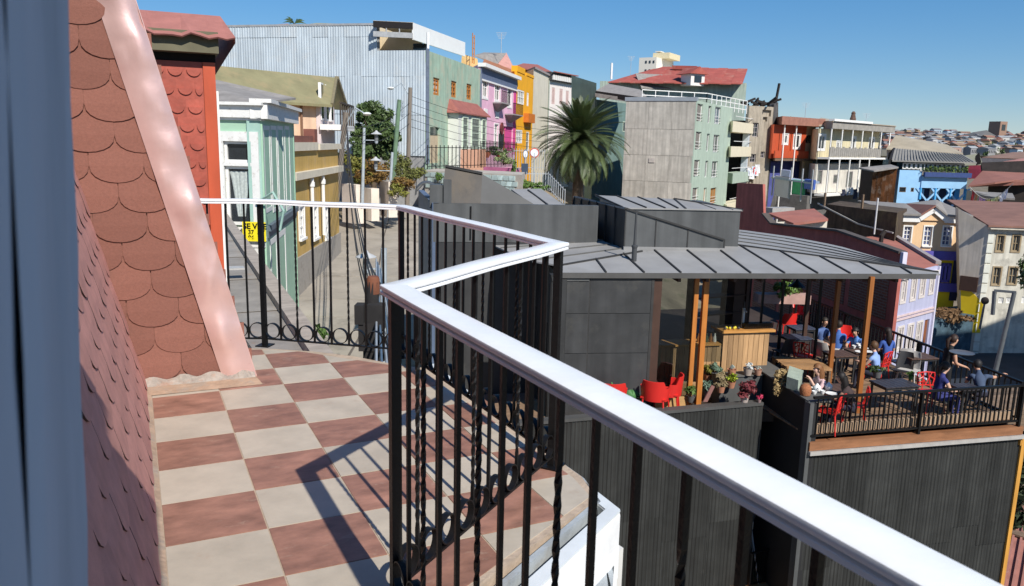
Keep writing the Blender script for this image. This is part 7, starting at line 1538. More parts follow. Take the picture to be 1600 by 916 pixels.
# ------------------------------------------------------------------ furniture, planting and guests on the terrace
REDP = M('red plastic', (.62, .025, .02), .4, .06, 4, spec=.5); WHP = M('white grey plastic', (.52, .5, .47), .45, .06, 4); GRNP = M('green cord', (.07, .2, .06), .6, .15, 6); DKP = M('dark plastic', (.03, .03, .032), .5, .1, 4)
def stool_legs(q, w_, h, sp, r_=.016):
    pass
def chair_proto(kind, mat):
    """returns [(part name, mesh)] of a chair facing +Y with its feet at z=0"""
    P_ = []
    def add(nm, q, m_=mat, smooth=40): P_.append((nm, q.mesh(nm, m_, smooth=smooth)))
    if kind == 'open':      # moulded chair with a branching open back
        q = MB(); q.prism([(-.2, -.2, .44), (.2, -.2, .44), (.22, .22, .45), (-.22, .22, .45)], (0, 0, .025)); add('seat', q)
        q = MB(); f = lambda x, z: (x, -.2-.16*(z-.45), z)
        q.tube([f(-.2, .45), f(-.22, .7), f(-.21, .84), f(0, .86), f(.21, .84), f(.22, .7), f(.2, .45)], .018, 6)
        for a, b_ in (((-.2, .55), (.2, .56)), ((-.12, .46), (-.05, .85)), ((.02, .56), (-.14, .84)), ((.1, .46), (.06, .85)), ((.0, .56), (.15, .84)), ((-.2, .7), (-.06, .78)), ((.2, .68), (.07, .75)), ((-.16, .56), (-.2, .7)), ((.04, .66), (.2, .6))): q.tube([f(*a), f(*b_)], .014, 5)
        add('backrest', q)
    elif kind == 'tub':     # solid one-piece armchair shell
        q = MB(); q.prism([(-.24, -.22, .43), (.24, -.22, .43), (.25, .25, .45), (-.25, .25, .45)], (0, 0, .03)); add('seat', q)
        q = MB(); n = 12; vs = []
        for i in range(n+1):
            a = math.pi*(1.0+i/n); x, y = .27*math.cos(a), -.05+.24*math.sin(a); z1 = .80 if 2 < i < n-2 else .66
            for zz, s in ((.40, .94), (z1, 1.06)): vs += [(x*s, y*s, zz), (x*s*.92, y*s*.92, zz)]
        q.add(vs, [(4*i+a, 4*i+b_, 4*i+4+b_, 4*i+4+a) for i in range(n) for a, b_ in ((0, 2), (2, 3), (3, 1), (1, 0))]+[(0, 1, 3, 2), (4*n, 4*n+2, 4*n+3, 4*n+1)]); add('backrest', q)
    elif kind == 'curved':  # plain bent back
        q = MB(); q.prism([(-.21, -.2, .44), (.21, -.2, .44), (.22, .23, .45), (-.22, .23, .45)], (0, 0, .02)); add('seat', q)
        q = MB(); n = 8; vs = []
        for j in range(5):
            z = .46+.42*j/4
            for i in range(n+1): u = i/n*2-1; w_ = .2*(1-.25*(j/4)**2); vs.append((u*w_, -.2-.12*j/4+.05*u*u, z))
        k0 = len(vs); vs += [(x, y-.018, z) for x, y, z in vs]; fs = []
        for j in range(4):
            for i in range(n): a = j*(n+1)+i; fs += [(a, a+1, a+n+2, a+n+1), (k0+a, k0+a+n+1, k0+a+n+2, k0+a+1)]
        for j in range(4):
            for i in (0, n): a = j*(n+1)+i; fs.append((a, a+n+1, k0+a+n+1, k0+a))
        fs += [(4*(n+1)+i, 4*(n+1)+i+1, k0+4*(n+1)+i+1, k0+4*(n+1)+i) for i in range(n)]
        q.add(vs, fs); add('backrest', q)
    for sx in (-1, 1):
        for sy in (-1, 1): q = MB(); q.tube([(sx*.19, sy*.19, .445), (sx*.235, sy*(.25 if sy < 0 else .23), 0)], [.02, .013], 6); add('leg', q)
    return P_
PROT = {k: chair_proto(*v) for k, v in dict(red=('open', REDP), tub=('tub', REDP), white=('curved', WHP), dark=('curved', DKP)).items()}
def chair(kind, p, az, label, group):
    c = T('chair', label, 'chair', (p[0], p[1], ZF), group, -rad(az))
    c.scale = (FS if group == GR else 1.0,)*3
    for nm, me in PROT[kind]: o = new_obj(nm, me, c)
    return c
FS = .86   # the terrace reads a little smaller than life
def fz(x, y, h=0): return Z(x, y, ZF+h*FS)
GR = 'chairs on the restaurant terrace'
chair('red', fz(1372, 562, .6), -15, 'red open backed chair carrying the woman in a pale blue vest', GR)
chair('red', fz(1258, 548, .6), 70, 'red open backed chair standing empty by the slim black canopy post', GR)
chair('red', fz(1296, 632, .6), -25, 'red open backed chair nearest the front railing, pushed under the tea table', GR)
chair('red', fz(1336, 622, .6), -45, 'red open backed chair carrying the dark haired woman at the tea table', GR)
chair('red', fz(1456, 603, .6), 200, 'red open backed chair in the shade behind the big dark table', GR)
chair('tub', fz(1321, 519, .65), 215, 'solid red tub chair behind the guests in blue shirts', GR)
chair('tub', fz(1252, 483, .6), 160, 'solid red tub chair by the brick party wall', GR)
chair('tub', fz(1230, 497, .6), 20, 'dull red tub chair in the shade of the canopy', GR)
chair('white', fz(1283, 541, .65), 70, 'off white curved chair seen from behind beside the dark square table', GR)
chair('white', fz(1291, 545, .65), 75, 'off white curved chair, the right one of the pair beside the dark square table', GR)
chair('white', fz(1407, 553, .65), 20, 'pale grey chair behind the woman with long dark hair', GR)
chair('white', fz(1422, 566, .65), 250, 'white framed chair turned sideways to the big dark table', GR)
chair('dark', fz(1413, 570, .6), 240, 'dark chair with a pale edge facing the railing table', GR)
chair('dark', fz(1225, 541, .6), 10, 'dark chair in the shade under the blue topped table', GR)
DG = 'chairs on the small side deck'
def ck(x, out): p = KF.P(KF.sz(x, 640)[0], ZF, -out); return p
chair('tub', ck(972, .5), 20, 'red tub chair at the left end of the small side deck', DG)
chair('tub', ck(1040, .42), 50, 'red tub chair, front one of the close pair on the side deck', DG)
chair('tub', ck(1066, .62), -50, 'red tub chair, rear one of the close pair on the side deck', DG)
# green string chair
p = ck(1010, .6); gc = T('string_chair', 'round green string chair between the red tub chairs on the side deck', 'chair', (p.x, p.y, ZF), DG, -rad(195)); gc.scale = (1.12,)*3
def egg(a, s=1.0): return Vector((.36*s*math.cos(a), -.10-.20*s*math.sin(a)+.0, .62+.34*s*math.sin(a)))
q = MB(); q.tube([egg(2*math.pi*k/24) for k in range(25)], .014, 6); new_obj('frame', q.mesh('frame', GRNP, smooth=50), gc)
for k in range(26):
    a = 2*math.pi*k/26; q = MB(); hub = Vector((0, .02, .38)); m_ = egg(a).lerp(hub, .5)+Vector((0, -.05, -.07)); q.tube([egg(a), m_, hub], .008, 4); new_obj('cord', q.mesh('cord', GRNP, smooth=50), gc)
for x, y in ((-.25, .2), (.25, .2), (0, -.3)): q = MB(); q.tube([(x*.3, y*.3, .36), (x, y, 0)], .011, 5); new_obj('leg', q.mesh('leg', BLACK), gc)
# tables
TT = M('dark table top', (.045, .04, .045), .45, .2, 2, stretch=(1, 8, 1), rnd=.1); TBL = M('blue grey table top', (.055, .065, .10), .45, .15, 2); BRT = M('brown table top', (.10, .06, .045), .5, .2, 2)
def table(label, x, y, az, w_, d_, mat, slats=5):
    p = fz(x, y, .74); t = T('table', label, 'table', (p.x, p.y, ZF), 'tables on the terrace', -rad(az)); t.scale = (FS,)*3
    for k in range(slats):
        a = -w_/2+w_*k/slats; q = MB(); q.box((a+.004, -d_/2, .715), (a+w_/slats-.004, d_/2, .74)); new_obj('top_board', q.mesh('top_board', mat), t)
    q = MB(); q.box((-w_/2+.03, -d_/2+.03, .66), (w_/2-.03, d_/2-.03, .714)); new_obj('apron', q.mesh('apron', DKP), t)
    for sx in (-1, 1):
        for sy in (-1, 1): q = MB(); q.box((sx*(w_/2-.06)-.02, sy*(d_/2-.06)-.02, 0), (sx*(w_/2-.06)+.02, sy*(d_/2-.06)+.02, .66)); new_obj('leg', q.mesh('leg', DKP), t)
    return p
pT1 = table('tea table set with white crockery behind the front railing', 1300, 607, 12, .8, .62, BRT)
pT2 = table('dark square table in front of the man in a bright blue shirt', 1312, 552, 12, .66, .62, BRT)
pT3 = table('big dark slatted table in the front centre of the terrace', 1398, 598.5, 12, .92, .6, TT, 7)
pT4 = table('blue grey table top in the shade under the canopy, the farther of two', 1252, 511, 15, .7, .6, TBL)
table('blue grey table top in the shade under the canopy, the nearer of two', 1243, 526, 15, .75, .65, TBL)
pT5 = table('table covered in plates and cutlery between the guests in blue', 1342, 547, 12, .6, .6, BRT)
table('dark table beside the far railing next to the white chairs', 1434, 556, 15, .8, .6, BRT)
pT8 = table('table between the waitress and the seated guest at the corner', 1510, 604, 15, .55, .5, TT)
# crockery
WCH = M('white china', (.78, .78, .76), .3, .04, 5)
cup = MB(); cup.lathe((0, 0, 0), [(.025, 0), (.045, .05), (.048, .075), (.042, .075), (.03, .02)], 10); cup = cup.mesh('cup', WCH, smooth=50)
pot = MB(); pot.lathe((0, 0, 0), [(.05, 0), (.075, .05), (.07, .1), (.03, .135), (.015, .16)], 12); pot.tube([(.06, 0, .05), (.11, 0, .1)], [.018, .01], 6); pot.tube([(-.065, 0, .1), (-.11, 0, .09), (-.1, 0, .05), (-.07, 0, .04)], .009, 6); pot = pot.mesh('teapot', WCH, smooth=50)
pl_ = MB(); pl_.lathe((0, 0, 0), [(.06, 0), (.11, .015), (.11, .02), (.06, .008)], 14); pl_ = pl_.mesh('plate', WCH, smooth=50)
def ware(kind, me, p, lbl, grp, az=0):
    o = new_obj(kind, me); o.location = p; o.rotation_euler = (0, 0, az); ORG[o.name] = Vector(p); tag(o, lbl, kind, grp); return o
zt_ = ZF+.741*FS
for k, (x, y, kd) in enumerate(((1268, 600, 'cup'), (1276, 612, 'teapot'), (1285, 616, 'cup'), (1279, 604, 'plate'), (1294, 610, 'teapot'), (1272, 617, 'cup'), (1263, 607, 'plate'), (1299, 616, 'plate'))):
    p = Z(x, y, zt_); ware(kd, dict(cup=cup, teapot=pot, plate=pl_)[kd], p, {'cup': 'small white cup on the tea table', 'teapot': 'white teapot on the tea table', 'plate': 'flat white plate on the tea table'}[kd], 'crockery on the tea table', k)
for k in range(8):
    p = pT5+Vector((random.uniform(-.25, .25), random.uniform(-.25, .2), .001)); kd = ('plate', 'cup')[k % 2]; ware(kd, pl_ if k % 2 == 0 else cup, (p.x, p.y, zt_+.002*k), ('white plate' if k % 2 == 0 else 'white cup')+' among the used dishes of the guests in blue', 'dishes of the guests in blue', k)
p = Z(1258, 617, -3.14); q = MB(); q.lathe(p, [(.09, 0), (.11, .08), (.10, .16), (.06, .2), (.02, .21)], 12); tag(q.build('wicker_basket', M('wicker', (.32, .12, .05), .85, .35, 30, bump=.5), org=tuple(p), smooth=50), 'round rusty brown wicker basket on the corner of the planter top', 'basket')
# --- wooden bar with boards
BARW = M('bar board', (.40, .24, .115), .75, .25, 3, stretch=(5, 5, .5), rnd=.32, bump=.2)
bar0, bar1 = Z(1131, 517, ZF+1.42), Z(1203, 515, ZF+1.42); bF = Fac(bar0, bar1); bar = T('bar_counter', 'timber board bar with an orange top behind the clay pots', 'bar counter', tuple(bF.P(.5, ZF)))
n = 9
for k in range(n):
    q = MB(); a = bF.len*k/n; bF.box(q, a+.004, a+bF.len/n-.004, ZF, ZF+1.375, random.uniform(-.004, .004), -.025); q.build('board', BARW, bar)
q = MB(); bF.box(q, .02, bF.len-.02, ZF, ZF+1.375, -.03, -.45); q.build('carcass', M('brown return'), bar)
q = MB(); bF.box(q, -.05, bF.len+.1, ZF+1.376, ZF+1.425, .06, -.5); q.build('bar_top', M('amber wood', (.52, .25, .07), .45, .2, 3, stretch=(1, 1, 5)), bar)
ba, bb = GF.P(j0+.02, ZF, -.55), bF.P(-.02, ZF, -.02); lF = Fac(ba, bb); lz = lF.sz(1100, 537)[1]-ZF
for k in range(16):
    q = MB(); a = lF.len*k/16; lF.box(q, a+.004, a+lF.len/16-.004, ZF, ZF+lz-.04, random.uniform(-.004, .004), -.025); q.build('low_board', BARW, bar)
q = MB(); lF.box(q, 0, lF.len-.03, ZF+lz-.039, ZF+lz, .05, -.4); q.build('low_top', M('amber wood'), bar)
GLS = glass('drink glass', (.75, .78, .8), .7)
gm = MB(); gm.lathe((0, 0, 0), [(.028, 0), (.036, .12), (.033, .12), (.026, .01)], 8); gm = gm.mesh('drinking_glass', GLS, smooth=50)
for k in range(24): p = bF.P(.52+.055*(k % 12), ZF+1.426, -.08-.09*(k//12)); ware('drinking_glass', gm, tuple(p), 'clear drinking glass in the double row along the bar top', 'glasses on the bar')
for k in range(7):
    p = bF.P(.06+.05*k, ZF+1.426, -.06-.05*(k % 2)); q = MB(); q.ball(p+Vector((0, 0, .03)), .03, 8, 6); c = (.6, .5, .04) if k % 3 else (.05, .05, .05); tag(q.build('lemon' if k % 3 else 'stopper', M('lemon' if k % 3 else 'black cap', c, .6), org=tuple(p), smooth=60), ('yellow lemon' if k % 3 else 'round black stopper')+' in the row at the left end of the bar top', 'lemon' if k % 3 else 'stopper', 'things at the left end of the bar top')
p = bF.P(.52, ZF+1.426, -.2); tp_ = T('beer_tap', 'upright steel beer tap column on the bar', 'tap', tuple(p)); q = MB(); q.tube([p, p+Vector((0, 0, .42))], .03, 8); q.build('column', GALV, tp_); q = MB(); q.tube([p+Vector((0, 0, .4)), p+bF.n*.12+Vector((0, 0, .36))], .016, 6); q.build('spout', GALV, tp_); q = MB(); q.tube([p+Vector((0, 0, .42)), p+Vector((0, 0, .56))], .02, 6); q.build('handle', DKP, tp_)
for k in range(5): p = lF.P(lF.len-.1-.09*k, ZF+lz+.001, -.12); q = MB(); q.lathe(p, [(.035, 0), (.035, .1), (.015, .14), (.015, .18)], 8); tag(q.build('bottle', M('bottle %d' % (k % 3), [(.55, .55, .5), (.25, .1, .03), (.06, .09, .05)][k % 3], .2, .05, 3), org=tuple(p), smooth=40), ('pale', 'amber', 'dark green')[k % 3]+' bottle standing on the low bar counter', 'bottle', 'bottles on the low counter')
# back shelf and bits in the dark interior
p = D(1120, 480, 20.5); bs_ = T('back_shelf', 'dim bar shelving and equipment behind the glass', 'shelf', (p.x, p.y, ZF))
for k in range(4): q = MB(); q.box((p.x-.8, p.y-.2, ZF+.5+.45*k), (p.x+.8, p.y+.2, ZF+.53+.45*k)); q.build('shelf_board', M('brown return'), bs_)
for sx in (-.8, .8): q = MB(); q.box((p.x+sx-.03, p.y-.2, ZF), (p.x+sx+.03, p.y+.2, ZF+2.2)); q.build('shelf_side', M('brown return'), bs_)
# wooden bench ledge and planting on the planter top
q = MB(); pts = [Z(1205, 556, ZF+.45), Z(1275, 560, ZF+.45), Z(1301, 577, ZF+.45), Z(1228, 573, ZF+.45)]; bn = T('bench', 'broad timber bench by the planter in front of the canopy posts', 'bench', tuple(pts[0]))
for k in range(4): q = MB(); a, b_ = pts[0].lerp(pts[3], k/4+.02), pts[1].lerp(pts[2], k/4+.02); c, d = pts[1].lerp(pts[2], k/4+.23), pts[0].lerp(pts[3], k/4+.23); q.prism([a, b_, c, d], (0, 0, -.05)); q.build('bench_board', M('bench wood', (.34, .19, .085), .7, .25, 3, stretch=(1, 6, 1), rnd=.2), bn)
for p in pts: q = MB(); q.beam(p.lerp((pts[0]+pts[2])/2, .1)+Vector((0, 0, -.06)), p.lerp((pts[0]+pts[2])/2, .1)+Vector((0, 0, -.45)), .06, .06); q.build('leg', TIMBER, bn)
STRAW = M('straw leaf', (.34, .24, .11), .85, .35, 4)
pz = -3.14
c = Z(1237, 596, pz); q = MB(); q.prism([Z(1228, 606, pz), Z(1246, 612, pz), Z(1254, 596, pz), Z(1232, 588, pz)], (0, 0, .22)); tag(q.build('cloth_sack', M('pale sage sack', (.36, .42, .34), .9, .15, 8, bump=.4), org=tuple(c)), 'pale sage green sack on the planter top', 'sack')
plant('dry_grass', 'bushy dry straw coloured plant on the planter top', Z(1222, 588, pz+.1), (.25, .22, .17), 420, .04, STRAW, 'plant', None, 7)
plant('dry_grass', 'trailing straw plant hanging over the black planter side', Z(1216, 606, pz-.05), (.11, .11, .24), 260, .035, STRAW, 'plant', None, 6, False)
plant('flowering_plant', 'bright yellow flowering plant on the planter top', Z(1223, 584, pz+.12), (.11, .1, .09), 130, .045, M('yellow petal', (.72, .5, .01), .6), 'plant', None, 4, True)
def potplant(lbl, x, y, z, r_, mat, n=160, size=.045, potc=(.42, .19, .11), leafr=None, potr=.09):
    p = Z(x, y, z); t = T('potted_plant', lbl, 'potted plant', tuple(p), 'potted plants by the bar and side deck'); q = MB(); q.lathe(p, [(potr*.7, 0), (potr, potr*1.5), (potr*1.06, potr*1.5), (potr*.9, potr*1.45), (potr*.8, potr*1.2)], 12); q.build('pot', M('pot %.2f %.2f' % potc[:2], potc, .85, .15, 6), t, smooth=40)
    q = MB(); lr_ = leafr or (r_, r_, r_*.9); leaf_cloud(q, p+Vector((0, 0, potr*1.5+lr_[2]*.8)), lr_, n, size, 7); q.build('foliage', mat, t, fix=False); return t
RLF = M('dark red leaf', (.16, .03, .035), .6, .4, 4); SUC = M('pale succulent', (.42, .48, .44), .6, .2, 5)
potplant('clay pot with a tiny green succulent, left one on the grey shelf', 1143, 587, -3.19, .05, SUC, 60, .03)
potplant('wide clay bowl of white succulents in the middle of the grey shelf', 1168, 586, -3.19, .08, M('white succulent', (.68, .7, .68), .5), 140, .035, (.40, .33, .28), (.12, .1, .05), .10)
potplant('low clay pot at the right end of the grey shelf', 1184, 586, -3.19, .03, SUC, 30, .02, (.40, .22, .15), (.06, .06, .03), .08)
potplant('pale pot with a blue green rosette beside the orange door jamb', 1118, 592, -3.35, .12, M('blue green leaf', (.13, .2, .14), .6, .3, 4), 200, .05, (.5, .48, .5))
potplant('yellow green plant in a clay pot left of the pale pot', 1106, 594, -3.42, .13, LEAF2, 220, .05)
potplant('hanging brown flowering plant below the shelf pots', 1126, 613, -3.5, .17, M('brown green leaf', (.22, .17, .09), .8, .5, 5), 320, .05)
potplant('bright yellow green broad leaved plant by the grey planter wall', 1142, 606, -3.4, .09, M('lime leaf', (.30, .36, .03), .5, .3, 4), 60, .08)
potplant('large dark red leaved plant on the parapet cap', 1163, 628, -3.5, .24, RLF, 520, .05, (.45, .38, .34), (.30, .22, .16))
potplant('small pink flower head at the right end of the parapet cap', 1186, 629, -3.5, .05, M('pink petal', (.6, .05, .12), .6), 60, .03, (.3, .2, .2), (.07, .07, .06), .04)
potplant('tall thin grassy plant in front of the glass door', 1025, 610, -3.75, .2, M('grass green leaf', (.15, .19, .05), .7, .4, 4), 260, .05, (.2, .14, .12), (.16, .14, .32))
potplant('small rosette plant on a timber block by the door', 1076, 600, -3.6, .09, LEAF2, 120, .04, (.34, .22, .12))
potplant('green leafy plant between the red and green side deck chairs', 980, 624, -3.7, .16, M('lime leaf'), 260, .06, (.1, .1, .1))
potplant('broad leaved green plant at the foot of the front red tub chair', 1079, 628, -3.65, .12, LEAF4, 90, .07, (.1, .1, .1))
potplant('grey green aloe in the dark planting bed', 1105, 620, -3.6, .14, M('blue green leaf'), 160, .06, (.1, .1, .1))
potplant('low grassy plant behind the balcony railing corner', 850, 600, -3.7, .3, M('ochre leaf', (.34, .22, .05), .7, .4, 4), 420, .05, (.12, .1, .1), (.3, .25, .35))
potplant('rusty flowering plant left of the black wall sheets', 828, 545, -3.6, .3, M('rust leaf', (.30, .14, .05), .7, .4, 4), 420, .05, (.12, .1, .1), (.25, .25, .4))
potplant('small green table plant in the middle of the big dark table', 1423, 593, zt_, .07, LEAF4, 90, .04, (.08, .2, .05), None, .05)
potplant('low green bowl of herbs behind the big dark table', 1370, 590, ZF+.75, .15, LEAF, 220, .04, (.1, .1, .1), (.2, .12, .06))
pm_ = Z(1099, 628, -3.5); q = MB(); q.prism([pm_, pm_+_r0*.14+Vector((0, 0, .34)), pm_+_r0*.2+Vector((0, 0, .31)), pm_+_r0*.08], (0, .02, 0)); tag(q.build('menu_card', M('brown card', (.25, .12, .1), .6), org=tuple(pm_)), 'small leaning brown card behind the side deck parapet', 'card')
q = T('hanging_plant', 'green trailing plant on a planter under the canopy by the brick wall', 'plant', tuple(D(1222, 452, 22))); m = MB(); leaf_cloud(m, D(1222, 452, 22), (.55, .4, .25), 500, .07, 9); m.build('foliage', LEAF4, q, fix=False); m = MB(); a = D(1222, 466, 22); m.obox(a, _r0, Vector((_f.x, _f.y, 0)).normalized(), (0, 0, 1), .7, .2, .12); m.build('trough', M('pink trough', (.45, .28, .24), .9), q)
q = T('pendant_lamp', 'dark conical pendant lamp hanging under the canopy', 'lamp', tuple(D(1245, 446, 21))); p = D(1245, 448, 21); m = MB(); m.lathe(p, [(.22, 0), (.05, .14), (.02, .2)], 12); m.build('shade', BLACK, q); m = MB(); m.tube([p+Vector((0, 0, .18)), (p.x, p.y, -1.05)], .008, 5); m.build('cord', BLACK, q)
# telescope on its tripod in the void
p = Z(1168, 900, LOW); ts = T('tripod', 'small telescope on a silver tripod on the lower landing in the dark void', 'tripod', tuple(p))
hub = p+Vector((0, 0, 1.05))
for a in range(3): q = MB(); q.tube([hub, p+Vector((.32*math.cos(a*2.1+.5), .32*math.sin(a*2.1+.5), 0))], .013, 6); q.build('leg', M('bright tripod', (.7, .7, .7), .35, .05, 4, metal=.4), ts)
q = MB(); q.tube([hub, hub+Vector((0, 0, .2))], .03, 8); q.build('head', M('bright tripod'), ts); q = MB(); q.tube([hub+Vector((-.05, 0, .16)), hub+Vector((.12, 0, .5))], [.05, .06], 10); q.build('telescope', M('black scope', (.03, .03, .032), .4), ts)

# ------------------------------------------------------------------ guests
SK = M('skin', (.52, .29, .19), .6, .06, 8); SKP = M('fair skin', (.62, .38, .28), .6, .06, 8)
def person(label, hx, hy, az, seated=True, lean=10, top=(.1, .15, .5), bottom=(.03, .03, .05), hair=(.02, .014, .01), hairkind='short', sleeve=.5, arms=None, skin=None, turn=0, group=None, headz=None, scale=FS):
    skin = skin or SK; V = []; R = []; E = []; tagm = {}
    def v(p, r_): V.append(Vector(p)); R.append(r_); return len(V)-1
    def e(a, b_, m): E.append((a, b_)); tagm[(a, b_)] = m
    H = .50 if seated else .93; ln = rad(lean); cs, sn = math.cos(ln), math.sin(ln)
    def tor(h, x=0, y=0): return (x, y*cs+h*sn, H+h*cs-y*sn)
    pel = v((0, 0, H), .125); wai = v(tor(.16), .105); che = v(tor(.34), .125); nb = v(tor(.49), .062); nk = v(tor(.555), .05)
    e(pel, wai, 1); e(wai, che, 1); e(che, nb, 1); e(nb, nk, 0)
    hc = Vector(tor(.69))+Vector((0, .03, 0)); ch = v(hc+Vector((0, .015, -.07)), .056); hm_ = v(hc, .082); ht = v(hc+Vector((0, -.015, .07)), .062)
    e(nk, ch, 0); e(ch, hm_, 0); e(hm_, ht, 0); no = v(hc+Vector((0, .105, -.02)), .014); e(hm_, no, 0)
    arms = arms or (((-.06, .05, -.27), (.10, .24, -.02)), ((.06, .05, -.27), (-.10, .24, -.02)))
    for sx, (eo, wo) in zip((-1, 1), arms):
        sh = v(tor(.43, sx*.165), .058); e(che, sh, 1); el = v(Vector(V[sh])+Vector(eo), .042); md = v(Vector(V[sh]).lerp(V[el], .5), .048)
        e(sh, md, 1 if sleeve > 0 else 0); e(md, el, 1 if sleeve >= 1 else 0); wr = v(Vector(V[el])+Vector(wo), .028); e(el, wr, 1 if sleeve > 1 else 0)
        d = (V[wr]-V[el]).normalized(); x = d.cross(Vector((0, 0, 1)));
        x = x.normalized() if x.length > .05 else Vector((1, 0, 0)); dn = x.cross(d)
        pm = v(V[wr]+d*.065, .032); e(wr, pm, 0)
        for k, (o, L_) in enumerate(((-.026, .07), (-.009, .08), (.009, .077), (.026, .06))):
            k1 = v(V[pm]+d*.03+x*o, .010); k2 = v(V[k1]+d*L_*.5-dn*.012, .009); k3 = v(V[k2]+d*L_*.4-dn*.03, .0075); e(pm, k1, 0); e(k1, k2, 0); e(k2, k3, 0)
        t1_ = v(V[wr]+d*.04-x*sx*.035, .011); t2 = v(V[t1_]+d*.045-x*sx*.015, .009); e(wr, t1_, 0); e(t1_, t2, 0)
    for sx in (-1, 1):
        hp = v((sx*.09, .0, H-.02), .095); e(pel, hp, 2)
        kn = v((sx*.10, .44, H+.01), .062) if seated else v((sx*.09, .03, .5), .06)
        md = v(V[hp].lerp(V[kn], .5), .08); e(hp, md, 2); e(md, kn, 2)
        an = v((sx*.10, .46, .08), .04) if seated else v((sx*.09, 0, .08), .04); ca = v(V[kn].lerp(V[an], .4), .052); e(kn, ca, 2); e(ca, an, 2)
        toe = v(V[an]+Vector((0, .15, -.045)), .032); e(an, toe, 3)
    me = bpy.data.meshes.new('person_cage'); me.from_pydata([tuple(p) for p in V], E, []); ob = bpy.data.objects.new('cage', me); COL.objects.link(ob)
    md_ = ob.modifiers.new('s', 'SKIN'); md_.use_smooth_shade = True; sv = me.skin_vertices[0].data
    for i, r_ in enumerate(R): sv[i].radius = (r_, r_); sv[i].use_root = (i == 0)
    ss = ob.modifiers.new('u', 'SUBSURF'); ss.levels = 1; ss.render_levels = 1
    dg = bpy.context.evaluated_depsgraph_get(); bm_ = bpy.data.meshes.new_from_object(ob.evaluated_get(dg)); bpy.data.objects.remove(ob); bm_.name = 'body'
    nm = str(top)
    bm_.materials.clear()
    for m_ in (skin, M('cloth '+nm, top, .85, .12, 6, bump=.2), M('trousers '+str(bottom), bottom, .85, .15, 6), M('shoe', (.03, .025, .022), .6)): bm_.materials.append(m_)
    segs = [(V[a], V[b_], tagm[(a, b_)], max(R[a], R[b_])) for a, b_ in E]
    for f in bm_.polygons:
        c = Vector(f.center); best = 9; bm_i = 0
        for a, b_, m_, r_ in segs:
            ab = b_-a; t_ = max(0, min(1, (c-a).dot(ab)/max(ab.length_squared, 1e-9))); dd = (c-a-ab*t_).length/ (r_+.01)
            if dd < best: best = dd; bm_i = m_
        f.material_index = bm_i; f.use_smooth = True
    hz = (hc.z)*scale; pos = Z(hx, hy, ZF+hz if headz is None else headz); Rz = Matrix.Rotation(-rad(az), 4, 'Z'); off = Rz@Vector((hc.x*scale, hc.y*scale, 0))
    t = T('person', label, 'person', (pos.x-off.x, pos.y-off.y, ZF), group, -rad(az)); t.scale = (scale,)*3
    body = new_obj('body', bm_, t)
    HM = M('hair '+str(hair), hair, .6, .3, 20, stretch=(6, 6, 1)); q = MB(); vs = []; nu, nv = 14, 9
    for j in range(nv+1):
        ph = math.pi*(.02+.66*j/nv)
        for i in range(nu):
            a = 2*math.pi*i/nu; fr_ = math.sin(a); rr = .104+.006*math.sin(i*2.7+j); cut = 1.0
            z = rr*math.cos(ph)*1.12; rad_ = rr*math.sin(ph)
            if fr_ > .35: z = max(z, .035)      # fringe stops above the brow
            vs.append(tuple(hc+Vector((rad_*math.cos(a)*.95, rad_*fr_-.012, z+.02))))
    q.add(vs, [(j*nu+i, j*nu+(i+1) % nu, (j+1)*nu+(i+1) % nu, (j+1)*nu+i) for j in range(nv) for i in range(nu)]+[tuple(range(nu))])
    if hairkind == 'long': q.tube([hc+Vector((0, -.06, .03)), hc+Vector((0, -.10, -.1)), hc+Vector((0, -.11, -.24)), hc+Vector((0, -.12, -.36))], [.08, .085, .075, .03], 8)
    if hairkind == 'tail': q.tube([hc+Vector((0, -.09, .05)), hc+Vector((0, -.15, .0)), hc+Vector((0, -.15, -.16)), hc+Vector((0, -.13, -.25))], [.04, .045, .035, .01], 8)
    new_obj('hair', q.mesh('hair', HM, smooth=80, fix=False), t)
    q = MB()
    for sx in (-1, 1): q.ball(hc+Vector((sx*.032, .078, .012)), .009, 6, 4)
    q.beam(hc+Vector((-.022, .078, -.058)), hc+Vector((.022, .078, -.058)), .006, .005); new_obj('face_features', q.mesh('face_features', M('eye dark', (.05, .02, .018), .4)), t)
    for sx in (-1, 1): q = MB(); q.ball(hc+Vector((sx*.086, -.005, -.005)), .022, 6, 5, (.4, .8, 1.3)); new_obj('ear', q.mesh('ear', skin, smooth=60), t)
    return t
reach = ((-.04, .14, -.22), (.10, .20, .03)), ((.04, .14, -.22), (-.08, .20, .03))
person('woman with light brown hair in a pale pink top, hand at her mouth', 1277, 577, -75, lean=14, top=(.62, .42, .42), hair=(.20, .09, .035), hairkind='long', sleeve=.5, arms=(((-.03, .16, -.22), (.10, .10, .22)), ((.03, .14, -.24), (-.10, .20, .02))), skin=SKP)
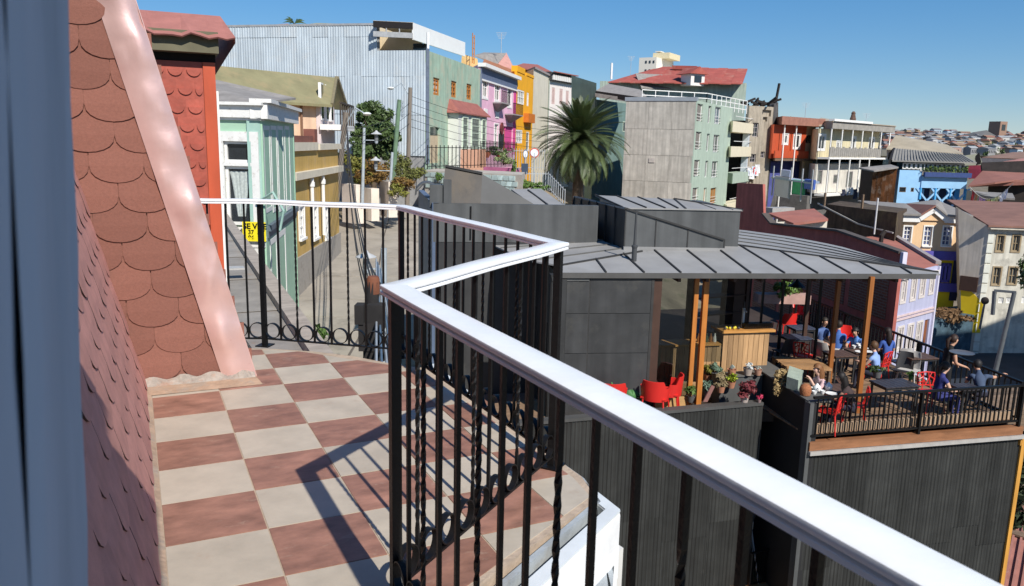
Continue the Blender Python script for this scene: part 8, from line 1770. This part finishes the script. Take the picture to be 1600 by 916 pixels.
person('dark haired woman in a brown sleeveless top leaning over the tea table', 1313, 590, -35, lean=26, top=(.05, .032, .03), hair=(.012, .009, .008), hairkind='long', sleeve=0, arms=reach)
person('man in a bright blue shirt bending over his plate', 1336, 519, -115, lean=30, top=(.10, .23, .55), hair=(.012, .01, .009), sleeve=.5, arms=reach)
person('guest in a deep blue shirt seen half from behind by the solid red chair', 1311, 508, 40, lean=16, top=(.05, .12, .36), bottom=(.6, .6, .62), sleeve=.5, arms=reach)
person('guest in dim blue sitting in the shade of the canopy', 1289, 503, 190, lean=10, top=(.09, .15, .34), sleeve=.5)
person('woman in a pale blue vest seen from behind on the red open chair', 1365, 541, -15, lean=8, top=(.24, .36, .66), hair=(.09, .045, .02), hairkind='short', sleeve=0, arms=reach, skin=SKP)
person('woman with long dark hair in a royal blue shirt, back turned', 1387, 519, 20, lean=4, top=(.045, .10, .34), bottom=(.015, .015, .018), hair=(.02, .012, .01), hairkind='long', sleeve=.5)
person('waitress in a black top with tied hair standing by the corner railing', 1491, 531, 112, False, 8, top=(.012, .012, .013), bottom=(.012, .012, .013), hair=(.035, .018, .012), hairkind='tail', sleeve=0, arms=(((-.03, .02, -.27), (.02, .22, -.10)), ((.03, .05, -.27), (-.02, .23, -.08))))
person('woman in a navy dress seated facing the corner, reaching forward', 1478, 574, 112, lean=8, top=(.03, .035, .15), bottom=(.03, .035, .15), hair=(.05, .025, .015), hairkind='tail', sleeve=0, arms=(((-.03, .10, -.24), (.02, .22, .0)), ((.03, .12, -.24), (-.02, .24, .0))), skin=SKP)
person('man in a slate blue t-shirt leaning on the corner railing, back turned', 1527, 570, 35, lean=34, top=(.05, .075, .13), hair=(.012, .01, .01), sleeve=.7, arms=(((-.04, .14, -.22), (.08, .20, .03)), ((.22, .10, -.05), (.20, .12, .05))))
p = D(1503, 553, 16.9); q = MB(); q.lathe(p, [(.0, 0), (.20, .01), (.22, .03), (.2, .02)], 18); tag(q.build('tray', M('dark tray', (.10, .10, .11), .35), org=tuple(p), smooth=50), 'round dark serving tray held beside the waitress', 'tray')
